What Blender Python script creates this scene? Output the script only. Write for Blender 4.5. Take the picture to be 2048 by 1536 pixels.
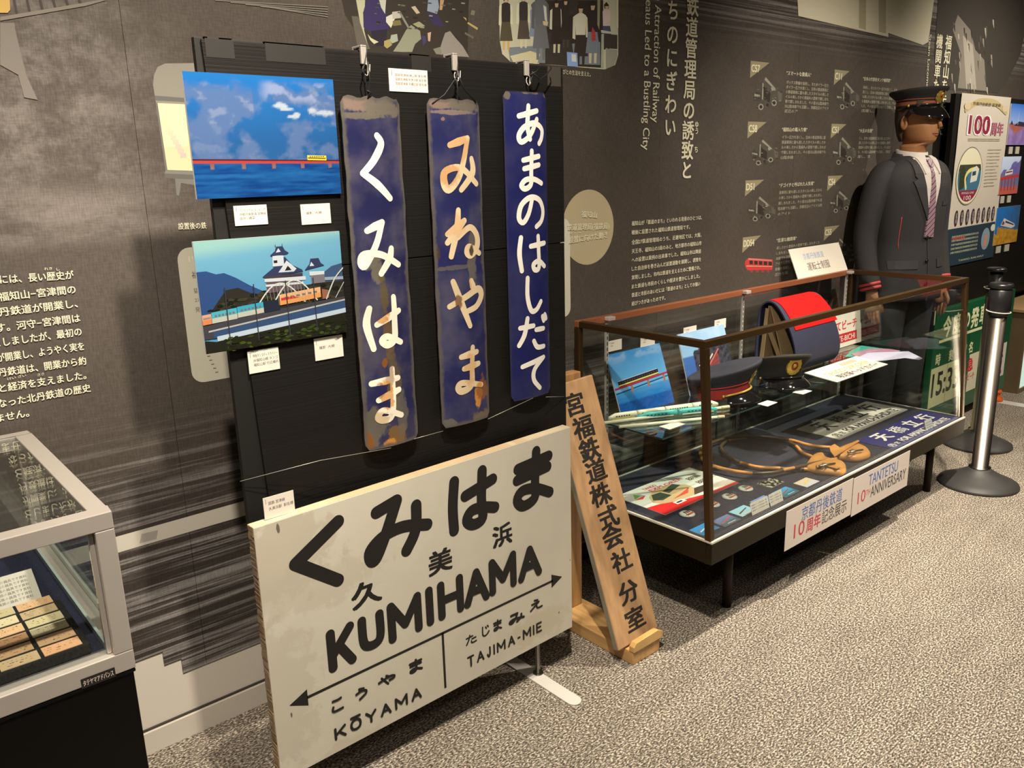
import bpy, bmesh, math, random
from mathutils import Vector, Matrix
S = bpy.context.scene
COL = S.collection
for _o in list(bpy.data.objects): bpy.data.objects.remove(_o)
random.seed(7)
# ---------------------------------------------------------------- camera
F = 1655.0; CH = 1.45; CX, CY = 1024.0, 768.0
def _ray(x, y): return Vector(((x-CX)/F, (CY-y)/F, -1.0))
UP = -_ray(1200, 7250).normalized()
XD = _ray(3020, 285); XD = (XD - UP*XD.dot(UP)).normalized()
YD = UP.cross(XD)
EYE = Vector((0, 0, CH))
def wdir(x, y):
    r = _ray(x, y); return Vector((XD.dot(r), YD.dot(r), UP.dot(r)))
cam = bpy.data.cameras.new('camera'); cam.sensor_width = 36; cam.lens = F/2048*36; cam.clip_start = .02
camo = bpy.data.objects.new('camera', cam); COL.objects.link(camo)
camo.matrix_world = Matrix.Translation(EYE) @ Matrix((XD, YD, UP)).to_4x4()
S.camera = camo
# ---------------------------------------------------------------- world, lights, exposure
w = bpy.data.worlds.new('world'); S.world = w; w.use_nodes = True
w.node_tree.nodes['Background'].inputs[0].default_value = (1, .80, .60, 1)
w.node_tree.nodes['Background'].inputs[1].default_value = .012
S.view_settings.view_transform = 'Standard'; S.view_settings.look = 'None'
S.view_settings.gamma = 1; S.view_settings.use_curve_mapping = False
S.view_settings.exposure = 0.32
S.cycles.transparent_max_bounces = 40; S.cycles.max_bounces = 8
def spot(loc, to, power, ang=95, blend=.9, r=.035, col=(1, .87, .70)):
    l = bpy.data.lights.new('spot_lamp', 'SPOT'); l.energy = power; l.spot_size = math.radians(ang)
    l.spot_blend = blend; l.shadow_soft_size = r; l.color = col
    o = bpy.data.objects.new('spot_lamp', l); COL.objects.link(o); o.location = loc
    o.rotation_euler = (Vector(to)-Vector(loc)).to_track_quat('-Z', 'Y').to_euler(); return o
def area(loc, to, power, sx, sy, col=(1, .88, .72)):
    l = bpy.data.lights.new('ceiling_panel', 'AREA'); l.energy = power; l.shape = 'RECTANGLE'; l.size = sx; l.size_y = sy; l.color = col
    o = bpy.data.objects.new('ceiling_panel', l); COL.objects.link(o); o.location = loc
    o.rotation_euler = (Vector(to)-Vector(loc)).to_track_quat('-Z', 'Y').to_euler(); return o
spot((.12, .55, 2.66), (-.2, 1.9, .5), 190)
spot((.75, .72, 2.66), (1.5, 1.7, .5), 215)
spot((3.1, .50, 2.66), (3.6, 1.8, .8), 150, 85)
spot((5.2, .5, 2.66), (5.4, 2., .9), 170)
spot((2.9, .95, 2.66), (3.0, .85, 0), 400, 82, .7)
area((1.5, -.6, 2.64), (1.5, 1.2, .6), 9, 5, .3)  # unseen soft fill added to lift the ambient light, not a fitting of the room
# ---------------------------------------------------------------- colour helpers
def l1(c):
    c = c/255.; return c/12.92 if c <= .04045 else ((c+.055)/1.055)**2.4
KA = [1.0]
def C(r, g, b, k=1.0):                    # colour as seen under the warm lamps, turned into a surface colour
    k *= KA[0]
    return (min(.92, l1(r)/.83*.80*k), min(.92, l1(g)/.73*.80*k), min(.92, l1(b)/.68*.80*k), 1)
def L(r, g, b): return (l1(r), l1(g), l1(b), 1)
MC = {}
def mat(name, col=None, rough=.55, metal=0., spec=.5, noise=None, bump=None, stretch=(1, 1, 1), coat=0.):
    if name in MC: return MC[name]
    m = bpy.data.materials.new(name); m.use_nodes = True; N = m.node_tree.nodes; K = m.node_tree.links
    b = N['Principled BSDF']; b.inputs['Roughness'].default_value = rough; b.inputs['Metallic'].default_value = metal
    b.inputs['Specular IOR Level'].default_value = spec; b.inputs['Coat Weight'].default_value = coat
    src = None
    if col is None:
        a = N.new('ShaderNodeAttribute'); a.attribute_name = 'Col'; src = a.outputs['Color']
    else: b.inputs['Base Color'].default_value = col
    if noise or bump:
        tc = N.new('ShaderNodeTexCoord'); mp = N.new('ShaderNodeMapping'); K.new(tc.outputs['Object'], mp.inputs[0]); mp.inputs['Scale'].default_value = stretch
    if noise:
        nz = N.new('ShaderNodeTexNoise'); nz.inputs['Scale'].default_value = noise[0]; nz.inputs['Detail'].default_value = 5; K.new(mp.outputs[0], nz.inputs[0])
        mr = N.new('ShaderNodeMapRange'); K.new(nz.outputs[0], mr.inputs[0]); mr.inputs[1].default_value = .3; mr.inputs[2].default_value = .7
        mr.inputs[3].default_value = 1-noise[1]; mr.inputs[4].default_value = 1+noise[1]*.4
        mx = N.new('ShaderNodeMix'); mx.data_type = 'RGBA'; mx.blend_type = 'MULTIPLY'; mx.inputs[0].default_value = 1
        if src: K.new(src, mx.inputs[6])
        else: mx.inputs[6].default_value = col
        K.new(mr.outputs[0], mx.inputs[7]); src = mx.outputs[2]
    if src: K.new(src, b.inputs['Base Color'])
    if bump:
        n2 = N.new('ShaderNodeTexNoise'); n2.inputs['Scale'].default_value = bump[0]; n2.inputs['Detail'].default_value = 4; K.new(mp.outputs[0], n2.inputs[0])
        bp = N.new('ShaderNodeBump'); bp.inputs['Strength'].default_value = bump[1]; bp.inputs['Distance'].default_value = bump[2] if len(bump) > 2 else .002
        K.new(n2.outputs[0], bp.inputs['Height']); K.new(bp.outputs[0], b.inputs['Normal'])
    MC[name] = m; return m
from mathutils import noise as NZ
def fbm(x, y, s=1., o=4, z=0.):
    return .5+.5*sum(NZ.noise(Vector((x*s*2**k, y*s*2**k, z+k*7)))*.55**k for k in range(o))
def lerp(a, b, t): t = max(0., min(1., t)); return tuple(a[i]+(b[i]-a[i])*t for i in range(3))+(1,)
def sstep(a, b, x): t = max(0., min(1., (x-a)/(b-a))); return t*t*(3-2*t)
def glassmat(name, tint, base=.045, rough=.0):
    if name in MC: return MC[name]
    m = bpy.data.materials.new(name); m.use_nodes = True; N = m.node_tree.nodes; K = m.node_tree.links; N.clear()
    o = N.new('ShaderNodeOutputMaterial'); t = N.new('ShaderNodeBsdfTransparent'); t.inputs[0].default_value = tint
    g = N.new('ShaderNodeBsdfGlossy'); g.inputs['Roughness'].default_value = rough; g.inputs[0].default_value = (1, 1, 1, 1)
    lw = N.new('ShaderNodeLayerWeight'); lw.inputs[0].default_value = .5
    p = N.new('ShaderNodeMath'); p.operation = 'POWER'; K.new(lw.outputs['Facing'], p.inputs[0]); p.inputs[1].default_value = 5
    ma = N.new('ShaderNodeMath'); ma.operation = 'MULTIPLY_ADD'; K.new(p.outputs[0], ma.inputs[0]); ma.inputs[1].default_value = 1-base; ma.inputs[2].default_value = base
    x = N.new('ShaderNodeMixShader'); K.new(ma.outputs[0], x.inputs[0]); K.new(t.outputs[0], x.inputs[1]); K.new(g.outputs[0], x.inputs[2]); K.new(x.outputs[0], o.inputs[0])
    MC[name] = m; return m
# ---------------------------------------------------------------- planes: pixel -> place on a real plane
class Plane:
    def __init__(s, O, u, v):
        s.O = Vector(O); s.u = Vector(u).normalized(); s.v = Vector(v).normalized(); s.n = s.u.cross(s.v).normalized()
        if s.n.dot(EYE-s.O) < 0: s.n = -s.n
    def px(s, x, y):
        d = wdir(x, y); t = (s.O-EYE).dot(s.n)/d.dot(s.n); q = EYE+d*t-s.O
        return (q.dot(s.u), q.dot(s.v))
    def w(s, a, b, h=0): return s.O+s.u*a+s.v*b+s.n*h
    def at(s, x, y, h=0): a, b = s.px(x, y); return s.w(a, b, h)
def vert(y): return Plane((0, y, 0), (1, 0, 0), (0, 0, 1))
def horiz(z): return Plane((0, 0, z), (1, 0, 0), (0, 1, 0))
# ---------------------------------------------------------------- mesh builder
TC = {}
def glyphs(s, bold=0., res=3):
    k = (s, bold, res)
    if k not in TC:
        c = bpy.data.curves.new('t', 'FONT'); c.body = s; c.size = 1; c.resolution_u = res; c.offset = bold
        o = bpy.data.objects.new('t', c); m = bpy.data.meshes.new_from_object(o)
        V = [(v.co.x, v.co.y) for v in m.vertices]; P = [tuple(p.vertices) for p in m.polygons]
        bpy.data.objects.remove(o); bpy.data.curves.remove(c); bpy.data.meshes.remove(m)
        if not V: V = [(0, 0), (1, 0), (1, 1)]; P = []
        xs = [v[0] for v in V]; ys = [v[1] for v in V]
        TC[k] = (V, P, min(xs), max(xs), min(ys), max(ys))
    return TC[k]
def shifts(b):
    if b <= 0: return [(0, 0)]
    if b < .015: return [(-b*.6, 0), (b*.6, 0)]
    return [(0, 0), (-b, -b*.7), (b, -b*.7), (-b, b*.7), (b, b*.7)]
def catmull(pts, n=6):
    if len(pts) < 3: return list(pts)
    out = []; P = [pts[0]]+list(pts)+[pts[-1]]
    for i in range(1, len(P)-2):
        a, b, c, d = P[i-1:i+3]
        for j in range(n):
            t = j/n
            out.append(tuple(.5*((2*b[k])+(-a[k]+c[k])*t+(2*a[k]-5*b[k]+4*c[k]-d[k])*t*t+(-a[k]+3*b[k]-3*c[k]+d[k])*t**3) for k in range(len(b))))
    out.append(tuple(pts[-1])); return out
OFF = {}
class G:
    def __init__(s): s.V = []; s.Fc = []; s.Cl = []; s.Mi = []; s.Sm = []; s.lay = 0; s.h0 = .00005; s.dl = .00001
    def face(s, pts, col=(1, 1, 1, 1), mi=0, sm=False):
        i = len(s.V); s.V += [Vector(p) for p in pts]; s.Fc.append(tuple(range(i, i+len(pts)))); s.Cl.append(col); s.Mi.append(mi); s.Sm.append(sm)
    def mesh(s, V, Fs, col=(1, 1, 1, 1), mi=0, sm=False):
        i = len(s.V); s.V += [Vector(p) for p in V]
        for f in Fs: s.Fc.append(tuple(i+j for j in f)); s.Cl.append(col); s.Mi.append(mi); s.Sm.append(sm)
    def box(s, x0, x1, y0, y1, z0, z1, col=(1, 1, 1, 1), mi=0):
        s.hexa([(x0, y0, z0), (x1, y0, z0), (x1, y1, z0), (x0, y1, z0), (x0, y0, z1), (x1, y0, z1), (x1, y1, z1), (x0, y1, z1)], col, mi)
    def hexa(s, V, col=(1, 1, 1, 1), mi=0):
        s.mesh(V, [(0, 3, 2, 1), (4, 5, 6, 7), (0, 1, 5, 4), (1, 2, 6, 5), (2, 3, 7, 6), (3, 0, 4, 7)], col, mi)
    def slab(s, pl, poly, h0, h1, col=(1, 1, 1, 1), mi=0, top=None):
        n = len(poly); lo = [pl.w(a, b, h0) for a, b in poly]; hi = [pl.w(a, b, h1) for a, b in poly]
        s.mesh(lo+hi, [tuple(reversed(range(n)))]+[(i, (i+1) % n, n+(i+1) % n, n+i) for i in range(n)], col, mi)
        s.face(hi, top or col, mi)
    def bar(s, a, b, wx, wy, up=(0, 0, 1), col=(1, 1, 1, 1), mi=0):
        a = Vector(a); b = Vector(b); d = (b-a).normalized(); x = d.cross(Vector(up))
        if x.length < 1e-4: x = d.cross(Vector((0, 1, 0)))
        x.normalize(); y = x.cross(d).normalized(); x *= wx/2; y *= wy/2
        s.hexa([a-x-y, a+x-y, a+x+y, a-x+y, b-x-y, b+x-y, b+x+y, b-x+y], col, mi)
    def rings(s, R, col=(1, 1, 1, 1), mi=0, caps=True, sm=True, colf=None):
        n = len(R[0]); V = [p for r in R for p in r]; Fs = []
        i0 = len(s.V); s.V += [Vector(p) for p in V]
        for k in range(len(R)-1):
            for j in range(n):
                s.Fc.append((i0+k*n+j, i0+k*n+(j+1) % n, i0+(k+1)*n+(j+1) % n, i0+(k+1)*n+j)); s.Cl.append(colf(k, j) if colf else col); s.Mi.append(mi); s.Sm.append(sm)
        if caps:
            s.Fc.append(tuple(i0+j for j in reversed(range(n)))); s.Cl.append(col); s.Mi.append(mi); s.Sm.append(False)
            s.Fc.append(tuple(i0+(len(R)-1)*n+j for j in range(n))); s.Cl.append(col); s.Mi.append(mi); s.Sm.append(False)
    def tube(s, P, r, n=10, col=(1, 1, 1, 1), mi=0, closed=False, flat=1.0, colf=None):
        P = [Vector(p) for p in P]; R = []; up = Vector((.123, .2, 1)).normalized(); px = None
        for i, p in enumerate(P):
            d = (P[min(i+1, len(P)-1)]-P[max(i-1, 0)])
            if closed: d = P[(i+1) % len(P)]-P[i-1]
            d.normalize()
            x = d.cross(up) if px is None else (px-d*px.dot(d))
            if x.length < 1e-5: x = d.cross(Vector((1, 0, 0)))
            x.normalize(); px = x; y = x.cross(d); rr = r[i] if isinstance(r, (list, tuple)) else r
            R.append([p+x*math.cos(2*math.pi*j/n)*rr+y*math.sin(2*math.pi*j/n)*rr*flat for j in range(n)])
        if closed: R.append(R[0])
        s.rings(R, col, mi, caps=not closed, colf=colf)
    def lathe(s, c, prof, n=32, col=(1, 1, 1, 1), mi=0, caps=True, sx=1, sy=1):
        s.rings([[(c[0]+r*sx*math.cos(2*math.pi*j/n), c[1]+r*sy*math.sin(2*math.pi*j/n), c[2]+z) for j in range(n)] for r, z in prof], col, mi, caps)
    # ---- flat print on a plane (each call lies a hair above the one before)
    def nx(s, h):
        if h is not None: return h
        s.lay += 1; return s.h0+s.lay*s.dl
    def poly(s, pl, pts, col, h=None, mi=0, cols=None):
        hh = s.nx(h); s.face([pl.w(a, b, hh) for a, b in pts], cols or col, mi)
    def ppx(s, pl, pts, col, h=None, mi=0, cols=None): s.poly(pl, [pl.px(*p) for p in pts], col, h, mi, cols)
    def grid(s, pl, U, u0, v0, u1, v1, nx, ny, fn, h=None):
        hh = s.nx(h); K = [[fn(u0+(u1-u0)*i/nx, v0+(v1-v0)*j/ny) for i in range(nx+1)] for j in range(ny+1)]; i0 = len(s.V)
        for j in range(ny+1):
            for i in range(nx+1): a, b = U(u0+(u1-u0)*i/nx, v0+(v1-v0)*j/ny); s.V.append(pl.w(a, b, hh))
        for j in range(ny):
            for i in range(nx): q = i0+j*(nx+1)+i; s.Fc.append((q, q+1, q+nx+2, q+nx+1)); s.Cl.append([K[j][i], K[j][i+1], K[j+1][i+1], K[j+1][i]]); s.Mi.append(0); s.Sm.append(False)
    def rect(s, pl, a0, b0, a1, b1, col, h=None, mi=0): s.poly(pl, [(a0, b0), (a1, b0), (a1, b1), (a0, b1)], col, h, mi)
    def ell(s, pl, a, b, ra, rb, col, h=None, n=32, mi=0): s.poly(pl, [(a+ra*math.cos(2*math.pi*i/n), b+rb*math.sin(2*math.pi*i/n)) for i in range(n)], col, h, mi)
    def text(s, pl, t, A, B, H, col, bold=.012, h=None, mi=0, raw=False, res=3, fn=None):
        if not raw: A = pl.px(*A); B = pl.px(*B)
        V, P, x0, x1, y0, y1 = glyphs(t, 0, res); ax = Vector((B[0]-A[0], B[1]-A[1])); Wd = ax.length; ax.normalize(); ay = Vector((-ax.y, ax.x))
        sx = Wd/(x1-x0); hh = s.nx(h)
        if H is None: H = sx
        f = fn or (lambda a, b, e=0: pl.w(a, b, hh+e))
        for q, (dx, dy) in enumerate(shifts(bold)): s.mesh([f(A[0]+ax.x*((v[0]-x0)*sx+dx*H)+ay.x*(v[1]+dy)*H, A[1]+ax.y*((v[0]-x0)*sx+dx*H)+ay.y*(v[1]+dy)*H, q*1.2e-5) for v in V], P, col, mi)
    def tbox(s, pl, t, BL, TR, col, bold=.012, h=None, mi=0, raw=False, fn=None, res=3):     # fills the box between two corners
        if not raw: BL = pl.px(*BL); TR = pl.px(*TR)
        V, P, x0, x1, y0, y1 = glyphs(t, 0, res); hh = s.nx(h); sx = (TR[0]-BL[0])/(x1-x0); sy = (TR[1]-BL[1])/(y1-y0)
        f = fn or (lambda a, b, e=0: pl.w(a, b, hh+e))
        for q, (dx, dy) in enumerate(shifts(bold)): s.mesh([f(BL[0]+(v[0]-x0+dx)*sx, BL[1]+(v[1]-y0+dy)*sy, q*1.2e-5) for v in V], P, col, mi)
    def vtext(s, pl, t, A, B, wd, col, bold=.012, h=None, mi=0, hf=1.0, fn=None, raw=False):        # upright column, first and last character centres
        if not raw: A = pl.px(*A); B = pl.px(*B)
        n = len(t); hh = s.nx(h); f = fn or (lambda a, b, e=0: pl.w(a, b, hh+e))
        for i, ch in enumerate(t):
            k = i/max(1, n-1); a = A[0]+(B[0]-A[0])*k; b = A[1]+(B[1]-A[1])*k
            V, P, x0, x1, y0, y1 = glyphs(ch, 0)
            for q, (dx, dy) in enumerate(shifts(bold)): s.mesh([f(a+(v[0]-.5+dx)*wd, b+(v[1]-.38+dy)*wd*hf, q*1.2e-5) for v in V], P, col, mi)
    def stroke(s, pl, pts, wd, col, h=None, mi=0, fn=None, taper=None, smooth=True):
        hh = s.nx(h) if h is None else h; f = fn or (lambda a, b, e=0: pl.w(a, b, hh+e))
        P = catmull(pts, 6) if smooth and len(pts) > 2 else [tuple(p) for p in pts]
        P = [p for i, p in enumerate(P) if i == 0 or math.hypot(p[0]-P[i-1][0], p[1]-P[i-1][1]) > 1e-7]; n = len(P)
        if n == 2: P = [P[0], ((P[0][0]+P[1][0])/2, (P[0][1]+P[1][1])/2), P[1]]; n = 3
        s.sk = getattr(s, 'sk', 0)+1; e0 = (s.sk % 40)*3e-5; V = []
        def rad(k): return wd/2 if not taper else wd/2*(taper[0]+(taper[1]-taper[0])*min(1, k*2) if k < .5 else taper[1]+(taper[2]-taper[1])*(k*2-1))
        for i, p in enumerate(P):
            a = P[max(i-1, 0)]; b = P[min(i+1, n-1)]; dx, dy = b[0]-a[0], b[1]-a[1]; l = math.hypot(dx, dy) or 1; r = rad(i/(n-1)); e = e0+i*6e-7
            V += [f(p[0]-dy/l*r, p[1]+dx/l*r, e), f(p[0]+dy/l*r, p[1]-dx/l*r, e)]
            if i in (0, n-1):
                th = math.atan2(dy, dx)+(math.pi/2 if i == 0 else -math.pi/2); m = 9
                s.mesh([f(p[0]+r*math.cos(th+math.pi*q/m), p[1]+r*math.sin(th+math.pi*q/m), e) for q in range(m+1)], [tuple(range(m+1))], col, mi)
        s.mesh(V, [(2*i+1, 2*i+3, 2*i+2, 2*i) for i in range(n-1)], col, mi)
    def kana(s, pl, ch, BL, TR, wd, col, h=None, mi=0, raw=False, fn=None, taper=None):
        if not raw: BL = pl.px(*BL); TR = pl.px(*TR)
        hh = s.nx(h) if h is None else h
        for st in KANA[ch]:
            for seg in st.split('|'):
                q = [tuple(float(c) for c in p.split(',')) for p in seg.split()]
                s.stroke(pl, [(BL[0]+(TR[0]-BL[0])*x, BL[1]+(TR[1]-BL[1])*y) for x, y in q], wd, col, hh, mi, fn, taper)
    def tr(s, pl, segs, wd, col, zf, h=None, mi=0, fn=None, taper=None):     # strokes traced in a zoomed view of the photograph
        hh = s.nx(h)
        for seg in segs.split('|'):
            q = [tuple(float(c) for c in p.split(',')) for p in seg.split()]
            s.stroke(pl, [pl.px(zf[0]+x/zf[2], zf[1]+y/zf[2]) for x, y in q], wd, col, hh, mi, fn, taper)
    def build(s, name, mats, parent=None, bevel=0., smooth=None, org=None, kind=None, sub=0, label=None):
        if not isinstance(mats, (list, tuple)): mats = [mats]
        if parent is not None: off = OFF[parent.name]
        elif org is not None: off = Vector(org)
        else:
            xs = [v.x for v in s.V]; ys = [v.y for v in s.V]; zs = [v.z for v in s.V]
            off = Vector(((min(xs)+max(xs))/2, (min(ys)+max(ys))/2, min(zs)))
        me = bpy.data.meshes.new(name); me.from_pydata([v-off for v in s.V], [], s.Fc)
        for m in mats: me.materials.append(m)
        ca = me.color_attributes.new('Col', 'FLOAT_COLOR', 'CORNER'); buf = []
        for p, c in zip(me.polygons, s.Cl):
            if isinstance(c, list):
                for q in c: buf += list(q)
            else: buf += list(c)*len(p.vertices)
        ca.data.foreach_set('color', buf)
        me.polygons.foreach_set('material_index', s.Mi)
        me.polygons.foreach_set('use_smooth', s.Sm if smooth is None else [smooth]*len(s.Sm))
        me.update()
        o = bpy.data.objects.new(name, me); COL.objects.link(o)
        if parent is not None: o.parent = parent
        else: o.location = off
        OFF[o.name] = off
        if bevel:
            b = o.modifiers.new('bevel', 'BEVEL'); b.width = bevel; b.segments = 2; b.limit_method = 'ANGLE'; b.angle_limit = math.radians(40)
            wn = o.modifiers.new('weld', 'WELD'); wn.merge_threshold = .00001; o.modifiers.move(1, 0)
        if sub:
            wn = o.modifiers.new('weld', 'WELD'); wn.merge_threshold = .00001
            b = o.modifiers.new('sub', 'SUBSURF'); b.levels = b.render_levels = sub
        if kind: o['kind'] = kind
        if label: o['label'] = label
        return o
def tag(o, label, cat, group=None):
    o['label'] = label; o['category'] = cat
    if group: o['group'] = group
    return o
def thing(name, label, cat, loc, group=None):
    o = bpy.data.objects.new(name, None); COL.objects.link(o); o.location = loc; o.empty_display_size = .05
    OFF[o.name] = Vector(loc); return tag(o, label, cat, group)
KANA = {
 'く': ['.68,.95 .22,.5|.22,.5 .72,.05'],
 'み': ['.15,.87 .55,.87|.55,.87 .45,.5 .3,.16 .15,.08 .05,.2 .14,.36 .4,.4 .95,.2', '.80,.62 .76,.3 .52,.03'],
 'は': ['.14,.93 .08,.6 .08,.3 .13,.05', '.36,.70 .95,.72', '.68,.95 .68,.5 .69,.2 .58,.07 .42,.07 .37,.17 .47,.26 .68,.24 .95,.06'],
 'ま': ['.15,.80 .85,.80', '.18,.57 .82,.57', '.52,.97 .53,.5 .53,.2 .40,.06 .22,.06 .16,.17 .28,.28 .5,.26 .86,.05'],
 'や': ['.05,.55 .4,.70 .72,.76 .90,.60 .82,.42 .62,.38', '.46,.97 .58,.82', '.22,.88 .38,.45 .55,.02'],
 'た': ['.08,.74 .62,.78', '.38,.96 .28,.5 .08,.05', '.55,.48 .88,.50', '.50,.28 .52,.10 .70,.05 .92,.09'],
 'じ': ['.25,.95 .23,.4 .30,.12 .50,.05 .72,.15 .88,.35', '.55,.85 .62,.72', '.74,.92 .82,.79'],
 'え': ['.38,.97 .62,.90', '.18,.64 .72,.68|.72,.68 .08,.05', '.36,.36 .52,.36 .58,.12 .72,.05 .95,.08'],
 'こ': ['.18,.85 .55,.83 .78,.88', '.18,.42 .12,.2 .3,.08 .87,.1'],
 'う': ['.35,.97 .66,.88', '.12,.6 .5,.72 .82,.60 .78,.32 .35,.02'],
}
LAT = {'K': ['0,0 0,1', '1,1 .08,.38', '.38,.58 1,0'], 'U': ['0,1 0,.35 .14,.08 .5,0 .86,.08 1,.35 1,1'], 'M': ['0,0 0,1', '0,1 .5,.3', '.5,.3 1,1', '1,1 1,0'], 'I': ['.5,0 .5,1'],
 'H': ['0,0 0,1', '1,0 1,1', '0,.5 1,.5'], 'A': ['0,0 .5,1', '.5,1 1,0', '.2,.36 .8,.36'], 'T': ['.5,0 .5,1', '0,1 1,1'], 'J': ['.8,1 .8,.3 .55,0 .25,.02 0,.25'], '-': ['0,.45 1,.45'],
 'E': ['0,0 0,1', '0,1 1,1', '0,.52 .85,.52', '0,0 1,0'], 'Y': ['.5,0 .5,.5', '.5,.5 0,1', '.5,.5 1,1'], 'Ō': ['.5,0 .15,.12 0,.5 .15,.88 .5,1 .85,.88 1,.5 .85,.12 .5,0', '.05,1.28 .95,1.28']}
def latin(g, pl, ch, BL, TR, wd, col, h, raw=False):
    if not raw: BL = pl.px(*BL); TR = pl.px(*TR)
    r = wd/2
    for st in LAT[ch]:
        q = [tuple(float(c) for c in p.split(',')) for p in st.split()]
        g.stroke(pl, [(BL[0]+r+(TR[0]-BL[0]-wd)*x, BL[1]+r+(TR[1]-BL[1]-wd)*y) for x, y in q], wd, col, h, 0)
def word(g, pl, s, BL, TR, wd, col, h, W):
    BL = pl.px(*BL); TR = pl.px(*TR); tot = sum(W.get(c, 1) for c in s)+.32*(len(s)-1); u = (TR[0]-BL[0])/tot; x = BL[0]
    for c in s:
        k = W.get(c, 1)*u; latin(g, pl, c, (x, BL[1]), (x+k, TR[1]), wd, col, h, True); x += k+.32*u
PRINT = mat('print_matte', None, .6, spec=.3); PGLOSS = mat('print_gloss', None, .18, spec=.5); PAINT = mat('paint_satin', None, .4)
# ================================================================ room
WY = 2.056
WP = vert(WY)
def carpet():
    m = bpy.data.materials.new('carpet'); m.use_nodes = True; N = m.node_tree.nodes; K = m.node_tree.links; b = N['Principled BSDF']; b.inputs['Roughness'].default_value = .95; b.inputs['Specular IOR Level'].default_value = .15
    tc = N.new('ShaderNodeTexCoord'); mp = N.new('ShaderNodeMapping'); mp.inputs['Rotation'].default_value = (0, 0, .0); mp.inputs['Scale'].default_value = (1, 1.9, 1); K.new(tc.outputs['Object'], mp.inputs[0])
    n1 = N.new('ShaderNodeTexNoise'); n1.inputs['Scale'].default_value = 120; n1.inputs['Detail'].default_value = 3; n1.inputs['Roughness'].default_value = .65; K.new(mp.outputs[0], n1.inputs[0])
    n2 = N.new('ShaderNodeTexNoise'); n2.inputs['Scale'].default_value = 3; n2.inputs['Detail'].default_value = 3
    mp2 = N.new('ShaderNodeMapping'); mp2.inputs['Scale'].default_value = (1.2, 5, 1); K.new(tc.outputs['Object'], mp2.inputs[0]); K.new(mp2.outputs[0], n2.inputs[0])
    r = N.new('ShaderNodeValToRGB'); e = r.color_ramp.elements; e[0].position = .38; e[0].color = (.050, .042, .034, 1); e[1].position = .64; e[1].color = (.66, .59, .49, 1)
    e2 = r.color_ramp.elements.new(.50); e2.color = (.180, .156, .130, 1); K.new(n1.outputs[0], r.inputs[0])
    mr = N.new('ShaderNodeMapRange'); K.new(n2.outputs[0], mr.inputs[0]); mr.inputs[1].default_value = .3; mr.inputs[2].default_value = .7; mr.inputs[3].default_value = .86; mr.inputs[4].default_value = 1.10
    mx = N.new('ShaderNodeMix'); mx.data_type = 'RGBA'; mx.blend_type = 'MULTIPLY'; mx.inputs[0].default_value = 1; K.new(r.outputs[0], mx.inputs[6]); K.new(mr.outputs[0], mx.inputs[7]); K.new(mx.outputs[2], b.inputs['Base Color'])
    bp = N.new('ShaderNodeBump'); bp.inputs['Strength'].default_value = .5; bp.inputs['Distance'].default_value = .004; K.new(n1.outputs[0], bp.inputs['Height']); K.new(bp.outputs[0], b.inputs['Normal'])
    return m
X0, X1, Y0 = -3.0, 9.0, -3.5
g = G(); g.box(X0, X1, Y0, WY+.1, -.1, 0); g.build('floor', carpet(), org=(0, 0, 0), kind='structure')
plaster = mat('white_plaster', (.66, .62, .56, 1), .7, noise=(2, .06)); dim = mat('back_plaster', (.30, .27, .24, 1), .8); ceilm = mat('ceiling_paint', (.14, .12, .10, 1), .9)
g = G(); g.box(X0, X1, Y0, WY+.1, 2.75, 2.85); g.build('ceiling', ceilm, org=(0, 0, 2.75), kind='structure')
g = G(); g.box(X0, X1, WY+.004, WY+.1, 0, 2.75); wall = g.build('wall_back', plaster, org=(0, WY+.004, 0), kind='structure')
g = G(); g.box(X0, X1, Y0-.1, Y0, 0, 2.75); g.build('wall_front', dim, org=(0, Y0, 0), kind='structure')
g = G(); g.box(X0-.1, X0, Y0, WY, 0, 2.75); g.build('wall_left', dim, org=(X0, 0, 0), kind='structure')
g = G(); g.box(X1, X1+.1, Y0, WY, 0, 2.75); g.build('wall_right', dim, org=(X1, 0, 0), kind='structure')
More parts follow.
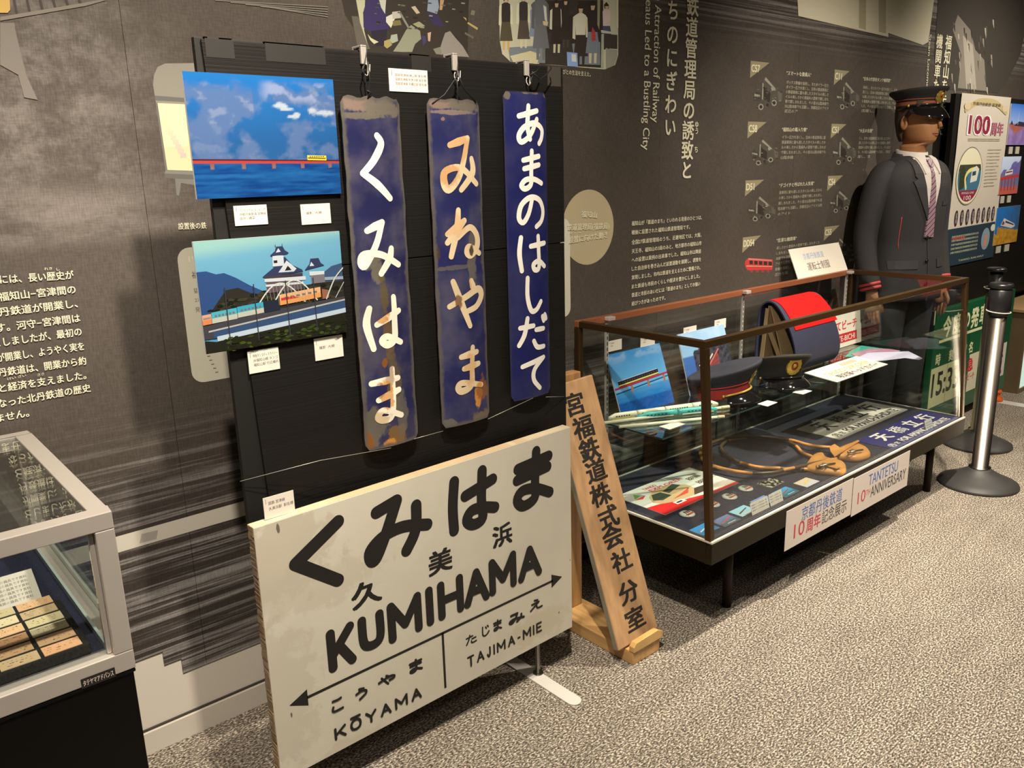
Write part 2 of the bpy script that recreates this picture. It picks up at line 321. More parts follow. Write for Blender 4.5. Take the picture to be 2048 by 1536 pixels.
# printed wallcovering
def mural():
    m = bpy.data.materials.new('mural_print'); m.use_nodes = True; N = m.node_tree.nodes; K = m.node_tree.links; b = N['Principled BSDF']; b.inputs['Roughness'].default_value = .62; b.inputs['Specular IOR Level'].default_value = .25
    tc = N.new('ShaderNodeTexCoord'); sx = N.new('ShaderNodeSeparateXYZ'); K.new(tc.outputs['Object'], sx.inputs[0])
    def math_(op, a, c=None, d=None):
        n = N.new('ShaderNodeMath'); n.operation = op
        for i, v in enumerate((a, c, d)):
            if v is None: continue
            if isinstance(v, (int, float)): n.inputs[i].default_value = v
            else: K.new(v, n.inputs[i])
        return n.outputs[0]
    def mrange(v, a, c, d=0., e=1., st='SMOOTHSTEP'):
        n = N.new('ShaderNodeMapRange'); n.interpolation_type = st; K.new(v, n.inputs[0])
        for i, q in enumerate((a, c, d, e)): n.inputs[1+i].default_value = q
        return n.outputs[0]
    def nz(scale, st, det=5, ro=.6):
        p = N.new('ShaderNodeMapping'); p.inputs['Scale'].default_value = st; K.new(tc.outputs['Object'], p.inputs[0])
        n = N.new('ShaderNodeTexNoise'); n.inputs['Scale'].default_value = scale; n.inputs['Detail'].default_value = det; n.inputs['Roughness'].default_value = ro; K.new(p.outputs[0], n.inputs[0]); return n.outputs[0]
    def mix(f, a, c, bt='MIX'):
        n = N.new('ShaderNodeMix'); n.data_type = 'RGBA'; n.blend_type = bt
        for i, v in ((0, f), (6, a), (7, c)):
            if isinstance(v, (int, float)): n.inputs[i].default_value = v
            elif isinstance(v, tuple): n.inputs[i].default_value = v
            else: K.new(v, n.inputs[i])
        return n.outputs[2]
    X = sx.outputs[0]; Z = sx.outputs[2]
    base = mix(mrange(nz(1.1, (1, 1, 1)), .35, .65), (.062, .052, .044, 1), (.088, .075, .066, 1))
    # pale landscape of the enlarged old photograph, left part
    left = math_('MULTIPLY', mrange(X, .95, .35), mrange(Z, .95, 1.5))
    tree = mrange(nz(9, (1, 1, 1.2), 9, .72), .42, .64)
    base = mix(math_('MULTIPLY', left, .55), base, (.135, .118, .105, 1))
    reg = math_('MULTIPLY', mrange(Z, 1.32, 1.55), mrange(X, .85, .45))
    base = mix(math_('MULTIPLY', math_('MULTIPLY', tree, reg), .8), base, (.235, .215, .20, 1))
    band = math_('MULTIPLY', math_('MULTIPLY', mrange(Z, 1.30, 1.36), mrange(Z, 1.47, 1.40)), mrange(X, .9, .4))
    base = mix(math_('MULTIPLY', band, mrange(nz(5, (1, 1, 3)), .3, .6)), base, (.215, .195, .18, 1))
    up = math_('MULTIPLY', mrange(Z, 1.7, 2.1), mrange(X, 3.0, 1.2))
    base = mix(math_('MULTIPLY', up, .55), base, (.20, .175, .155, 1))
    # rushing train streaks near the foot of the wall and along the top
    sn = nz(1.0, (.5, 1, 46), 6, .78); s1 = mrange(sn, .46, .60)
    foot = mrange(Z, .98, .52); sc = mix(s1, (.045, .037, .033, 1), (.29, .275, .27, 1))
    base = mix(math_('MULTIPLY', foot, mrange(X, 3.3, 1.8, .25, .96)), base, sc)
    sn2 = nz(1.0, (.35, 1, 60), 5, .75); top = math_('MULTIPLY', mrange(Z, 1.90, 2.10), mrange(X, 2.0, 2.9))
    base = mix(math_('MULTIPLY', top, .9), base, mix(mrange(sn2, .44, .60), (.05, .043, .04, 1), (.26, .24, .23, 1)))
    lowr = math_('MULTIPLY', mrange(X, 4.2, 4.6), mrange(Z, .9, .7)); base = mix(math_('MULTIPLY', lowr, mrange(nz(1, (1.2, 1, 14), 6, .7), .46, .70)), base, (.16, .155, .15, 1))
    # linen weave of the covering
    wv = math_('MULTIPLY', mrange(nz(1, (330, 1, 40), 2), .3, .7, .86, 1.12), mrange(nz(1, (40, 1, 330), 2), .3, .7, .90, 1.10))
    base = mix(1.0, base, wv, 'MULTIPLY'); K.new(base, b.inputs['Base Color'])
    return m
MUR = mural()
seams = [X0, -.28, .642, 1.57, 2.50, 3.42, 4.34, 5.27, 6.2, 7.1, 8.0, X1]
steps = [(-3, .30), (.523, .30)]
zA = WP.px(324, 1304)[1]; xA = WP.px(326, 1310)[0]; xB = WP.px(365, 1335)[0]; zB = WP.px(345, 1324)[1]; zC = WP.px(500, 1293)[1]
def sheet(x0, x1, zb):
    q = G(); q.box(x0+.0006, x1-.0006, WY, WY+.004, zb, 2.75); return q
for i in range(len(seams)-1):
    a, b_ = seams[i], seams[i+1]
    if b_ <= 1.6:
        cuts = sorted({a, b_} | {c for c in (xA, xB) if a < c < b_}); q = G()
        for j in range(len(cuts)-1):
            mid = (cuts[j]+cuts[j+1])/2; zb = zA if mid < xA else zB if mid < xB else zC
            q.box(cuts[j]+(.0006 if j == 0 else 0), cuts[j+1]-(.0006 if j == len(cuts)-2 else 0), WY, WY+.004, zb, 2.75)
    else: q = sheet(a, b_, .065)
    o = q.build('mural_sheet', MUR, wall)
    # keep the print continuous from sheet to sheet: object coordinates are the wall's own
white = mat('white_skirting', (.62, .58, .52, 1), .45); dark = mat('dark_skirting', (.03, .027, .025, 1), .6)
g = G(); g.box(X0, 1.57, WY-.006, WY+.004, 0, .064); g.build('baseboard_back', white, org=(0, WY, 0), bevel=.001, kind='structure')
g = G(); g.box(1.57, X1, WY-.006, WY+.004, 0, .064); g.build('baseboard_back', dark, org=(2, WY, 0), bevel=.001, kind='structure')
g = G(); g.box(X0, 1.57, WY-.0005, WY+.004, .0665, .071); g.build('trim_1', mat('shadow_gap', (.05, .045, .04, 1), .7), org=(0, WY, .066), kind='structure')
# ---------------------------------------------------------------- print on the wall
WT = C(225, 210, 180); g = G()
zf1 = WP.px(230, 1095)[1]
g.rect(WP, -3, WP.px(480, 1034)[1], 1.55, WP.px(480, 1004)[1], (.60, .57, .50, 1))
g.ppx(WP, [(283, 1068), (316, 1060), (313, 1078), (279, 1087)], (.38, .35, .33, 1))
Lf = [("には、長い歴史が", 0, 566, 147, 556), ("福知山−宮津間の", -2, 601, 151, 585), ("丹鉄道が開業し、", -1, 631, 155, 613), ("す。河守−宮津間は", -6, 663, 160, 642), ("としましたが、最初の", -12, 693, 163, 669), ("が開業し、ようやく実を", -6, 723, 168, 698),
      ("丹鉄道は、開業から約", -3, 752, 172, 727), ("と経済を支えました。", 0, 783, 172, 756), ("なった北丹鉄道の歴史", -3, 814, 181, 781), ("ません。", -6, 843, 58, 831)]
for t, x0, y0, x1, y1 in Lf: g.text(WP, t, (x0, y0), (x1, y1), .0205, WT, .016, h=.0034)
for t, x0, y0, x1, y1 in (("れき", 88, 540, 104, 539), ("し", 113, 541, 119, 540), ("けい ざい", 15, 760, 52, 752), ("ささ", 75, 752, 88, 749)): g.text(WP, t, (x0, y0), (x1, y1), .007, WT, .01, h=.0034)
g.text(WP, "設置後の鉄", (356, 458), (412, 456), .017, WT, .014, h=.0034)
# heading columns
g.vtext(WP, "鉄道管理局の誘致と", (1384, 12), (1372, 340), .074, WT, .02, h=.0034, hf=1.0)
g.vtext(WP, "まちのにぎわい", (1346, -28), (1339, 254), .070, WT, .018, h=.0034, hf=1.05)
for i, ch in enumerate("ゆう"): g.vtext(WP, ch, (1392, 249+i*13), (1392, 249+i*13), .026, WT, .02, h=.0034)
g.vtext(WP, "ち", (1391, 299), (1391, 299), .026, WT, .02, h=.0034)
def rot(t, A, B, H): g.text(WP, t, A, B, H, WT, .012, h=.0034)
rot("The Attraction of Railway", (1310, -43), (1303, 245), .052)
rot("Bureaus Led to a Bustling City", (1291, -42), (1284, 300), .052)
rot("Steam Locomotives of Fukuchiyama", (1857, 69), (1842, 320), .040)
g.vtext(WP, "福知山を走った", (1896, 85), (1880, 258), .080, WT, .02, h=.0034, hf=.95)
g.vtext(WP, "機関車たち", (1878, 83), (1869, 201), .078, WT, .02, h=.0034, hf=.95)
g.text(WP, "人びとの生活を支えた。", (1118, 147), (1180, 153), .0165, WT, .012, h=.0034)
# round badge
bd = C(168, 148, 118, 1.15); c0 = WP.px(1177, 455); rr = (WP.px(1177, 380)[1]-WP.px(1177, 530)[1])/2
g.ell(WP, c0[0], c0[1], rr, rr, bd, n=64)
for t, x0, y0, x1, y1, k in (("福知山", 1161, 433, 1192, 435, .024), ("鉄道管理局(福鉄局)", 1133, 460, 1217, 457, .025), ("設置に向けた動き", 1136, 486, 1214, 474, .025)): g.text(WP, t, (x0, y0), (x1, y1), k, WT, .012, h=.0037)
g.text(WP, "せっ ち", (1137, 467), (1160, 466), .007, WT, .01, h=.0037)
Pg = ["福知山が「鉄道のまち」といわれる背景のひとつは、", "戦後に設置された福知山鉄道管理局です。", "全国27鉄道管理局のうち、近畿地区では、大阪、", "天王寺、福知山の3局のみと、地方都市の福知山市", "への設置は異例の出来事でした。福知山市は隣接", "した自治体を巻き込んだ設置運動を展開し、誘致を", "実現しました。市内は鉄道を支えるために整備され、", "また鉄道も市民のくらしや経済を豊かにしました。", "鉄道と市民のあいだには「鉄道のまち」としての強い", "結びつきがあったのです。"]
yl = [451, 469, 488.5, 506.5, 524, 541.5, 559, 577, 594, 611]; xr = [1402, 1378, 1401, 1401, 1400, 1400, 1399, 1398, 1398, 1329]
for t, y, x in zip(Pg, yl, xr):
    A = WP.px(1262, y); B = WP.px(x, y); g.text(WP, t, A, (B[0], A[1]), .0185, WT, .012, h=.0034, raw=True, res=2)
# pale rounded information panels half hidden by the stand
pp = C(205, 192, 172)
def rr_poly(pl, a0, b0, a1, b1, r, n=6):
    o = []
    for cx, cy, s0 in ((a1-r, b1-r, 0), (a0+r, b1-r, 90), (a0+r, b0+r, 180), (a1-r, b0+r, 270)):
        for i in range(n+1):
            t = math.radians(s0+90*i/n); o.append((cx+r*math.cos(t), cy+r*math.sin(t)))
    return o
a0, b1 = WP.px(352, 497); b0 = WP.px(382, 769)[1]; a1 = WP.px(1141, 600)[0]
g.poly(WP, rr_poly(WP, a0, b0, a1, b1, .03), pp)
for t, x0, y0, x1, y1, k, cc in (("19", 378, 524, 393, 523, .020, WT), ("福", 384, 556, 397, 555, .019, C(90, 80, 70)), ("猛", 388, 586, 397, 585, .014, C(100, 90, 80)), ("27", 390, 604, 399, 603, .012, C(100, 90, 80)), ("発", 391, 624, 401, 623, .014, C(100, 90, 80))):
    g.text(WP, t, (x0, y0), (x1, y1), k, cc, .014)
for i in range(5): g.ppx(WP, [(414+i*4, 712+i*8), (420+i*4, 711+i*8), (421+i*4, 713+i*8), (415+i*4, 714+i*8)], C(120, 110, 100))
# rounded carriage window picture
gy = C(140, 130, 118); cr = C(222, 203, 165); g.ppx(WP, [(308, 150), (315, 134), (330, 127), (400, 126), (400, 212), (312, 206), (306, 170)], gy)
g.ppx(WP, [(309, 191), (372, 196), (400, 198), (400, 206), (311, 201)], C(105, 98, 92)); g.ppx(WP, [(313, 206), (400, 210), (400, 342), (333, 340)], cr)
g.ppx(WP, [(328, 295), (400, 290), (400, 342), (334, 340)], C(226, 190, 150)); g.ppx(WP, [(311, 206), (315, 206), (335, 341), (331, 341)], C(110, 102, 96))
g.ppx(WP, [(331, 341), (400, 342), (400, 350), (329, 347)], C(120, 113, 105)); g.ppx(WP, [(329, 347), (400, 350), (400, 361), (330, 356)], C(96, 90, 84))
g.ppx(WP, [(350, 357), (400, 360), (400, 372), (362, 366), (358, 392), (353, 390)], C(112, 106, 98))
for k in range(9): g.ppx(WP, [(320+k*5, 235+k*9), (332+k*5, 234+k*9), (333+k*5, 243+k*9), (321+k*5, 244+k*9)], C(214-k*3, 200-k*4, 160))
# photographs along the top of the wall: workers repairing track
def P_(pts, c, k=1.0): g.ppx(WP, [(x, -130 if y == -5 else y) for x, y in pts], C(*c, k))
P_([(655, -5), (940, -5), (935, 118), (860, 113), (720, 104), (710, 60), (690, 30)], (62, 53, 46))
P_([(703, 32), (716, 33), (740, 98), (716, 99)], (104, 92, 82)); P_([(712, 0), (730, 0), (728, 60), (735, 90), (730, 75), (720, 45)], (190, 182, 150))
P_([(733, 2), (760, -12), (768, 12), (777, 40), (776, 60), (762, 68), (745, 66), (727, 55), (726, 25)], (62, 50, 92)); P_([(742, 62), (775, 58), (770, 92), (752, 92), (744, 78)], (48, 40, 52))
P_([(758, 0), (772, 0), (770, 28), (762, 15)], (200, 190, 170)); P_([(735, 68), (742, 76), (757, 84), (748, 88), (740, 80)], (205, 195, 150)); P_([(772, 34), (784, 28), (790, 36), (782, 56), (772, 44)], (215, 205, 185))
P_([(784, 24), (800, 22), (802, 36), (785, 38)], (190, 178, 165)); P_([(768, 82), (780, 78), (784, 90), (774, 97), (768, 92)], (170, 148, 95)); P_([(782, 70), (794, 68), (796, 82), (784, 87), (780, 80)], (165, 168, 148))
P_([(786, 103), (800, 82), (812, 60), (822, 50), (840, 62), (842, 78), (830, 88), (824, 104), (805, 104)], (150, 145, 122)); P_([(825, 48), (838, 43), (850, 52), (836, 55)], (160, 152, 118)); P_([(785, 42), (800, 40), (803, 50), (786, 52)], (130, 112, 70))
P_([(799, 28), (803, 27), (819, 55), (815, 56)], (140, 132, 118)); P_([(856, 0), (876, 0), (878, 14), (874, 28), (854, 22)], (150, 155, 170)); P_([(853, 24), (875, 30), (886, 46), (886, 54), (868, 50), (858, 36)], (62, 52, 84))
P_([(880, 0), (888, 0), (884, 20), (879, 20)], (196, 150, 110)); P_([(822, 14), (830, 12), (840, 26), (833, 28)], (200, 175, 150)); P_([(843, 73), (850, 71), (853, 84), (846, 92)], (70, 62, 100)); P_([(855, 66), (862, 64), (860, 83), (856, 82)], (205, 165, 140))
P_([(885, 80), (890, 66), (900, 62), (910, 75), (925, 92), (938, 114), (900, 112), (872, 106), (880, 96)], (150, 138, 128)); P_([(866, 98), (880, 94), (884, 110), (872, 108)], (135, 128, 112)); P_([(926, 34), (933, 42), (932, 36)], (190, 165, 100)); P_([(936, 44), (956, 56), (954, 60), (934, 47)], (190, 165, 100)); P_([(930, 64), (948, 74), (946, 78), (929, 68)], (110, 100, 86))
P_([(943, 20), (950, 22), (948, 31), (941, 29)], (130, 124, 105))
for k in range(26):
    rx, ry = random.uniform(742, 930), random.uniform(0, 60); rs = random.uniform(2, 5); P_([(rx, ry), (rx+rs*2, ry+rs*.4), (rx+rs*1.6, ry+rs), (rx-rs*.3, ry+rs*.8)], random.choice([(110, 104, 86), (84, 74, 62), (150, 142, 120), (50, 42, 38)]))
# commuters on a platform
P_([(997, -5), (1236, -5), (1236, 110), (1230, 130), (1210, 139), (1020, 123), (1004, 108), (999, 80)], (206, 196, 168)); P_([(1070, 0), (1206, 0), (1206, 136), (1078, 128)], (60, 51, 44)); P_([(1016, 95), (1200, 84), (1200, 130), (1020, 124)], (132, 134, 138))
P_([(1090, 66), (1140, 60), (1150, 134), (1090, 128)], (66, 58, 52)); P_([(1020, 112), (1060, 102), (1080, 108), (1074, 128), (1026, 124)], (216, 200, 160))
def walker(x, y, h, top, sk, legs=(60, 50, 44), arm=None, head=True):
    u = h/100.
    if head: P_([(x-6*u, y+0*u), (x+0*u, y-7*u), (x+6*u, y), (x+5*u, y+9*u), (x-4*u, y+9*u)], (58, 46, 38)); P_([(x-3*u, y+3*u), (x+5*u, y+3*u), (x+3*u, y+12*u), (x-2*u, y+11*u)], (212, 176, 140))
    P_([(x-9*u, y+15*u), (x-3*u, y+11*u), (x+4*u, y+11*u), (x+10*u, y+15*u), (x+9*u, y+50*u), (x-8*u, y+50*u)], top)
    if arm: P_([(x-13*u, y+18*u), (x-8*u, y+14*u), (x-9*u, y+58*u), (x-14*u, y+56*u)], arm); P_([(x+9*u, y+14*u), (x+13*u, y+20*u), (x+14*u, y+55*u), (x+10*u, y+54*u)], arm)
    P_([(x-8*u, y+50*u), (x+9*u, y+50*u), (x+14*u, y+88*u), (x-12*u, y+88*u)], sk)
    P_([(x-6*u, y+88*u), (x-1*u, y+88*u), (x-2*u, y+106*u), (x-6*u, y+106*u)], legs); P_([(x+3*u, y+88*u), (x+8*u, y+88*u), (x+7*u, y+106*u), (x+3*u, y+106*u)], legs)
walker(1011, -6, 100, (62, 52, 50), (92, 82, 62), (212, 170, 110), (225, 214, 180)); walker(1046, -8, 98, (66, 56, 54), (88, 76, 66), (220, 205, 165), (226, 216, 182))
walker(1066, 10, 72, (150, 150, 165), (140, 145, 165), (216, 200, 170)); walker(1080, -16, 128, (112, 110, 112), (116, 112, 112), (120, 116, 112), (104, 100, 104)); P_([(1086, 10), (1092, 14), (1094, 46), (1089, 40)], (214, 208, 200)); P_([(1085, 42), (1096, 44), (1094, 52), (1086, 50)], (220, 190, 150))
walker(1112, 4, 96, (64, 54, 48), (58, 48, 42), (214, 200, 165), (222, 212, 186)); walker(1130, 0, 90, (62, 52, 48), (60, 50, 46), (80, 70, 62)); walker(1146, -20, 100, (70, 60, 54), (60, 50, 44))
walker(1160, 14, 112, (226, 214, 192), (64, 52, 48), (66, 54, 50), (224, 210, 184)); walker(1184, 8, 112, (58, 48, 46), (128, 132, 142), (214, 196, 160)); P_([(1184, 54), (1190, 64), (1191, 80), (1183, 84), (1182, 66)], (190, 70, 64))
P_([(1133, 104), (1154, 106), (1155, 134), (1134, 132)], (150, 170, 215)); P_([(1142, 108), (1151, 109), (1152, 124), (1143, 123)], (226, 220, 205)); walker(1212, 10, 84, (226, 200, 190), (84, 84, 110)); P_([(1201, 60), (1224, 64), (1224, 68), (1202, 66)], (205, 200, 180)); P_([(1202, 68), (1207, 68), (1205, 136), (1201, 135)], (178, 176, 160))
P_([(1208, 68), (1234, 70), (1234, 98), (1208, 96)], (70, 62, 54)); P_([(1211, 97), (1234, 100), (1234, 112), (1228, 130), (1211, 138)], (164, 154, 140)); P_([(1194, -4), (1200, -4), (1198, 60), (1194, 50)], (160, 152, 120)); P_([(1232, -4), (1236, -4), (1236, 56), (1233, 56)], (225, 212, 180))
# pale station building shape and arch at the top right
P_([(1588, -5), (1596, 32), (1776, 74), (1776, 66), (1845, 90), (1856, 84), (1885, -5)], (214, 198, 170)); P_([(1718, -5), (1732, -5), (1731, 60), (1717, 56)], (176, 160, 130)); P_([(1755, -5), (1772, -5), (1771, 67), (1757, 64)], (178, 162, 132))
P_([(1885, -5), (2040, -5), (2048, 30), (2048, 70), (2040, 110), (2010, 170), (1995, 186), (1880, 178), (1868, 110), (1872, 50)], (66, 58, 52))
P_([(1915, 30), (1940, 60), (1950, 100), (1968, 120), (1972, 182), (1915, 176), (1922, 110), (1905, 60)], (130, 118, 106)); P_([(1925, 70), (1945, 90), (1952, 178), (1932, 178)], (165, 152, 138))
for k in range(34):
    rx, ry = random.uniform(1900, 1985), random.uniform(35, 175); P_([(rx, ry), (rx+2.5, ry+1), (rx+3, ry+random.uniform(8, 26)), (rx+.5, ry+9)], random.choice([(150, 138, 124), (90, 80, 72), (56, 48, 44), (180, 166, 150)]))
for k in range(60):   # posts of the bridge rail in the upper left of the old photograph
    if k < 6: P_([(25+k*26, 0), (30+k*26, 0), (36+k*26, 30-k*3.5), (31+k*26, 31-k*3.5)], (74, 64, 58))
P_([(0, 38), (0, 34), (172, 5), (200, 0), (214, 0), (172, 12), (0, 42)], (138, 124, 112)); P_([(-4, -4), (19, -4), (20, 20), (15, 26), (-4, 26)], (214, 168, 92))
for k in range(5): P_([(430+k*30, k*4), (655, 13+k*5), (655, 15+k*5), (430+k*30, 2+k*4)], (132, 120, 110))
P_([(0, 46), (28, 46), (30, 60), (52, 150), (75, 200), (48, 195), (36, 150), (0, 130)], (150, 136, 126), .75)
g.build('mural_artwork', PRINT, wall)
# locomotive entries
TT = ["スマートな貴婦人", "日本の代表的タンク機関車", "福知山の箱入り娘", "大正の名優", "デゴイチと呼ばれた人気者", "", "悲運な機関車", ""]
BODY = "ボックス動輪を採用し、またボイラー圧力を高くし、日本の鉄道車両に最も適したスタイルの美しさから貴婦人の愛称で親しまれました。その音は山陰本線でも活躍し、京都近辺のアイドル的代表形式になりました。福知山機関区においては最後の蒸気機関車となりました。"
g = G()
# (x of triangle top left, y, x right tip, y bottom, label, title px, body top px, body left, body right, lines)
E8 = [(1501.5, 121.5, 1539, 125, 156, "C57", 1573, 147, 1657, 163, 9.6, 7), (1669.5, 139, 1699, 142, 170, "C11", 1726, 158, 1795, 173, 9.3, 6),
      (1496, 243, 1533, 243, 277, "C58", 1564, 260, 1651, 273, 10.2, 5), (1663, 247.5, 1693, 248, 277, "C51", 1718, 262, 1780, 275, 9.2, 5),
      (1491, 361, 1528, 358, 393, "D51", 1558, 372, 1643, 384, 10.8, 5), (1656, 352, 1686, 350, 382, "C54", 1700, 400, 1770, 385, 9, 0),
      (1485.5, 475, 1522, 470, 506, "DD54", 1553, 482, 1638, 495, 10.6, 6), (1649, 454, 1679, 450, 482, "C55", 1700, 480, 1770, 490, 9.6, 4)]
for i, (x, y, xr_, yr, yb, lb, tx, ty, tr_, by, dl, nl) in enumerate(E8):
    A = WP.px(x, y); R_ = WP.px(xr_, yr); Bm = WP.px(x-1.5, yb)
    g.poly(WP, [A, (R_[0], A[1]), (A[0], Bm[1])], C(150, 135, 105)); wL = WP.px(x+4, y)[0]
    hh = (A[1]-Bm[1]); g.tbox(WP, lb, (A[0]+.12*hh, A[1]-.62*hh), (A[0]+.12*hh+(.74 if len(lb) == 3 else 1.0)*hh*1.2, A[1]-.20*hh), WT, .02, raw=True)
    if TT[i]: g.text(WP, '"'+TT[i]+'"', (tx, ty+2.5), (tx+{0: 49, 1: 55, 2: 50, 3: 27, 4: 70, 6: 40}[i], ty+2.5-(0 if i < 4 else 5)+(4 if i < 2 else 0)), .019, WT, .012, res=2)
    for k in range(nl):
        yy = by+k*dl+4; sh = (.045, .04, -.01, -.01, -.075, 0, -.12, -.12)[i]; last = k == nl-1; A2 = WP.px(tx-k*.7, yy); B2 = WP.px(tr_ if not last else tx+22, yy)
        g.text(WP, BODY[(k*13+i*7) % 90:(k*13+i*7) % 90+(19 if not last else 4)], A2, (B2[0], A2[1]),   .0155, C(176, 165, 140), .006, raw=True, res=1)
g.build('locomotive_entry_text', PRINT, wall)
def loco(x, y, sx, sy, red=False):
    q = G(); c = C(84, 76, 68); dk = C(56, 48, 43); hi = C(150, 140, 124)
    def p(pts, col): q.ppx(WP, [(x+a*sx, y+b*sy) for a, b in pts], col)
    if red:
        p([(0, .35), (.12, .1), (1, .22), (.98, .95), (.1, .98), (0, .7)], C(196, 62, 58)); p([(.12, .12), (.96, .24), (.96, .34), (.12, .24)], C(206, 120, 110))
        for k in range(5): p([(.16+k*.17, .28+k*.02), (.28+k*.17, .30+k*.02), (.28+k*.17, .56+k*.02), (.16+k*.17, .55+k*.02)], dk)
        p([(.05, .66), (.97, .70), (.97, .73), (.05, .70)], C(215, 190, 160))
        for k in range(4): p([(.18+k*.2, .98), (.28+k*.2, .98), (.28+k*.2, 1.14), (.18+k*.2, 1.14)], C(150, 60, 56))
        return q
    p([(.35, .12), (.42, 0), (.5, .06), (.8, .34), (1.0, .5), (1.0, .72), (.8, .8), (.5, .84), (.36, .62)], c); p([(.37, .3), (.6, .5), (.58, .8), (.38, .7)], dk); p([(.40, .1), (.44, .02), (.78, .38), (.74, .4)], hi)
    p([(0, .52), (.1, .45), (.33, .55), (.34, .75), (.05, .74)], C(72, 65, 58)); p([(.06, .52), (.25, .56), (.25, .62), (.06, .6)], hi); p([(.33, .2), (.37, .2), (.35, .7), (.31, .7)], hi)
    for k in range(3):
        cx, cy, r = .28+k*.22, .92-k*.06, .09; q.ppx(WP, [(x+(cx+r*math.cos(t*.785))*sx, y+(cy+r*1.1*math.sin(t*.785))*sy) for t in range(8)], hi if k != 1 else c); q.ppx(WP, [(x+(cx+r*.6*math.cos(t*.785))*sx, y+(cy+r*.66*math.sin(t*.785))*sy) for t in range(8)], dk)
    p([(.84, .42), (.98, .52), (.96, .72), (.86, .7)], C(100, 92, 82)); p([(.62, .34), (.7, .3), (.72, .42), (.64, .44)], hi)
    for k in range(60):
        a, b = random.uniform(.05, .95), random.uniform(.30, .95); q_ = random.uniform(.3, 1); p([(a, b), (a+.07*q_, b+.02), (a+.06*q_, b+.04*q_), (a, b+.03*q_)], random.choice([hi, dk, c, dk, C(110, 100, 90), C(66, 58, 52)]))
    return q
for x, y, sx_, sy_, rd in ((1505, 153, 60, 66, 0), (1671, 163, 48, 55, 0), (1501, 278, 56, 52, 0), (1663, 273, 50, 56, 0), (1494, 392, 58, 50, 0), (1658, 381, 48, 44, 0), (1490, 513, 56, 28, 1), (1664, 476, 36, 38, 0)):
    loco(x, y, sx_, sy_, rd).build('locomotive_picture', PRINT, wall)
# ================================================================ enamel shader: stains, rust and chips at their own places
def enamel(name, base, hw, hh, blots, edge=(.10, .085, .07, 1), edgew=.10, rough=.22, edgeamt=.9, mottle=.25):
    m = bpy.data.materials.new(name); m.use_nodes = True; N = m.node_tree.nodes; K = m.node_tree.links; b = N['Principled BSDF']
    b.inputs['Coat Weight'].default_value = .3; b.inputs['Coat Roughness'].default_value = .12
    tc = N.new('ShaderNodeTexCoord'); mp = N.new('ShaderNodeMapping'); mp.inputs['Scale'].default_value = (1, 0, 1); K.new(tc.outputs['Object'], mp.inputs[0]); P0 = mp.outputs[0]
    nz = N.new('ShaderNodeTexNoise'); nz.inputs['Scale'].default_value = 26; nz.inputs['Detail'].default_value = 7; nz.inputs['Roughness'].default_value = .65; K.new(P0, nz.inputs[0])
    n2 = N.new('ShaderNodeTexNoise'); n2.inputs['Scale'].default_value = 9; n2.inputs['Detail'].default_value = 6; K.new(P0, n2.inputs[0])
    def mr(v, a, c, d=0., e=1.):
        n = N.new('ShaderNodeMapRange'); n.interpolation_type = 'SMOOTHSTEP'; K.new(v, n.inputs[0])
        for i, q in enumerate((a, c, d, e)): n.inputs[1+i].default_value = q
        return n.outputs[0]
    def mt(op, a, c=None):
        n = N.new('ShaderNodeMath'); n.operation = op
        for i, v in enumerate((a, c)):
            if v is None: continue
            if isinstance(v, (int, float)): n.inputs[i].default_value = v
            else: K.new(v, n.inputs[i])
        return n.outputs[0]
    def mix(f, a, c):
        n = N.new('ShaderNodeMix'); n.data_type = 'RGBA'
        for i, v in ((0, f), (6, a), (7, c)):
            if isinstance(v, (int, float, tuple)): n.inputs[i].default_value = v
            else: K.new(v, n.inputs[i])
        return n.outputs[2]
    col = mix(mt('MULTIPLY', mr(n2.outputs[0], .4, .7), mottle), base, (.16, .15, .16, 1)); ro = None
    for cx, cz, rx, rz, c, amt in blots:
        q = N.new('ShaderNodeMapping'); q.vector_type = 'TEXTURE'; q.inputs['Location'].default_value = (cx, 0, cz); q.inputs['Scale'].default_value = (rx, 1, rz); K.new(P0, q.inputs[0])
        ln = N.new('ShaderNodeVectorMath'); ln.operation = 'LENGTH'; K.new(q.outputs[0], ln.inputs[0])
        d = mt('ADD', ln.outputs['Value'], mt('MULTIPLY', mt('SUBTRACT', nz.outputs[0], .5), 2.4))
        col = mix(mt('MULTIPLY', mr(d, 1.05, .72), amt), col, c)
    if edgeamt:
        sx = N.new('ShaderNodeSeparateXYZ'); K.new(P0, sx.inputs[0])
        e = mt('MAXIMUM', mt('DIVIDE', mt('ABSOLUTE', sx.outputs[0]), hw), mt('ADD', mt('DIVIDE', mt('SUBTRACT', mt('ABSOLUTE', sx.outputs[2]), hh), hw), 1.0))
        col = mix(mt('MULTIPLY', mr(mt('ADD', e, mt('MULTIPLY', mt('SUBTRACT', nz.outputs[0], .5), .35)), 1-edgew*1.6, 1-edgew*.4), edgeamt), col, edge)
    K.new(col, b.inputs['Base Color'])
    b.inputs['Roughness'].default_value = rough
    bp = N.new('ShaderNodeBump'); bp.inputs['Strength'].default_value = .25; bp.inputs['Distance'].default_value = .003; K.new(n2.outputs[0], bp.inputs['Height']); K.new(bp.outputs[0], b.inputs['Normal'])
    return m
RUST = (.20, .075, .018, 1); ORNG = (.50, .22, .035, 1); DRT = (.05, .035, .025, 1); GREY = (.115, .105, .085, 1); PINK = (.17, .125, .105, 1); CREAM = (.78, .74, .62, 1)
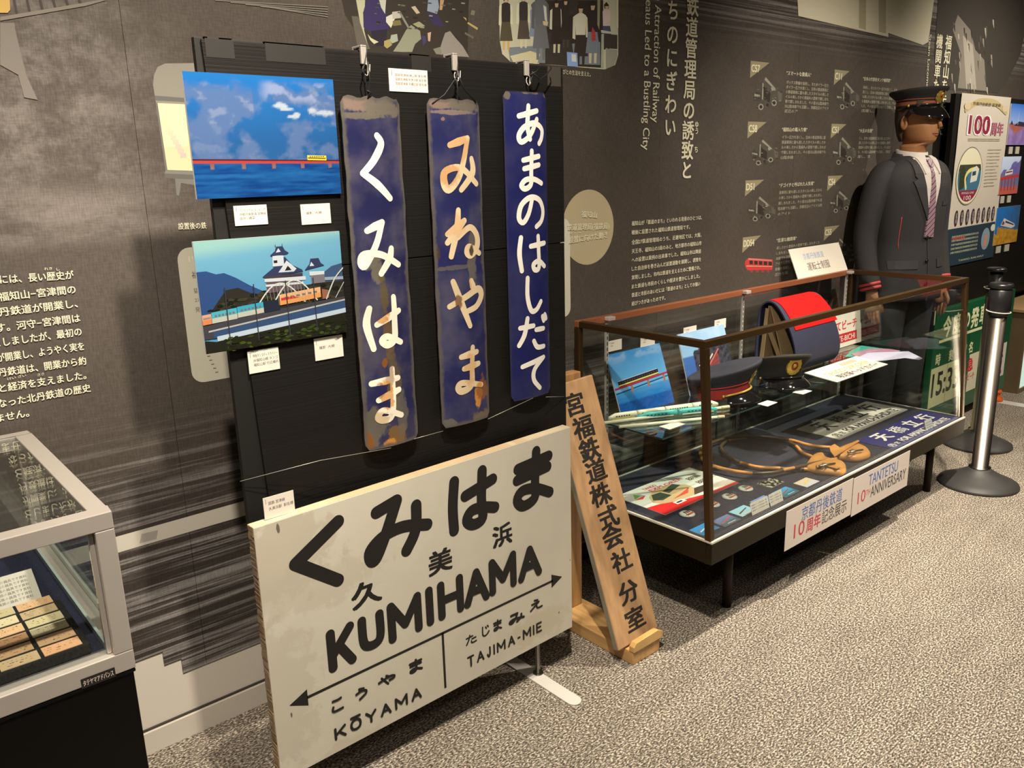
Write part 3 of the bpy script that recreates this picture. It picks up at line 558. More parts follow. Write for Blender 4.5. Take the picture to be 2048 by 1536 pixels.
# ================================================================ black display board
BY = 1.65; BP = vert(BY); black = mat('black_corrugated_plastic', (.0080, .0075, .007, 1), .5, spec=.25, noise=(3, .15), bump=(4, .25, .004), stretch=(.3, 1, 60)); blackm = mat('black_card', (.004, .004, .0035, 1), .6)
bd = thing('display_board', 'tall black corrugated plastic board carrying the three hanging blue signs and two photographs', 'display board', (1.12, BY+.02, 0))
zt = 1.715; zb = .705
g = G(); xl = lambda z: .656+.040*(zt-z)
g.hexa([(xl(1.262), BY, 1.262), (1.608, BY, 1.262), (1.608, BY+.006, 1.262), (xl(1.262), BY+.006, 1.262), (xl(zt), BY, zt-.004), (1.608, BY, zt-.004), (1.608, BY+.006, zt-.004), (xl(zt), BY+.006, zt-.004)])
g.hexa([(xl(zb), BY+.0007, zb), (1.608, BY+.0007, zb), (1.608, BY+.006, zb), (xl(zb), BY+.006, zb), (xl(1.26), BY+.0007, 1.2595), (1.608, BY+.0007, 1.2595), (1.608, BY+.006, 1.2595), (xl(1.26), BY+.006, 1.2595)]); g.build('panel', black, bd, bevel=.0008)
g = G(); g.box(.645, 1.600, BY+.0075, BY+.022, zb+.002, zt); g.build('backing_panel', blackm, bd, bevel=.001)
tape = mat('black_cloth_tape', (.010, .009, .008, 1), .6); tclear = mat('clear_tape', (.05, .045, .04, 1), .12)
for x0, x1, y0 in ((411, 468, 98), (531, 650, 107), (823, 862, 130)):
    a0 = BP.px(x0, y0)[0]; a1 = BP.px(x1, y0)[0]; g = G(); g.box(a0, a1, BY-.0006, BY-.0001, zt-.036, zt-.002); g.box(a0, a1, BY-.0006, BY+.02, zt+.0003, zt+.0008); g.build('tape_strip', tape, bd)
a0 = BP.px(1095, 150)[0]; g = G(); g.box(a0, 1.6, BY-.0005, BY-.0001, zt-.05, zt-.002); g.build('clear_tape', tclear, bd); g = G(); g.box(.668, .69, BY-.0005, BY-.0001, zt-.03, zt+.001); g.build('clear_tape', tclear, bd)
for x in (.88, 1.16):
    g = G(); g.tube([(x, BY+.30, .004), (x, BY+.036, 1.60)], .012, 12); g.tube([(x, BY+.30, 0), (x, BY+.30, .02)], .016, 12); g.build('leg', mat('dark_metal', (.02, .02, .02, 1), .4, .7), bd)
# photographs on the board
def photo_panel(name, label, pl, a0, b0, a1, b1, th, group, art, edge=(.75, .74, .70, 1)):
    g = G(); g.slab(pl, [(a0, b0), (a1, b0), (a1, b1), (a0, b1)], -th, 0, edge)
    def U(u, v): return (a0+(a1-a0)*u, b0+(b1-b0)*v)
    g.h0 = .0002; art(g, pl, U); return tag(g.build(name, mat('photo_paper', None, .16, spec=.55)), label, 'photograph', group)
def grad(g, pl, U, u0, v0, u1, v1, cb, ct, n=1):
    for i in range(n): pass
    g.poly(pl, [U(u0, v0), U(u1, v0), U(u1, v1), U(u0, v1)], None, cols=[cb, cb, ct, ct])
def blob(g, pl, U, cx, cy, rx, ry, c, n=18, j=.18):
    g.poly(pl, [U(cx+rx*math.cos(2*math.pi*i/n)*(1+random.uniform(-j, j)), cy+ry*math.sin(2*math.pi*i/n)*(1+random.uniform(-j, j))) for i in range(n)], c)
def art_bridge(g, pl, U):
    c1, c2 = C(38, 112, 184), C(42, 90, 146); gr = C(92, 112, 156); wh = C(146, 152, 176)
    spots = [(.60, .755, .055, .022), (.64, .735, .05, .016), (.69, .67, .04, .013), (.72, .69, .025, .018), (.84, .73, .04, .03), (.9, .71, .07, .028), (.96, .71, .04, .02)]
    def fn(u, v):
        if v < .30:
            return lerp(C(20, 58, 122), C(36, 96, 158), fbm(u*.6, v*7, 6, 4)*1.5-.35+(.35 if .15 < v < .20 else 0))
        c = lerp(c2, c1, (v-.45)*1.7); n = fbm(u, v, 3.2, 5, 3)
        m = sstep(.42, .60, n+.16*(1-abs(u-.2)*3 if u < .5 else 0)+(.14 if u > .5 and v > .78 else -.04))*sstep(.99, .86, v+.12*(n-.5))
        if .42 < u < .56 and v > .7: m *= .35
        c = lerp(c, gr, m*.85); n2 = fbm(u, v, 9, 4, 8); c = lerp(c, wh, sstep(.55, .75, n2)*m*.5*(1 if v > .6 else .4))
        c = lerp(c, C(150, 156, 188), .8*sstep(.52, .62, n)*sstep(.76, .84, v)*sstep(.98, .92, v)*sstep(.45, .55, u))
        for cx, cy, rx, ry in spots:
            d = math.hypot((u-cx)/rx, (v-cy)/ry)+(n2-.5)*1.6; c = lerp(c, C(178, 182, 194), sstep(1.2, .7, d))
        return c
    g.grid(pl, U, 0, 0, 1, 1, 110, 84, fn)
    g.poly(pl, [U(0, .285), U(1, .27), U(1, .298), U(0, .318)], C(176, 66, 66)); g.poly(pl, [U(0, .309), U(1, .290), U(1, .301), U(0, .322)], C(84, 36, 44))
    for k in range(5): u = .115+k*.203; g.poly(pl, [U(u-.011, .235-k*.001), U(u+.015, .235), U(u+.015, .280), U(u-.011, .280)], C(150, 84, 66)); g.poly(pl, [U(u-.006, .24), U(u+.010, .24), U(u+.008, .262), U(u-.003, .262)], C(100, 110, 130))
    g.poly(pl, [U(.765, .303), U(.905, .298), U(.905, .340), U(.765, .345)], C(232, 205, 60)); g.poly(pl, [U(.77, .316), U(.90, .311), U(.90, .321), U(.77, .326)], C(120, 70, 60))
    for k in range(7): g.poly(pl, [U(.782+k*.016, .328), U(.792+k*.016, .328), U(.792+k*.016, .336), U(.782+k*.016, .336)], C(66, 70, 90))
def art_castle(g, pl, U):
    g.grid(pl, U, 0, 0, 1, 1, 40, 40, lambda u, v: lerp(lerp(C(92, 152, 190), C(118, 172, 196), v*1.2-.3), C(150, 190, 186), sstep(.85, 1, v+(.5-u)*.1)))
    g.poly(pl, [U(0, .2), U(0, .735), U(.06, .735), U(.12, .70), U(.17, .705), U(.24, .655), U(.33, .57), U(.42, .5), U(.42, .3)], C(50, 76, 126)); g.poly(pl, [U(.8, .4), U(.86, .62), U(.92, .67), U(1, .69), U(1, .4)], C(64, 84, 118))
    dk = C(42, 38, 36); gr = C(44, 50, 34)
    g.poly(pl, [U(0, .2), U(.03, .3), U(.09, .42), U(.17, .55), U(.25, .56), U(.33, .50), U(.42, .47), U(.5, .5), U(.8, .52), U(1, .52), U(1, .2)], C(50, 46, 40))
    for k in range(90): u = random.uniform(.05, .98); blob(g, pl, U, u, random.uniform(.34, .5 if u > .3 else .36+u*.6), .02, .015, random.choice([C(34, 34, 26), C(60, 62, 44), C(72, 58, 44)]), 7, .3)
    wh = C(205, 205, 212); rf = C(54, 60, 92); sh = C(98, 78, 84)
    # main keep
    g.poly(pl, [U(.44, .48), U(.69, .48), U(.69, .58), U(.44, .60)], sh); g.poly(pl, [U(.43, .585), U(.72, .565), U(.72, .60), U(.43, .615)], wh); g.poly(pl, [U(.435, .54), U(.70, .53), U(.70, .55), U(.435, .56)], wh)
    g.poly(pl, [U(.42, .635), U(.50, .71), U(.55, .78), U(.585, .80), U(.63, .72), U(.70, .665), U(.705, .645), U(.42, .628)], rf); g.poly(pl, [U(.53, .66), U(.595, .765), U(.66, .68), U(.64, .655)], wh); g.poly(pl, [U(.575, .67), U(.60, .715), U(.625, .67)], dk); g.poly(pl, [U(.43, .615), U(.70, .61), U(.70, .635), U(.43, .635)], C(74, 60, 66))
    g.poly(pl, [U(.495, .72), U(.575, .72), U(.575, .815), U(.50, .82)], wh); g.poly(pl, [U(.505, .75), U(.53, .75), U(.53, .775), U(.505, .775)], dk); g.poly(pl, [U(.485, .825), U(.52, .86), U(.53, .90), U(.575, .90), U(.59, .86), U(.615, .835), U(.6, .822), U(.49, .815)], rf)
    g.poly(pl, [U(.525, .845), U(.545, .885), U(.56, .85)], wh); g.poly(pl, [U(.523, .9), U(.528, .9), U(.526, .93)], dk); g.poly(pl, [U(.57, .9), U(.576, .9), U(.574, .93)], dk)
    # small keep
    g.poly(pl, [U(.76, .52), U(.86, .52), U(.86, .62), U(.76, .63)], C(120, 112, 120)); g.poly(pl, [U(.75, .6), U(.86, .6), U(.86, .63), U(.75, .64)], wh); g.poly(pl, [U(.72, .66), U(.755, .71), U(.765, .76), U(.825, .76), U(.84, .71), U(.865, .685), U(.72, .655)], rf); g.poly(pl, [U(.755, .69), U(.77, .73), U(.79, .69)], wh)
    g.poly(pl, [U(.86, .54), U(1, .53), U(1, .56), U(.86, .57)], C(150, 160, 172))
    # arches
    for u0, u1, hgt in ((.36, .70, .56), (.47, .79, .575)):
        pts = [U(u0+(u1-u0)*t, .36+(hgt-.36)*math.sin(math.pi*t)) for t in [i/14 for i in range(15)]]; g.stroke(pl, pts, .0028, C(215, 210, 200), smooth=False)
        for i in range(3, 12): t = i/14; g.stroke(pl, [U(u0+(u1-u0)*t, .36+(hgt-.36)*math.sin(math.pi*t)), U(u0+(u1-u0)*(t+.03), .36)], .0007, C(160, 156, 150), smooth=False)
    g.stroke(pl, [U(.86, .36), U(.93, .54), U(1, .64)], .003, C(200, 198, 190)); g.stroke(pl, [U(.93, .36), U(1, .5)], .002, C(180, 178, 172))
    # train and viaduct
    g.poly(pl, [U(0, .13), U(0, .25), U(.5, .32), U(1, .36), U(1, .13)], C(70, 66, 72))
    def car(u0, u1, c1, c2, v0=.28, hh=.10, sl=.1):
        y = lambda u: v0+sl*(u-.5); g.poly(pl, [U(u0, y(u0)), U(u1, y(u1)), U(u1, y(u1)+hh), U(u0, y(u0)+hh)], c2); g.poly(pl, [U(u0, y(u0)+hh*.45), U(u1, y(u1)+hh*.45), U(u1, y(u1)+hh), U(u0, y(u0)+hh)], c1)
        for k in range(6): u = u0+(u1-u0)*(.12+k*.14); g.poly(pl, [U(u, y(u)+hh*.52), U(u+(u1-u0)*.09, y(u)+hh*.52), U(u+(u1-u0)*.09, y(u)+hh*.72), U(u, y(u)+hh*.72)], C(120, 110, 110))
    car(0, .058, C(216, 160, 130), C(220, 130, 84), .31, .09); car(.06, .225, C(76, 170, 190), C(190, 186, 172), .31); car(.228, .405, C(60, 160, 190), C(190, 186, 172), .315); car(.52, .82, C(226, 170, 124), C(226, 150, 84), .35, .10)
    g.poly(pl, [U(.53, .395), U(.66, .405), U(.62, .425), U(.53, .42)], C(190, 60, 54)); g.poly(pl, [U(.41, .30), U(.52, .31), U(.50, .41), U(.41, .41)], C(40, 44, 58)); g.poly(pl, [U(.83, .36), U(.88, .365), U(.88, .44), U(.83, .46)], C(150, 96, 76))
    g.poly(pl, [U(.03, .19), U(1, .32), U(1, .335), U(.03, .205)], C(180, 176, 172)); g.poly(pl, [U(.06, .13), U(1, .22), U(1, .32), U(.06, .19)], C(56, 78, 116)); g.poly(pl, [U(.08, .10), U(1, .20), U(1, .245), U(.08, .145)], C(190, 200, 212))
    g.poly(pl, [U(0, 0), U(1, 0), U(1, .20), U(.08, .095), U(0, .12)], C(40, 38, 30))
    for k in range(110): blob(g, pl, U, random.uniform(.12, .99), random.uniform(.005, .13), .02, .012, random.choice([C(36, 44, 24), C(56, 66, 30), C(40, 36, 26), C(70, 80, 34)]), 7, .35)
    for u in (.16, .35, .57, .77): g.poly(pl, [U(u-.0035, .05), U(u+.0035, .05), U(u+.0035, .58), U(u-.0035, .58)], C(62, 58, 66))
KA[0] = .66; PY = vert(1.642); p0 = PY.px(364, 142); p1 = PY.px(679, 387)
photo_panel('photo_panel', 'photograph of a yellow railcar on a red bridge under clouds, on the black board', PY, p0[0], p1[1], PY.px(674, 270)[0], p0[1], .006, 'photographs on the black board', art_bridge)
p0 = PY.px(390, 480); p1 = PY.px(689, 668); p2 = PY.px(412, 704)
photo_panel('photo_panel', 'photograph of a white castle with trains crossing a viaduct, on the black board', PY, PY.px(398, 590)[0], (p1[1]+p2[1])/2, PY.px(686, 560)[0], PY.px(680, 462)[1], .006, 'photographs on the black board', art_castle)
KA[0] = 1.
# caption cards
def card(pl, TL, BR, label, lines, group, name='caption_card', th=.0012, tilt=None, base=(.66, .62, .56, 1), xf=1.0, y0=.30, pitch=.2, hs=.15):
    a0, b1 = pl.px(*TL); a1, b0 = pl.px(*BR); g = G(); g.slab(pl, [(a0, b0), (a1, b0), (a1, b1), (a0, b1)], 0, th, base)
    W_, H_ = a1-a0, b1-b0
    g.rect(pl, a0+W_*.07, b1-H_*.30, a0+W_*.085, b1-H_*.08, (.2, .15, .14, 1), th+.0001)
    for i, t in enumerate(lines):
        wd_ = min(.8, .09*len(t))*xf; g.text(pl, t, (a0+W_*.16, b1-H_*(y0+i*pitch)), (a0+W_*(.16+wd_), b1-H_*(y0+i*pitch)), H_*hs, (.10, .08, .08, 1), .01, h=th+.0001, raw=True, res=1)
    return tag(g.build(name, PRINT), label, 'caption card', group)
CB = vert(BY-.001); GC = 'caption cards on the black board'
card(CB, (466, 412), (536, 448), 'white caption card under the left half of the bridge photograph', ["ぷらんぷりん ラッピング", "京都丹後鉄道 宮舞線", "由良川橋梁"], GC)
card(CB, (600, 409), (662, 446), 'white caption card under the right end of the bridge photograph', ["撮影  大槻"], GC, y0=.5)
card(CB, (494, 703), (560, 737), 'white caption card under the left half of the castle photograph', ["特急タンゴディスカバリー", "JR福知山線 タンゴ", "福知山駅 付近構内"], GC)
card(CB, (627, 678), (687, 712), 'white caption card under the right end of the castle photograph', ["撮影  大槻"], GC, y0=.5)
card(CB, (776, 136), (856, 186), 'white caption card with three lines of text, between the left and middle blue signs', ["国鉄宮津線 峰山駅 駅名標", "国鉄宮津線 久美浜駅 駅名標", "国鉄宮津線 天橋立駅 駅名標"], GC, y0=.32, pitch=.19, hs=.13)
SP = vert(1.60); card(SP, (525, 997), (590, 1022), 'white caption card standing on top of the large white station sign', ["国鉄 宮津線", "久美浜駅  駅名標"], GC, y0=.36, pitch=.26, hs=.17)
# ================================================================ hanging blue enamel signs
def hanging(label, pxs, yy, bow, top_cut, blots_px, edge, trace, lcol, lblots, wd, base, cords, edgew=.1, edgeamt=.9, mottle=.25, taper=None, dents=0.):
    pl = vert(yy); (xl, yt), (xr, _), (xb, yb) = pxs
    a0, b1 = pl.px(xl, yt); a1 = pl.px(xr, yt)[0]; b0 = pl.px(xb, yb)[1]; ac = (a0+a1)/2; bc = (b0+b1)/2; hw = (a1-a0)/2; hh = (b1-b0)/2
    def srf(a, b, h=0.0):
        u = (a-ac)/hw; ny = -bow*(1-u*u)+dents*.002*math.sin(b*37+a*21)*math.sin(b*13+2)
        return Vector((a, yy+ny-h, b))
    def loc(x, y, rx, ry, c, k): a, b = pl.px(x, y); return (a-ac, b-bc, rx, ry, c, k)
    B = [loc(*q) for q in blots_px]; ms = enamel('enamel_blue', base, hw, hh, B, edge, edgew, edgeamt=edgeamt, mottle=mottle)
    ml = enamel('enamel_letter', lcol, hw, hh, [loc(*q) for q in lblots], edgeamt=0, rough=.35, mottle=.12)
    nx_, ny_ = 14, 60; g = G(); V = []; r = .008
    def clampx(i, b):   # rounded corners
        d = min(b1-b, b-b0); k = hw if d > r else hw-r+math.sqrt(max(0, r*r-(r-d)**2)); j = 0 if not dents else dents*.0009*math.sin(b*90)*math.sin(b*31)
        return ac+(k+j)*(2*i/nx_-1)
    for s_ in (0, -.0022):
        for j in range(ny_+1):
            b = b0+(b1-b0)*j/ny_
            for i in range(nx_+1): V.append(srf(clampx(i, b), b+(dents*.003*math.sin(i*1.3) if j == ny_ else 0), s_))
    M_ = (nx_+1)*(ny_+1); Fs = []
    for j in range(ny_):
        for i in range(nx_):
            q = j*(nx_+1)+i; Fs += [(q, q+1, q+nx_+2, q+nx_+1), (M_+q+nx_+1, M_+q+nx_+2, M_+q+1, M_+q)]
    for j in range(ny_):
        for i in (0, nx_): q = j*(nx_+1)+i; Fs.append((q, q+nx_+1, M_+q+nx_+1, M_+q))
    for i in range(nx_):
        for j in (0, ny_): q = j*(nx_+1)+i; Fs.append((q, q+1, M_+q+1, M_+q))
    g.mesh(V, Fs, sm=False)
    o = g.build('hanging_station_sign', ms, org=(ac, yy, bc)); tag(o, label, 'sign', 'blue enamel signs hanging on the black board')
    g = G()
    for segs, zf in trace: g.tr(pl, segs, wd, (1, 1, 1, 1), zf, h=.0005, fn=lambda a, b, e=0: srf(a, b, .0006+e), taper=taper)
    g.build('lettering', ml, o)
    if cords:
        g = G()
        for c in cords: g.tube([pl.at(x, y, .004+d) for x, y, d in c], .0016, 6)
        g.build('cord', mat('black_cord', (.008, .008, .008, 1), .5), o)
    return o
Z4 = (640, 0, 2.9257); Z6 = (640, 450, 2.793)
hanging('rusty blue enamel sign lettered くみはま, leftmost of the three hanging signs', ((680, 192), (797, 192), (725, 905)), 1.628, .010, 0,
 [(715, 205, .045, .02, PINK, 1), (760, 215, .05, .02, GREY, .95), (720, 232, .07, .008, GREY, .9), (735, 520, .03, .02, GREY, .9), (752, 545, .016, .035, GREY, .9), (762, 590, .013, .05, (.09, .07, .03, 1), .85), (772, 680, .014, .05, (.12, .075, .03, 1), .8), (785, 760, .02, .08, (.10, .075, .04, 1), .75),
  (740, 855, .05, .05, GREY, .9), (735, 885, .014, .03, RUST, 1), (790, 870, .03, .03, (.16, .09, .03, 1), .95), (775, 885, .02, .015, ORNG, .9), (800, 895, .04, .012, RUST, .9), (800, 820, .02, .06, GREY, .7), (766, 725, .008, .012, RUST, 1), (700, 480, .012, .02, GREY, .6)],
 (.085, .078, .07, 1), [("318,795 343,845 300,940 238,1015|238,1015 320,1080 395,1160", Z4), ("253,32 334,-16|334,-16 300,110 245,225 225,210 240,165 330,165 430,220|385,130 375,190 330,270", Z6),
 ("265,465 255,560 290,690|308,555 425,475|395,400 402,520 405,630 365,665 335,645 365,620 440,650", Z6), ("280,885 425,850|315,975 430,915|390,800 395,940 385,1060 340,1085 315,1070 345,1030 440,1055", Z6)],
 CREAM, [(768, 600, .012, .04, ORNG, .8), (758, 630, .018, .02, ORNG, .8), (775, 740, .012, .05, RUST, .6), (770, 790, .02, .04, ORNG, .8), (755, 780, .012, .02, RUST, .6), (760, 835, .03, .02, (.45, .28, .10, 1), .6)],
 .0175, (.017, .018, .068, 1), [[(727, 100, .012), (722, 140, .006), (733, 190, .003), (738, 208, .0)], [(728, 125, .012), (733, 160, .009), (732, 190, .004), (730, 212, .0)], [(727, 182, .008), (737, 186, .01), (731, 198, .004)]], .10, .9, .35, (.8, 1.05, .8), 1.)
hanging('blue enamel sign with orange stained lettering みねやま, middle of the three hanging signs', ((853, 197), (957, 197), (884, 858)), 1.630, .010, 0,
 [(880, 205, .04, .016, PINK, 1), (925, 212, .05, .014, GREY, .95), (900, 225, .06, .006, (.22, .17, .13, 1), .7), (882, 238, .006, .005, PINK, 1), (873, 505, .01, .02, DRT, .9), (940, 530, .016, .06, GREY, .8), (905, 535, .06, .006, GREY, .6), (940, 480, .014, .03, GREY, .7),
  (955, 790, .014, .03, ORNG, 1), (962, 780, .02, .04, RUST, .8), (962, 835, .03, .03, (.13, .10, .07, 1), .9), (966, 845, .02, .012, ORNG, .8), (895, 850, .03, .016, (.12, .11, .10, 1), .9), (928, 858, .06, .008, GREY, .9)],
 (.09, .08, .07, 1), [("745,850 850,810|850,810 825,940 790,1050 740,1110 715,1060 725,1000 810,985 905,1075|875,930 880,1010 812,1110", Z4), ("795,1230 785,1350 755,1500|735,1370 830,1290|830,1290 735,1420|790,1390 860,1330 905,1370 910,1440 870,1490 845,1475 860,1442 925,1480", Z4),
 ("715,455 800,400 870,355 893,390 865,450 810,480|830,310 848,365|730,315 775,430 825,560", Z6), ("775,735 865,705|790,800 875,770|840,680 835,800 830,890 780,925 760,905 785,878 890,888", Z6)],
 (.62, .50, .33, 1), [(910, 290, .05, .035, (.50, .28, .12, 1), .75), (895, 350, .03, .03, (.50, .26, .10, 1), .8), (905, 450, .04, .035, (.58, .38, .20, 1), .7), (938, 500, .009, .014, DRT, .95), (912, 600, .014, .02, (.16, .07, .03, 1), .9), (930, 570, .015, .02, (.52, .30, .12, 1), .7), (935, 735, .02, .05, (.50, .30, .13, 1), .7), (955, 770, .012, .012, ORNG, .9)],
 .0175, (.017, .020, .084, 1), [[(908, 128, .012), (906, 155, .01), (885, 190, .004), (862, 208, .0)], [(908, 150, .01), (925, 180, .004), (950, 205, .0)], [(908, 150, .006), (911, 180, .004), (913, 280, .003)]], .09, .85, .3, (.8, 1.1, .8), .6)
hanging('clean blue enamel sign lettered あまのはしだて, rightmost of the three hanging signs', ((1006, 182), (1091, 182), (1018, 805)), 1.634, .010, 0,
 [(1012, 190, .01, .01, GREY, .9), (1055, 186, .03, .004, PINK, .8), (1088, 190, .008, .008, GREY, .9), (1018, 800, .006, .01, (.1, .1, .12, 1), .8)],
 (.03, .03, .06, 1), [("1150,680 1255,650|1203,622 1198,740 1213,815|1255,700 1215,790 1165,832 1150,795 1180,745 1240,722 1287,755 1287,805 1270,840", Z4), ("1175,938 1268,915|1180,988 1268,965|1223,885 1220,1000 1218,1078 1185,1105 1165,1085 1190,1052 1240,1050 1285,1072", Z4),
 ("1225,1165 1205,1250 1175,1302 1152,1275 1165,1200 1215,1155 1270,1170 1295,1230 1285,1290 1252,1325", Z4), ("1110,70 1103,160 1115,255|1162,118 1245,100|1205,62 1208,140 1210,235 1185,248 1178,218 1210,200 1245,228", Z6),
 ("1145,295 1145,400 1165,475 1195,470 1222,425", Z6), ("1108,575 1178,560|1145,520 1130,610 1103,672|1193,582 1238,575|1180,645 1200,678 1240,674|1232,508 1240,532|1247,498 1255,520", Z6), ("1120,790 1238,735|1238,735 1185,800 1180,860 1215,905", Z6)],
 (.80, .78, .72, 1), [], .0145, (.013, .016, .090, 1), [[(1054, 150, .012), (1058, 170, .006), (1061, 188, .0)], [(1053, 145, .016), (1070, 160, .014), (1082, 152, .014), (1095, 138, .01), (1098, 134, .002)], [(1049, 152, .014), (1062, 144, .018), (1072, 136, .01)]], .05, .7, .1, (.9, 1.0, .9), .0)
for k, (x, y) in enumerate(((723, 97), (906, 116), (1050, 127))):
    a, b = BP.px(x, y); lb = ('steel clamp holding the cord of the leftmost hanging sign', 'steel clamp holding the cord of the middle hanging sign', 'steel clamp holding the cord of the rightmost hanging sign')[k]
    t = thing('hook_clamp', lb, 'clamp', (a, BY-.004, zt-.01), 'steel clamps on the top edge of the board'); st = mat('nickel_steel', (.55, .52, .48, 1), .35, .5)
    g = G(); g.box(a-.007, a+.007, BY-.009, BY-.0015, zt-.03, zt+.008); g.box(a-.007, a+.007, BY-.009, BY+.03, zt+.004, zt+.009); g.box(a-.007, a+.007, BY+.0235, BY+.03, zt-.025, zt+.006); g.build('clamp_body', st, t, bevel=.0015)
    g = G(); g.tube([(a+math.sin(q)*.006, BY-.012-.002*math.cos(q*2), zt-.042+math.cos(q)*.012) for q in [i*.55 for i in range(11)]], .0014, 6); g.tube([(a+.003, BY-.012, zt-.052), (a+.008, BY-.014, zt-.045), (a+.011, BY-.012, zt-.03)], .0013, 6); g.build('hook', st, t)
cordm = mat('grey_wire', (.30, .32, .28, 1), .3, .3)
rw = thing('retaining_wire', 'thin grey wire stretched across the lower ends of the hanging signs', 'wire', BP.at(700, 900, .03)); V6 = vert(1.60)
for P_w in ([BP.at(479, 962, .003), V6.at(640, 921), V6.at(782, 896)], [V6.at(828, 878), V6.at(886, 862)], [V6.at(976, 838), V6.at(1066, 796)], [vert(1.62).at(1092, 794), BP.at(1127, 793, .002)]): g = G(); g.tube(P_w, .0008, 6); g.build('wire_segment', cordm, rw)
# ================================================================ large white station name sign
SY = 1.58; SG = vert(SY); zf = (480, 850, 2.2386)
sx0, sx1 = SG.px(503, 1060)[0]+.004, SG.px(1143, 1100)[0]; sz1 = .757; sz0 = .133; th = .030; sc_ = Vector(((sx0+sx1)/2, SY, (sz0+sz1)/2)); hw, hh = (sx1-sx0)/2, (sz1-sz0)/2
sg = thing('station_name_sign', 'large white station name sign lettered くみはま KUMIHAMA with rusty edges, on the floor stand', 'sign', (sc_.x, SY, sz0))
def sb(x, y, rx, ry, c, k): a, b = SG.px(x, y); return (a-sc_.x, b-sz0, rx, ry, c, k)
face = enamel('sign_face', (.57, .55, .47, 1), hw, hh, [sb(560, 1110, .14, .12, (.42, .38, .30, 1), .55), sb(620, 1180, .2, .06, (.45, .42, .34, 1), .5), sb(560, 1400, .1, .2, (.44, .41, .34, 1), .5), sb(1080, 1250, .12, .05, (.50, .46, .33, 1), .6), sb(700, 1500, .1, .04, (.48, .44, .34, 1), .5), sb(583, 1431, .003, .008, DRT, .9), sb(556, 1057, .004, .012, DRT, .8), sb(1118, 1225, .003, .004, DRT, .8), sb(1140, 1120, .002, .004, RUST, .8)], rough=.32, edgeamt=0, mottle=.06)
rustm = enamel('rust_edge', (.36, .24, .13, 1), 1, 1, [(0, .2, .5, .5, RUST, .6)], rough=.8, edgeamt=0, mottle=.3)
def shear(g):
    for v in g.V: v.z -= .0145*(sx1-v.x)/(sx1-sx0)
g = G(); g.box(sx0, sx1, SY, SY+.002, sz0, sz1); shear(g); g.build('face', face, sg, bevel=.0012)
g = G(); n = 60
for side in range(4):
    for i in range(n):
        t0, t1 = i/n, (i+1)/n; j = lambda: random.uniform(-.0012, .0012)
        if side == 0: g.hexa([(sx0-.0006+j(), SY+.0022, sz0+(sz1-sz0)*t0), (sx0+.004, SY+.0022, sz0+(sz1-sz0)*t0), (sx0+.004, SY+th, sz0+(sz1-sz0)*t0), (sx0+j(), SY+th, sz0+(sz1-sz0)*t0), (sx0-.0006+j(), SY+.0022, sz0+(sz1-sz0)*t1), (sx0+.004, SY+.0022, sz0+(sz1-sz0)*t1), (sx0+.004, SY+th, sz0+(sz1-sz0)*t1), (sx0+j(), SY+th, sz0+(sz1-sz0)*t1)])
g.box(sx1-.004, sx1, SY+.0022, SY+th, sz0, sz1); g.box(sx0+.004, sx1-.004, SY+.0022, SY+th, sz0, sz0+.004); shear(g); g.build('rusted_side', rustm, sg, label='rusted brown side edge')
g = G(); g.box(sx0+.001, sx1-.001, SY+.0021, SY+th, sz1-.004, sz1+.0005); shear(g); g.build('top_edge', enamel('sign_top', (.66, .56, .38, 1), 1, 1, [(0, .62, .3, .05, ORNG, .3)], rough=.5, edgeamt=0, mottle=.2), sg, label='cream painted top edge, chipped')
# lettering
LB = (.014, .014, .013, 1); g = G(); H1 = .0006; FN = None
big = ["438,432 248,622|248,622 438,695", "610,392 700,338|700,338 655,480 612,592 588,608 583,565 640,500 730,455 838,445|788,360 785,470 745,562", "958,255 952,370 958,472|1008,318 1130,242|1083,205 1080,330 1085,415 1045,445 1015,428 1035,385 1085,368 1140,368", "1243,198 1380,138|1240,248 1375,186|1325,118 1320,250 1318,325 1268,362 1240,338 1262,296 1320,283 1385,300"]
for s_ in big: g.tr(SG, s_, .031, LB, zf, h=H1)
def zz(x, y): return (zf[0]+x/zf[2], zf[1]+y/zf[2])
base_b = SG.px(*zz(410, 1116))[1]; 
for ch, x0, yb_, x1, yt_ in (('K', 398, 1116, 508, 872), ('U', 536, 1030, 640, 818), ('M', 666, 985, 808, 740), ('I', 832, 908, 864, 715), ('H', 888, 882, 996, 660), ('A', 1003, 828, 1112, 618), ('M', 1116, 772, 1234, 556), ('A', 1244, 714, 1348, 518)):
    latin(g, SG, ch, zz(x0, yb_), zz(x1, yt_), .0235, LB, H1)
for ch, x0, yb_, x1, yt_ in (('久', 506, 832, 626, 676), ('美', 848, 680, 944, 540), ('浜', 1134, 556, 1214, 430)): g.tbox(SG, ch, zz(x0, yb_), zz(x1, yt_), LB, .03, h=H1)
A_ = SG.px(*zz(300, 1220)); B_ = SG.px(*zz(1400, 697)); zl = (A_[1]+B_[1])/2
g.poly(SG, [(A_[0], A_[1]-.0035), (B_[0], B_[1]-.0035), (B_[0], B_[1]+.0035), (A_[0], A_[1]+.0035)], LB, H1)
tipL = SG.px(*zz(220, 1253))[0]; hL = SG.px(*zz(303, 1220))[0]; g.poly(SG, [(tipL, A_[1]), (hL, A_[1]-.021), (hL, A_[1]+.021)], LB, H1)
tipR = SG.px(*zz(1441, 677))[0]; hR = SG.px(*zz(1394, 700))[0]; g.poly(SG, [(tipR, B_[1]), (hR, B_[1]+.021), (hR, B_[1]-.021)], LB, H1)
cx_ = SG.px(*zz(910, 1000))[0]; g.rect(SG, cx_-.0035, SG.px(*zz(917, 1178))[1], cx_+.0035, zl, LB, H1)
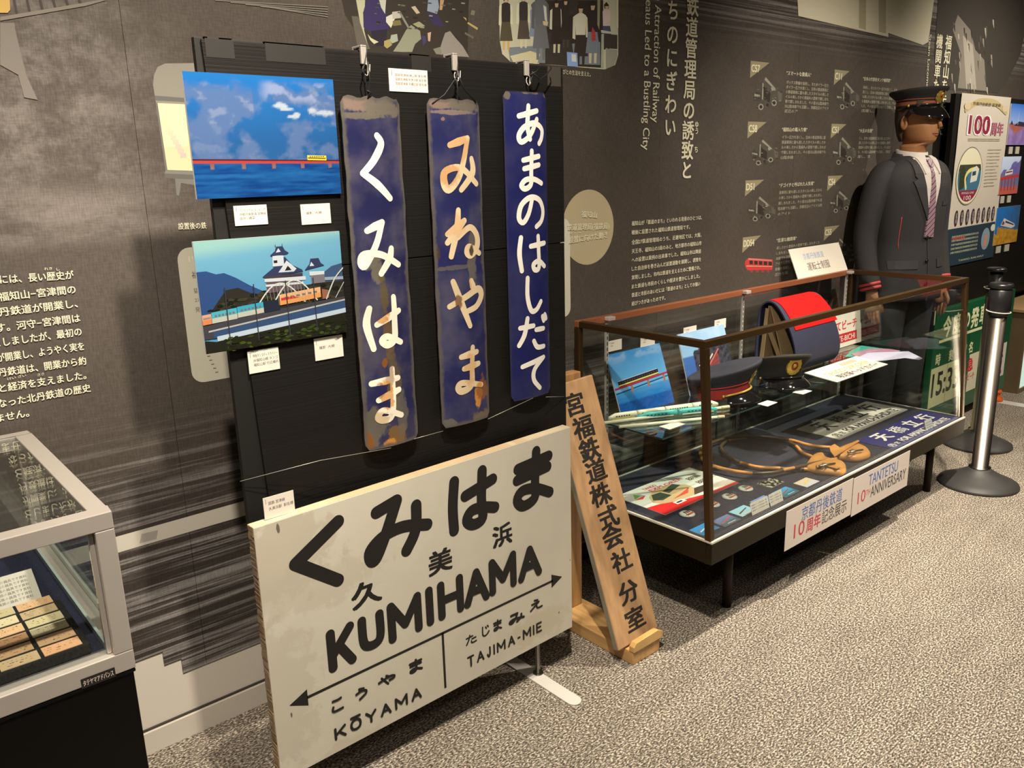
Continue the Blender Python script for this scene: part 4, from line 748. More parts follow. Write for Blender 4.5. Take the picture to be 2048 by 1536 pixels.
for ch, x0, yb_, x1, yt_, wd in (('こ', 408, 1294, 462, 1206, .0062), ('う', 514, 1238, 572, 1162, .0062), ('や', 618, 1180, 697, 1100, .0062), ('ま', 752, 1120, 820, 1034, .0072), ('た', 1010, 990, 1060, 925, .0045), ('じ', 1076, 955, 1118, 888, .0045), ('ま', 1130, 928, 1174, 862, .0055), ('み', 1203, 898, 1272, 822, .0075), ('え', 1296, 838, 1353, 768, .0058)):
    g.kana(SG, ch, zz(x0, yb_), zz(x1, yt_), wd, LB, h=H1)
WD = {'I': .08, 'M': 1.2, '-': .45, 'J': .62, 'T': .9, 'E': .85}
word(g, SG, "KŌYAMA", zz(424, 1414), zz(810, 1166), .0068, LB, H1, WD)
word(g, SG, "TAJIMA-MIE", zz(1018, 1088), zz(1350, 876), .0060, LB, H1, WD)
g.build('lettering', mat('black_sign_paint', None, .5, spec=.3), sg)
st = thing('sign_stand', 'slim metal stand with white flat feet under the large white station sign', 'stand', (1.1, 1.606, 0)); wp = mat('white_powder_coat', (.62, .60, .56, 1), .35); mt_ = mat('satin_steel', (.35, .33, .30, 1), .3, 1)
for x in (1.452, .66):
    g = G(); n = 10; w2 = .022; y0, y1 = 1.436, 1.80; pts = [(x-.014+w2*math.cos(t), y0+w2+w2*math.sin(t)) for t in [math.pi+math.pi*i/n for i in range(n+1)]]+[(x-.014+w2, y1-w2), (x-.014, y1), (x-.014-w2, y1-w2)]
    g.slab(Plane((0, 0, 0), (1, 0, 0), (0, 1, 0)), pts, .0, .004); g.build('foot', wp, st, bevel=.0008)
    g = G(); g.tube([(x, 1.622, .004), (x, 1.622, .70)], .0075, 16); g.tube([(x, 1.622, .004), (x, 1.622, .007)], .016, 16); g.build('pole', mt_, st)
    g = G(); g.box(x-.012, x+.012, 1.6105, 1.616, .60, .63); g.build('hook', mt_, st)
# ================================================================ wooden nameboard on its stand
wood = mat('pale_cedar', (.50, .305, .155, 1), .5, noise=(5, .22), stretch=(9, 9, .7), bump=(14, .15)); pine = mat('pine_timber', (.56, .33, .13, 1), .45, noise=(6, .30), stretch=(8, .9, 8), bump=(20, .12)); pinev = mat('pine_timber_upright', (.46, .25, .10, 1), .45, noise=(6, .30), stretch=(8, 8, .9)); grain_end = mat('grey_aged_wood', (.30, .27, .20, 1), .7, noise=(8, .3))
BL = vert(1.487).at(1238, 1303); tl = vert(1.735).at(1100, 775); u_ = Vector((1, 0, .11)).normalized(); v_ = (tl-BL); Ln = v_.length; v_.normalize(); u_ = (u_-v_*u_.dot(v_)).normalized()
WPp = Plane(BL, u_, v_); Wd_ = .178; nn = WPp.n
nb = thing('wooden_nameboard', 'leaning cedar nameboard with brushed black characters, on the pine stand', 'sign', BL)
g = G(); g.slab(WPp, [(0, 0), (Wd_, 0), (Wd_, Ln), (0, Ln)], -.022, 0); g.build('plank', wood, nb, bevel=.004)
g = G(); g.slab(WPp, [(-.0012, .004), (-.0002, .004), (-.0002, Ln-.004), (-.0012, Ln-.004)], -.020, -.002); g.build('weathered_edge', grain_end, nb, label='grey weathered side edge')
g = G()
for ch, x, y in (('宮', 1149, 808), ('福', 1167, 854), ('鉄', 1179, 899), ('道', 1192, 941), ('株', 1201, 989), ('式', 1217, 1034), ('会', 1225, 1073), ('社', 1243, 1121), ('分', 1257, 1183), ('室', 1270, 1237)):
    c = WPp.px(x, y); g.vtext(WPp, ch, c, c, .086, (.018, .015, .013, 1), .030, h=.0005, raw=True, hf=.84)
g.build('lettering', mat('ink', None, .7), nb)
ws = thing('wooden_stand', 'pine stand with upright post and ledge holding the wooden nameboard', 'stand', (1.752, 1.6, 0))
g = G(); g.box(1.69, 1.815, 1.458, 1.86, 0, .044); g.build('base', pine, ws, bevel=.003)
g = G(); g.box(1.715, 1.790, 1.770, 1.806, .0442, .845); g.build('post', pinev, ws, bevel=.003)
g = G(); g.slab(Plane((0, 1.463, 0), (1, 0, 0), (0, 0, 1)), [(1.688, .0445), (1.823, .0445), (1.826, .064), (1.80, .078), (1.70, .074), (1.688, .062)], -.010, .010); g.build('ledge', mat('varnished_pine', (.62, .38, .13, 1), .3, noise=(8, .2), coat=.5), ws, bevel=.002)
g = G(); g.hexa([(1.69, 1.8075, .0445), (1.715, 1.8075, .0445), (1.715, 1.85, .0445), (1.69, 1.85, .0445), (1.69, 1.8075, .30), (1.715, 1.8075, .30), (1.715, 1.8135, .30), (1.69, 1.8135, .30)]); g.build('brace', pinev, ws, bevel=.002)
# ================================================================ aluminium glass case, left
AX0, AX1, AY0, AY1 = -.95, .318, 1.395, 2.02; AZ0, AZ1 = .640, .930
alu = mat('brushed_aluminium', (.62, .58, .54, 1), .38, .55); glass = glassmat('case_glass', (.93, .95, .94, 1), .085); glass2 = glassmat('case_glass_green', (.72, .84, .80, 1), .1)
ac_ = thing('glass_display_case', 'aluminium framed glass case with old tickets, on a black plinth', 'display case', ((AX0+AX1)/2, (AY0+AY1)/2, 0)); r = .030
def frame_box(g, x0, x1, y0, y1, z0, z1, r): g.box(x0, x1, y0, y1, z0, z1)
g = G(); g.box(AX0, AX1, AY0, AY0+r, AZ1-r, AZ1); g.box(AX0, AX1, AY1-r, AY1, AZ1-r, AZ1); g.box(AX1-r, AX1, AY0+r, AY1-r, AZ1-r, AZ1); g.box(AX0, AX0+r, AY0+r, AY1-r, AZ1-r, AZ1); g.build('top_frame', alu, ac_, bevel=.0015)
g = G(); g.box(AX0, AX1, AY0, AY0+r, AZ0, AZ0+.035); g.box(AX0, AX1, AY1-r, AY1, AZ0, AZ0+.035); g.box(AX1-r, AX1, AY0+r, AY1-r, AZ0, AZ0+.035); g.box(AX0, AX0+r, AY0+r, AY1-r, AZ0, AZ0+.035); g.build('bottom_frame', alu, ac_, bevel=.0015)
for x, y in ((AX1-r, AY0), (AX1-r, AY1-r), (AX0, AY0), (AX0, AY1-r)):
    g = G(); g.box(x, x+r, y, y+r, AZ0+.0355, AZ1-r-.0005)
    if y == AY0 and x > 0: g.box(x-.008, x-.0003, y+.012, y+.022, AZ0+.036, AZ1-r-.001)
    g.build('post', alu, ac_, bevel=.0015)
for nm, bx in (('top_glass', (AX0+r, AX1-r, AY0+r, AY1-r, AZ1-.008, AZ1-.003)), ('front_glass', (AX0+r, AX1-r-.009, AY0+.014, AY0+.019, AZ0+.036, AZ1-r-.001)), ('side_glass', (AX1-.018, AX1-.013, AY0+r, AY1-r, AZ0+.036, AZ1-r-.001)), ('back_glass', (AX0+r, AX1-r, AY1-.02, AY1-.015, AZ0+.036, AZ1-r-.001))):
    g = G(); g.box(*bx); g.build(nm, glass, ac_)
g = G(); g.box(AX1-.036, AX1-.031, AY0+.035, AY1-.034, AZ0+.034, AZ0+.046); g.build('glass_channel', mat('pale_channel', (.42, .52, .50, 1), .3), ac_)
navy = mat('navy_felt', (.012, .016, .050, 1), .9, noise=(60, .2)); blackf = mat('black_felt', (.010, .011, .012, 1), .9)
g = G(); g.box(AX0+r, AX1-r-.002, AY0+r, AY1-r, AZ0+.002, AZ0+.033); g.build('deck', navy, ac_)
g = G(); g.box(AX0+.004, AX1-.004, AY0+.004, AY1-.004, 0, AZ0-.008); g.box(AX0+.001, AX1-.001, AY0+.001, AY1-.001, AZ0-.0075, AZ0-.002); g.build('plinth', mat('gloss_black_laminate', (.003, .003, .003, 1), .35, spec=.25), ac_, bevel=.001)
APl = vert(AY0-.0004); a0, b0 = APl.px(163, 1372); a1, b1 = APl.px(230, 1340); bm = (APl.px(197, 1356)[1]); g = G(); g.rect(APl, a0, bm-.009, a1, bm+.009, (.02, .015, .015, 1), .0002); g.tbox(APl, "タテヤマアドバンス", (a0+.003, bm-.005), (a1-.003, bm+.005), (.55, .50, .45, 1), .02, h=.0004, raw=True); g.build('maker_plate', PRINT, ac_)
# tickets on a black tray
TZ = AZ0+.056; g = G(); TP = horiz(TZ)
def z2(x, y): return (x/2.7625, 980+y/2.7625)
q = [TP.px(*z2(*p)) for p in ((80, 642), (268, 585), (468, 868), (250, 926))]
tx0 = -.85; tx1 = TP.px(*z2(600, 870))[0]
g.box(-.85, .262, AY0+.036, 1.640, AZ0+.0335, TZ-.0004); tag(g.build('ticket_tray', blackf, bevel=.004), 'raised black felt tray under the old tickets in the aluminium case', 'tray')
ax = sum(p[0] for p in (q[0], q[3]))/2; bx_ = sum(p[0] for p in (q[1], q[2]))/2; yt = (q[0][1]+q[1][1])/2; yb_ = (q[2][1]+q[3][1])/2; W_ = bx_-ax; KA[0] = 1.15; gap = TP.px(*z2(235, 905))[0]; gapw = .006
tc_ = [C(232, 180, 136), C(206, 172, 134), C(216, 192, 150), C(236, 210, 170), C(238, 184, 140), C(238, 174, 130)]
rows = ['front', 'second', 'third', 'fourth', 'fifth', 'back']
for cidx in range(4):
    for i in range(6):
        x0_ = ax-cidx*(W_+gapw); p_ = (yt-yb_)/6; y1_ = yt-i*p_; y0_ = y1_-p_*.80; g = G(); j = random.uniform(-.0015, .0015); cc = tc_[(i+cidx*2) % 6]
        pts = [(x0_+j, y0_), (x0_+W_+j, y0_+random.uniform(-.001, .001)), (x0_+W_+j, y1_), (x0_+j, y1_+random.uniform(-.001, .001))]
        g.slab(TP, pts, 0, .0012, cc)
        for k in range(3):
            for m_ in range(random.randint(5, 9)):
                a = x0_+W_*random.uniform(.08, .85); b = y0_+(y1_-y0_)*(.22+k*.24); g.rect(TP, a, b, a+W_*random.uniform(.02, .05), b+.0022, (cc[0]*.55, cc[1]*.5, cc[2]*.45, 1), .0014)
        cn = ('right', 'second', 'third', 'fourth')[cidx]; o = g.build('old_ticket', PRINT); rn = rows[5-i]
        tag(o, 'old card ticket, %s row from the glass front, %s column from the right post' % ({'front': 'first', 'back': 'last'}.get(rn, rn), {'right': 'first'}.get(cn, cn)), 'ticket', 'old tickets on the black tray')
KA[0] = 1.
# folded label and brass piece
LPl = Plane((0, 1.705, AZ0+.034), (1, 0, -.0), (0, .06, .035)); a0, b0 = LPl.px(*z2(0, 592)); a1, b1 = LPl.px(*z2(205, 530)); A1 = LPl.px(*z2(150, 398))
lw = a1; g = G(); g.slab(LPl, [(lw-.16, 0), (lw, 0), (lw, .075), (lw-.16, .075)], .0, .006, (.72, .69, .62, 1))
for k in range(6): g.text(LPl, "鉄道院時代の駅で使われた真鍮の器具です資料", (lw-.150, .058-k*.010), (lw-.012, .058-k*.010), .0075, (.2, .17, .16, 1), .0, h=.0062, raw=True, res=1)
tag(g.build('label_block', PRINT), 'white folded label block with small print behind the tickets', 'label')
br = mat('polished_brass', (.55, .36, .10, 1), .22, 1)
t = thing('brass_instrument', 'brass and black instrument behind the white label block in the aluminium case', 'instrument', (.03, 1.86, AZ0+.034))
g = G(); g.lathe((.03, 1.86, AZ0+.034), [(.05, 0), (.05, .01), (.035, .014), (.03, .03), (.04, .034), (.04, .046), (.012, .05)], 28); g.build('brass_body', br, t)
g = G(); g.tube([(.03, 1.86, AZ0+.084), (.03, 1.865, AZ0+.12), (.06, 1.87, AZ0+.14)], .012, 12); g.box(-.04, .08, 1.885, 1.905, AZ0+.036, AZ0+.10); g.build('black_frame', mat('black_iron', (.012, .012, .012, 1), .35, .5), t, bevel=.002)
t = thing('signal_flag', 'brown cloth signal flag rolled on a yellow stick in the aluminium case', 'flag', (-.18, 1.80, AZ0+.034))
g = G(); g.tube([(-.25, 1.78, AZ0+.20), (-.10, 1.84, AZ0+.05)], [.03, .018], 14); g.build('cloth', mat('brown_cloth', (.13, .10, .07, 1), .9), t)
g = G(); g.tube([(-.28, 1.768, AZ0+.23), (-.06, 1.856, AZ0+.04)], .005, 10); g.build('stick', mat('yellow_wood', (.55, .45, .18, 1), .4), t)
# ================================================================ long bronze framed glass display case
X0c, X1c, YB, YT, YF = 1.955, 3.825, 1.965, 1.425, 1.378; ZD, ZT, ZB = .335, .960, .266
bronze = mat('bronze_anodised', (.070, .040, .016, 1), .32, .6); apronm = mat('dark_brown_laminate', (.016, .011, .005, 1), .5, spec=.2); trimm = mat('cream_metal_trim', (.62, .60, .50, 1), .3)
dc = thing('long_display_case', 'long low glass display case with bronze frame on round legs, full of railway souvenirs', 'display case', ((X0c+X1c)/2, 1.67, 0))
r = .022
g = G(); g.box(X0c, X1c, YT, YT+r, ZT-r, ZT); g.build('top_rail', bronze, dc, bevel=.002)
g = G(); g.box(X0c, X1c, YB-r, YB, ZT-r, ZT); g.build('top_rail', mat('bronze_rail_lit', (.46, .17, .08, 1), .35, .6), dc, bevel=.002)  # back rail: same bronze, its orange reflected light put into the brighter colour
for x in (X0c, X1c-r): g = G(); g.box(x, x+r, YT+r, YB-r, ZT-r, ZT); g.build('top_rail', bronze, dc, bevel=.002)
for x in (X0c, X1c-r):
    g = G(); g.hexa([(x, YF+.006, ZD+.008), (x+r, YF+.006, ZD+.008), (x+r, YF+.006+r, ZD+.008), (x, YF+.006+r, ZD+.008), (x, YT, ZT-r-.0005), (x+r, YT, ZT-r-.0005), (x+r, YT+r, ZT-r-.0005), (x, YT+r, ZT-r-.0005)]); g.build('post', bronze, dc, bevel=.002)
    g = G(); g.box(x, x+r, YB-r, YB, ZD+.008, ZT-r-.0005); g.build('post', bronze, dc, bevel=.002)
g = G(); g.box(X0c, X1c, YF, YF+.022, ZB, ZD-.0005); g.box(X0c, X1c, YB-.022, YB, ZB, ZD-.0005); g.box(X0c, X0c+.022, YF+.022, YB-.022, ZB, ZD-.0005); g.box(X1c-.022, X1c, YF+.022, YB-.022, ZB, ZD-.0005); g.box(X0c+.022, X1c-.022, YF+.022, YB-.022, ZD-.03, ZD-.002); g.build('base_frame', apronm, dc, bevel=.002)
for a in ((X0c+.001, X1c-.001, YF+.0005, YF+.009), (X0c+.001, X1c-.001, YB-.009, YB-.001), (X0c+.001, X0c+.009, YF+.0095, YB-.0095), (X1c-.009, X1c-.001, YF+.0095, YB-.0095)): g = G(); g.box(*a, ZD, ZD+.0075); g.build('edge_trim', trimm, dc, bevel=.001)
g = G(); g.box(X0c+.0095, X1c-.0095, YF+.0095, YB-.0095, ZD, ZD+.005); g.build('navy_deck_cloth', mat('navy_cloth', (.010, .012, .029, 1), .85, noise=(3, .35), bump=(200, .1)), dc)
for x, y in ((2.19, 1.476), (3.70, 1.462), (2.19, 1.90), (3.70, 1.90)): g = G(); g.lathe((x, y, 0), [(.016, 0), (.016, ZB-.001)], 20); g.build('leg', apronm, dc)
yy0, yy1 = YF+.012, YT+.006
cg = glassmat('long_case_glass', (.94, .955, .945, 1), .035)
def pane(V, nm): g = G(); g.hexa(V); g.build(nm, cg, dc)
pane([(X0c+r, yy0, ZD+.0085), (X1c-r, yy0, ZD+.0085), (X1c-r, yy0+.005, ZD+.0085), (X0c+r, yy0+.005, ZD+.0085), (X0c+r, yy1, ZT-r-.001), (X1c-r, yy1, ZT-r-.001), (X1c-r, yy1+.005, ZT-r-.001), (X0c+r, yy1+.005, ZT-r-.001)], 'front_glass')
g = G(); g.box(X0c+r, X1c-r, YB-.012, YB-.007, ZD+.0085, ZT-r-.001); g.build('back_glass', cg, dc)
for x in (X0c+.008, X1c-.013): pane([(x, YF+.006+r, ZD+.0085), (x+.005, YF+.006+r, ZD+.0085), (x+.005, YB-r, ZD+.0085), (x, YB-r, ZD+.0085), (x, YT+r, ZT-r-.001), (x+.005, YT+r, ZT-r-.001), (x+.005, YB-r, ZT-r-.001), (x, YB-r, ZT-r-.001)], 'end_glass')
SZ = .604; SYF, SYB = 1.628, 1.945; SX0, SX1 = 2.02, 3.785
shelfm = glassmat('shelf_glass', (.80, .87, .84, 1), .06)
g = G(); g.box(SX0, SX1, SYF, SYB, SZ-.006, SZ); g.build('glass_shelf', shelfm, dc)
g = G(); g.box(SX0, SX1, SYF-.0006, SYF-.0001, SZ-.0058, SZ-.0002); g.box(SX0-.0006, SX0-.0001, SYF, SYB, SZ-.0058, SZ-.0002); g.build('shelf_edge', mat('green_glass_edge', (.02, .05, .045, 1), .1), dc)
chrome = mat('chrome', (.60, .58, .55, 1), .3, .5); slotm = mat('slot_black', (.01, .01, .01, 1), .6)
for x in (2.098, 2.916, 3.762):
    g = G(); g.box(x-.006, x+.006, YB-.021, YB-.013, ZD+.009, ZT-.023); k = ZD+.02
    st = g.build('shelf_standard', chrome, dc)
    g = G()
    while k < ZT-.04: g.box(x-.002, x+.002, YB-.0216, YB-.0211, k, k+.012); k += .02
    g.build('slots', slotm, st, kind='stuff')
    g = G(); g.box(x-.016, x+.016, YB-.045, YB-.022, ZT-.014, ZT-.001); g.build('rail_clamp', chrome, dc, bevel=.002)
    g = G(); g.hexa([(x-.002, SYF+.06, SZ-.012), (x+.002, SYF+.06, SZ-.012), (x+.002, YB-.022, SZ-.045), (x-.002, YB-.022, SZ-.045), (x-.002, SYF+.06, SZ-.0065), (x+.002, SYF+.06, SZ-.0065), (x+.002, YB-.022, SZ-.0065), (x-.002, YB-.022, SZ-.0065)]); g.build('shelf_bracket', chrome, dc)
# ---------------------------------------------------------------- papers hanging on the front
FP = vert(YF-.0008)
def hung(TL, TR, BR, label, fn):
    a0, b1 = FP.px(*TL); a1 = FP.px(*TR)[0]; b1 = (b1+FP.px(*TR)[1])/2; b0 = FP.px(*BR)[1]; g = G(); g.slab(FP, [(a0, b0), (a1, b0), (a1, b1), (a0, b1)], 0, .0012, (.66, .60, .55, 1)); g.h0 = .0013; fn(g, a0, b0, a1-a0, b1-b0)
    tag(g.build('hanging_paper', PRINT), label, 'paper', 'papers hanging from the long case')
BLc, RD, BK = (.06, .14, .42, 1), (.55, .06, .09, 1), (.05, .05, .05, 1)
def p1(g, a, b, W, H):
    g.text(FP, "京都丹後鉄道", (a+W*.22, b+H*.58), (a+W*.83, b+H*.58), W*.125, BLc, .012, raw=True); g.text(FP, "10", (a+W*.12, b+H*.20), (a+W*.27, b+H*.20), W*.17, RD, .01, raw=True)
    g.text(FP, "周年", (a+W*.30, b+H*.20), (a+W*.51, b+H*.20), W*.125, RD, .02, raw=True); g.text(FP, "記念展示", (a+W*.53, b+H*.20), (a+W*.92, b+H*.20), W*.125, BK, .012, raw=True)
def p2(g, a, b, W, H):
    g.text(FP, "TANTETSU", (a+W*.26, b+H*.60), (a+W*.78, b+H*.60), W*.14, BLc, .01, raw=True); g.text(FP, "10", (a+W*.09, b+H*.25), (a+W*.22, b+H*.25), W*.15, RD, .01, raw=True)
    g.text(FP, "TH", (a+W*.23, b+H*.36), (a+W*.30, b+H*.36), W*.07, RD, .01, raw=True); g.text(FP, "ANNIVERSARY", (a+W*.31, b+H*.25), (a+W*.95, b+H*.25), W*.14, BK, .01, raw=True)
hung((1573, 1021), (1706, 958), (1703, 1027.5), 'white paper reading 10周年記念展示 hanging on the front of the long case', p1)
hung((1707.5, 957), (1820, 901), (1818, 968), 'white paper reading TANTETSU 10TH ANNIVERSARY hanging on the front of the long case', p2)
# card on the back rail
LPn = Plane((0, 1.956, ZT+.0008), (1, 0, 0), (0, .056, .127)); a0 = (LPn.px(1577, 500)[0]+LPn.px(1596, 556)[0])/2; a1 = (LPn.px(1675, 484)[0]+LPn.px(1697, 538)[0])/2; H_ = LPn.px(1626, 492)[1]
g = G(); g.slab(LPn, [(a0, 0), (a1, 0), (a1, H_), (a0, H_)], -.003, 0, (.72, .68, .60, 1)); W_ = a1-a0; g.text(LPn, "京都丹後鉄道", (a0+W_*.22, H_*.60), (a0+W_*.62, H_*.60), H_*.23, (.22, .36, .62, 1), .012, raw=True); g.text(LPn, "運転士制服", (a0+W_*.24, H_*.22), (a0+W_*.68, H_*.22), H_*.30, (.12, .08, .08, 1), .012, raw=True)
tag(g.build('title_card', PRINT), 'white card reading 運転士制服 leaning on the back rail of the long case', 'sign')
# ---------------------------------------------------------------- on the glass shelf
ST = SZ+.0006; SPl = horiz(ST)
def art_bridge2(g, pl, U):
    def fn(u, v):
        if v < .22: return lerp(C(18, 66, 140), C(34, 96, 170), fbm(u, v, 26, 3)*1.3)
        if v < .40: return lerp(C(40, 120, 190), C(70, 140, 196), (v-.22)*6+fbm(u, v*4, 4)-.5)
        c = lerp(C(110, 172, 216), C(66, 136, 200), (v-.4)*1.6); return lerp(c, C(150, 180, 210), .7*sstep(.5, .7, fbm(u, v*2, 3, 4))*sstep(.75, .95, v))
    g.grid(pl, U, 0, 0, 1, 1, 50, 40, fn)
    g.poly(pl, [U(0, .38), U(1, .46), U(1, .44), U(0, .36)], C(30, 74, 120)); g.poly(pl, [U(0, .43), U(1, .49), U(1, .52), U(0, .46)], C(190, 46, 66)); g.poly(pl, [U(0, .43), U(1, .49), U(1, .496), U(0, .437)], C(90, 26, 50))
    for k in range(3): u = .3+k*.31; y = .36+u*.06; g.poly(pl, [U(u-.02, y-.04), U(u+.02, y-.04), U(u+.018, y+.07), U(u-.018, y+.07)], C(160, 110, 96))
    g.poly(pl, [U(.08, .465), U(.84, .513), U(.84, .60), U(.08, .55)], C(44, 38, 42)); g.poly(pl, [U(.08, .475), U(.84, .523), U(.84, .545), U(.08, .495)], C(226, 206, 110)); g.poly(pl, [U(.09, .552), U(.83, .602), U(.83, .61), U(.09, .56)], C(206, 200, 196))
    for k in range(16): u = .10+k*.046; y = .505+u*.063; g.poly(pl, [U(u, y), U(u+.028, y+.002), U(u+.028, y+.025), U(u, y+.023)], C(70, 66, 70))
def art_coast(g, pl, U):
    def fn(u, v):
        if v > .78: return lerp(C(150, 186, 222), C(186, 206, 226), fbm(u, v, 4, 3))
        mtn = .80-.25*abs(u-.75)-(.55 if u < .25 else .0)*(.25-u)*4+.06*(fbm(u, 0, 9, 3)-.5)
        if v > .30 and v < mtn and u > .22: return lerp(C(44, 46, 58), C(86, 80, 88), fbm(u, v, 14, 4)*1.6-.3)
        if v > .62: return C(150, 186, 222)
        return lerp(C(40, 76, 150), C(84, 124, 186), v*1.2)
    g.grid(pl, U, 0, 0, 1, 1, 50, 40, fn)
    for k in range(26): u = .28+k*.018; g.poly(pl, [U(u, .05), U(u+.006, .05), U(u+.006, .22+k*.016), U(u, .20+k*.016)], C(196, 84, 72))
    for k in range(6): g.stroke(pl, [U(.28, .10+k*.05), U(.74, .16+k*.075)], .0018, C(190, 70, 62), smooth=False)
    g.stroke(pl, [U(.12, .10), U(.4, .30), U(.76, .62)], .005, C(222, 120, 104)); g.stroke(pl, [U(.30, .29), U(.62, .56)], .007, C(216, 200, 186))
    for k in range(6): u = .33+k*.045; g.poly(pl, [U(u, .31+k*.044), U(u+.025, .33+k*.044), U(u+.02, .355+k*.044), U(u, .335+k*.044)], C(90, 60, 60))
    g.poly(pl, [U(.3, .42), U(.5, .46), U(.5, .48), U(.3, .44)], C(214, 206, 196))
KA[0] = .72
def leaning(name, label, art, a0, a1, Hh, y0, lean, grp):
    pl = Plane((0, y0, ST+.001), (1, 0, 0), (0, lean, 1)); g = G(); g.slab(pl, [(a0, 0), (a1, 0), (a1, Hh), (a0, Hh)], -.005, 0, (.55, .62, .66, 1)); g.h0 = .0002
    art(g, pl, lambda u, v: (a0+(a1-a0)*u, Hh*v)); tag(g.build(name, mat('photo_paper', None, .16, spec=.55)), label, 'photograph', grp)
leaning('photo_panel', 'photograph of a dark train on a red bridge leaning behind the white model train', art_bridge2, 2.097, 2.388, .227, 1.872, .36, 'photographs leaning on the glass shelf')
leaning('photo_panel', 'photograph of a red trestle by a rocky coast leaning behind the navy cap', art_coast, 2.495, 2.79, .240, 1.880, .30, 'photographs leaning on the glass shelf')
KA[0] = 1.; CBk = vert(YB-.013); GK = 'small caption cards on the back glass'
for TL, BR, lb in (((1216, 683), (1243, 698), 'small white caption card above the left end of the dark train photograph'), ((1281, 676), (1309, 690), 'small white caption card above the right end of the dark train photograph'),
                   ((1367, 656), (1392, 671), 'small white caption card above the left end of the red trestle photograph'), ((1429, 641), (1451, 655), 'small white caption card above the right end of the red trestle photograph')):
    card(CBk, TL, BR, lb, ["写真展", "丹後"], GK, pitch=.25)
# model trains and rulers
wt = C(216, 206, 176); wt2 = C(190, 180, 140); dkw = C(50, 40, 34)
def rod(px0, px1, z, label, cat, name, fn):
    P = horiz(z); A = P.at(*px0); B = P.at(*px1); d = (B-A); Ln_ = d.length; d.normalize(); s_ = Vector((-d.y, d.x, 0)); fn(A, d, s_, Ln_, name, label, cat)
def train(A, d, s_, Ln_, name, label, cat, cars=4, body=None, roofc=None, win=None):
    t = thing(name, label, cat, A+d*Ln_/2); n = cars; cl = Ln_/n; hw_ = .0085; hz = .021
    for i in range(n):
        g = G(); c0 = A+d*(cl*i+.002); L_ = cl-.004; sec = []
        for k in range(9):
            x = L_*k/8; nose = min(1, (k+.25)/2.2) if i == 0 else min(1, (8-k+.25)/2.2) if i == n-1 else 1; w_ = hw_*(.55+.45*nose); h_ = hz*(.45+.55*nose)
            sec.append([c0+d*x+s_*(w_*a)+Vector((0, 0, .0015+h_*b)) for a, b in ((-1, 0), (-1, .62), (-.8, .93), (-.4, 1), (.4, 1), (.8, .93), (1, .62), (1, 0))])
        g.rings(sec, body, sm=True); cb = g.build('carriage', PAINT, t)
        g = G(); q = Plane(c0, d, (0, 0, 1)); m_ = 8
        for sd in (-1, 1):
            for k in range(m_):
                if k in (0, m_-1) and i in (0, n-1): continue
                x = L_*(.14+.72*k/m_); a = c0+d*x+s_*(hw_*1.01*sd)+Vector((0, 0, hz*.42+.0015)); b = a+d*(L_*.06); up = Vector((0, 0, hz*.20)); g.face([a, b, b+up, a+up], win)
            a = c0+d*(L_*.1)+s_*(hw_*1.02*sd)+Vector((0, 0, .003)); b = c0+d*(L_*.9)+s_*(hw_*1.02*sd)+Vector((0, 0, .003)); up = Vector((0, 0, .003)); g.face([a, b, b+up, a+up], roofc)
        g.build('windows', PAINT, cb)
rod((1216, 841), (1436, 811), ST, 'white express train model with dark windows on the glass shelf', 'model train', 'model_train', lambda *a: train(*a, cars=4, body=wt, roofc=C(196, 178, 90), win=dkw))
rod((1272, 839), (1434, 822), ST+.0002, 'teal and white train model in front of the white train model', 'model train', 'model_train', lambda *a: train(*a, cars=2, body=C(60, 160, 150), roofc=wt, win=C(34, 66, 70)))
def stickf(A, d, s_, Ln_, name, label, cat, tip=False):
    t = thing(name, label, cat, A+d*Ln_/2, 'white sticks beside the model trains'); g = G(); g.tube([A+Vector((0, 0, .0055)), A+d*Ln_+Vector((0, 0, .0055))], .0055, 12, wt); g.build('barrel', PGLOSS, t)
    g = G(); g.tube([A+d*(Ln_*.93)+Vector((0, 0, .0055)), A+d*(Ln_*.99)+Vector((0, 0, .0055))], .0060, 12, wt2); g.build('cap', PGLOSS, t)
rod((1208, 849), (1458, 816), ST, 'long white round stick between the white train model and the teal one', 'souvenir', 'souvenir_stick', stickf)
rod((1238, 857), (1448, 836), ST, 'white round stick in front of the teal train model', 'souvenir', 'souvenir_stick', stickf)
for q, lb in ((((1318, 853), (1339, 859), (1370, 848), (1352, 844)), 'small white card lying in front of the white sticks'), (((1515, 808), (1535, 813), (1555, 805), (1535, 801)), 'small white card lying in front of the navy cap with gold band'), (((1585, 785), (1606, 789), (1624, 782), (1603, 778)), 'small white card lying in front of the plain dark cap')):
    g = G(); P = horiz(ST+.0006); pts = [P.px(*p) for p in q]; g.slab(P, pts, -.0006, .0008, (.70, .68, .60, 1)); a = sum(p[0] for p in pts)/4; b = sum(p[1] for p in pts)/4
    for k in range(3): g.rect(P, a-.014+.004*k, b-.008+k*.006, a+.010+.004*k, b-.0065+k*.006, (.45, .42, .38, 1), .0010)
    tag(g.build('small_card', PRINT), lb, 'caption card', 'small cards lying on the glass shelf')
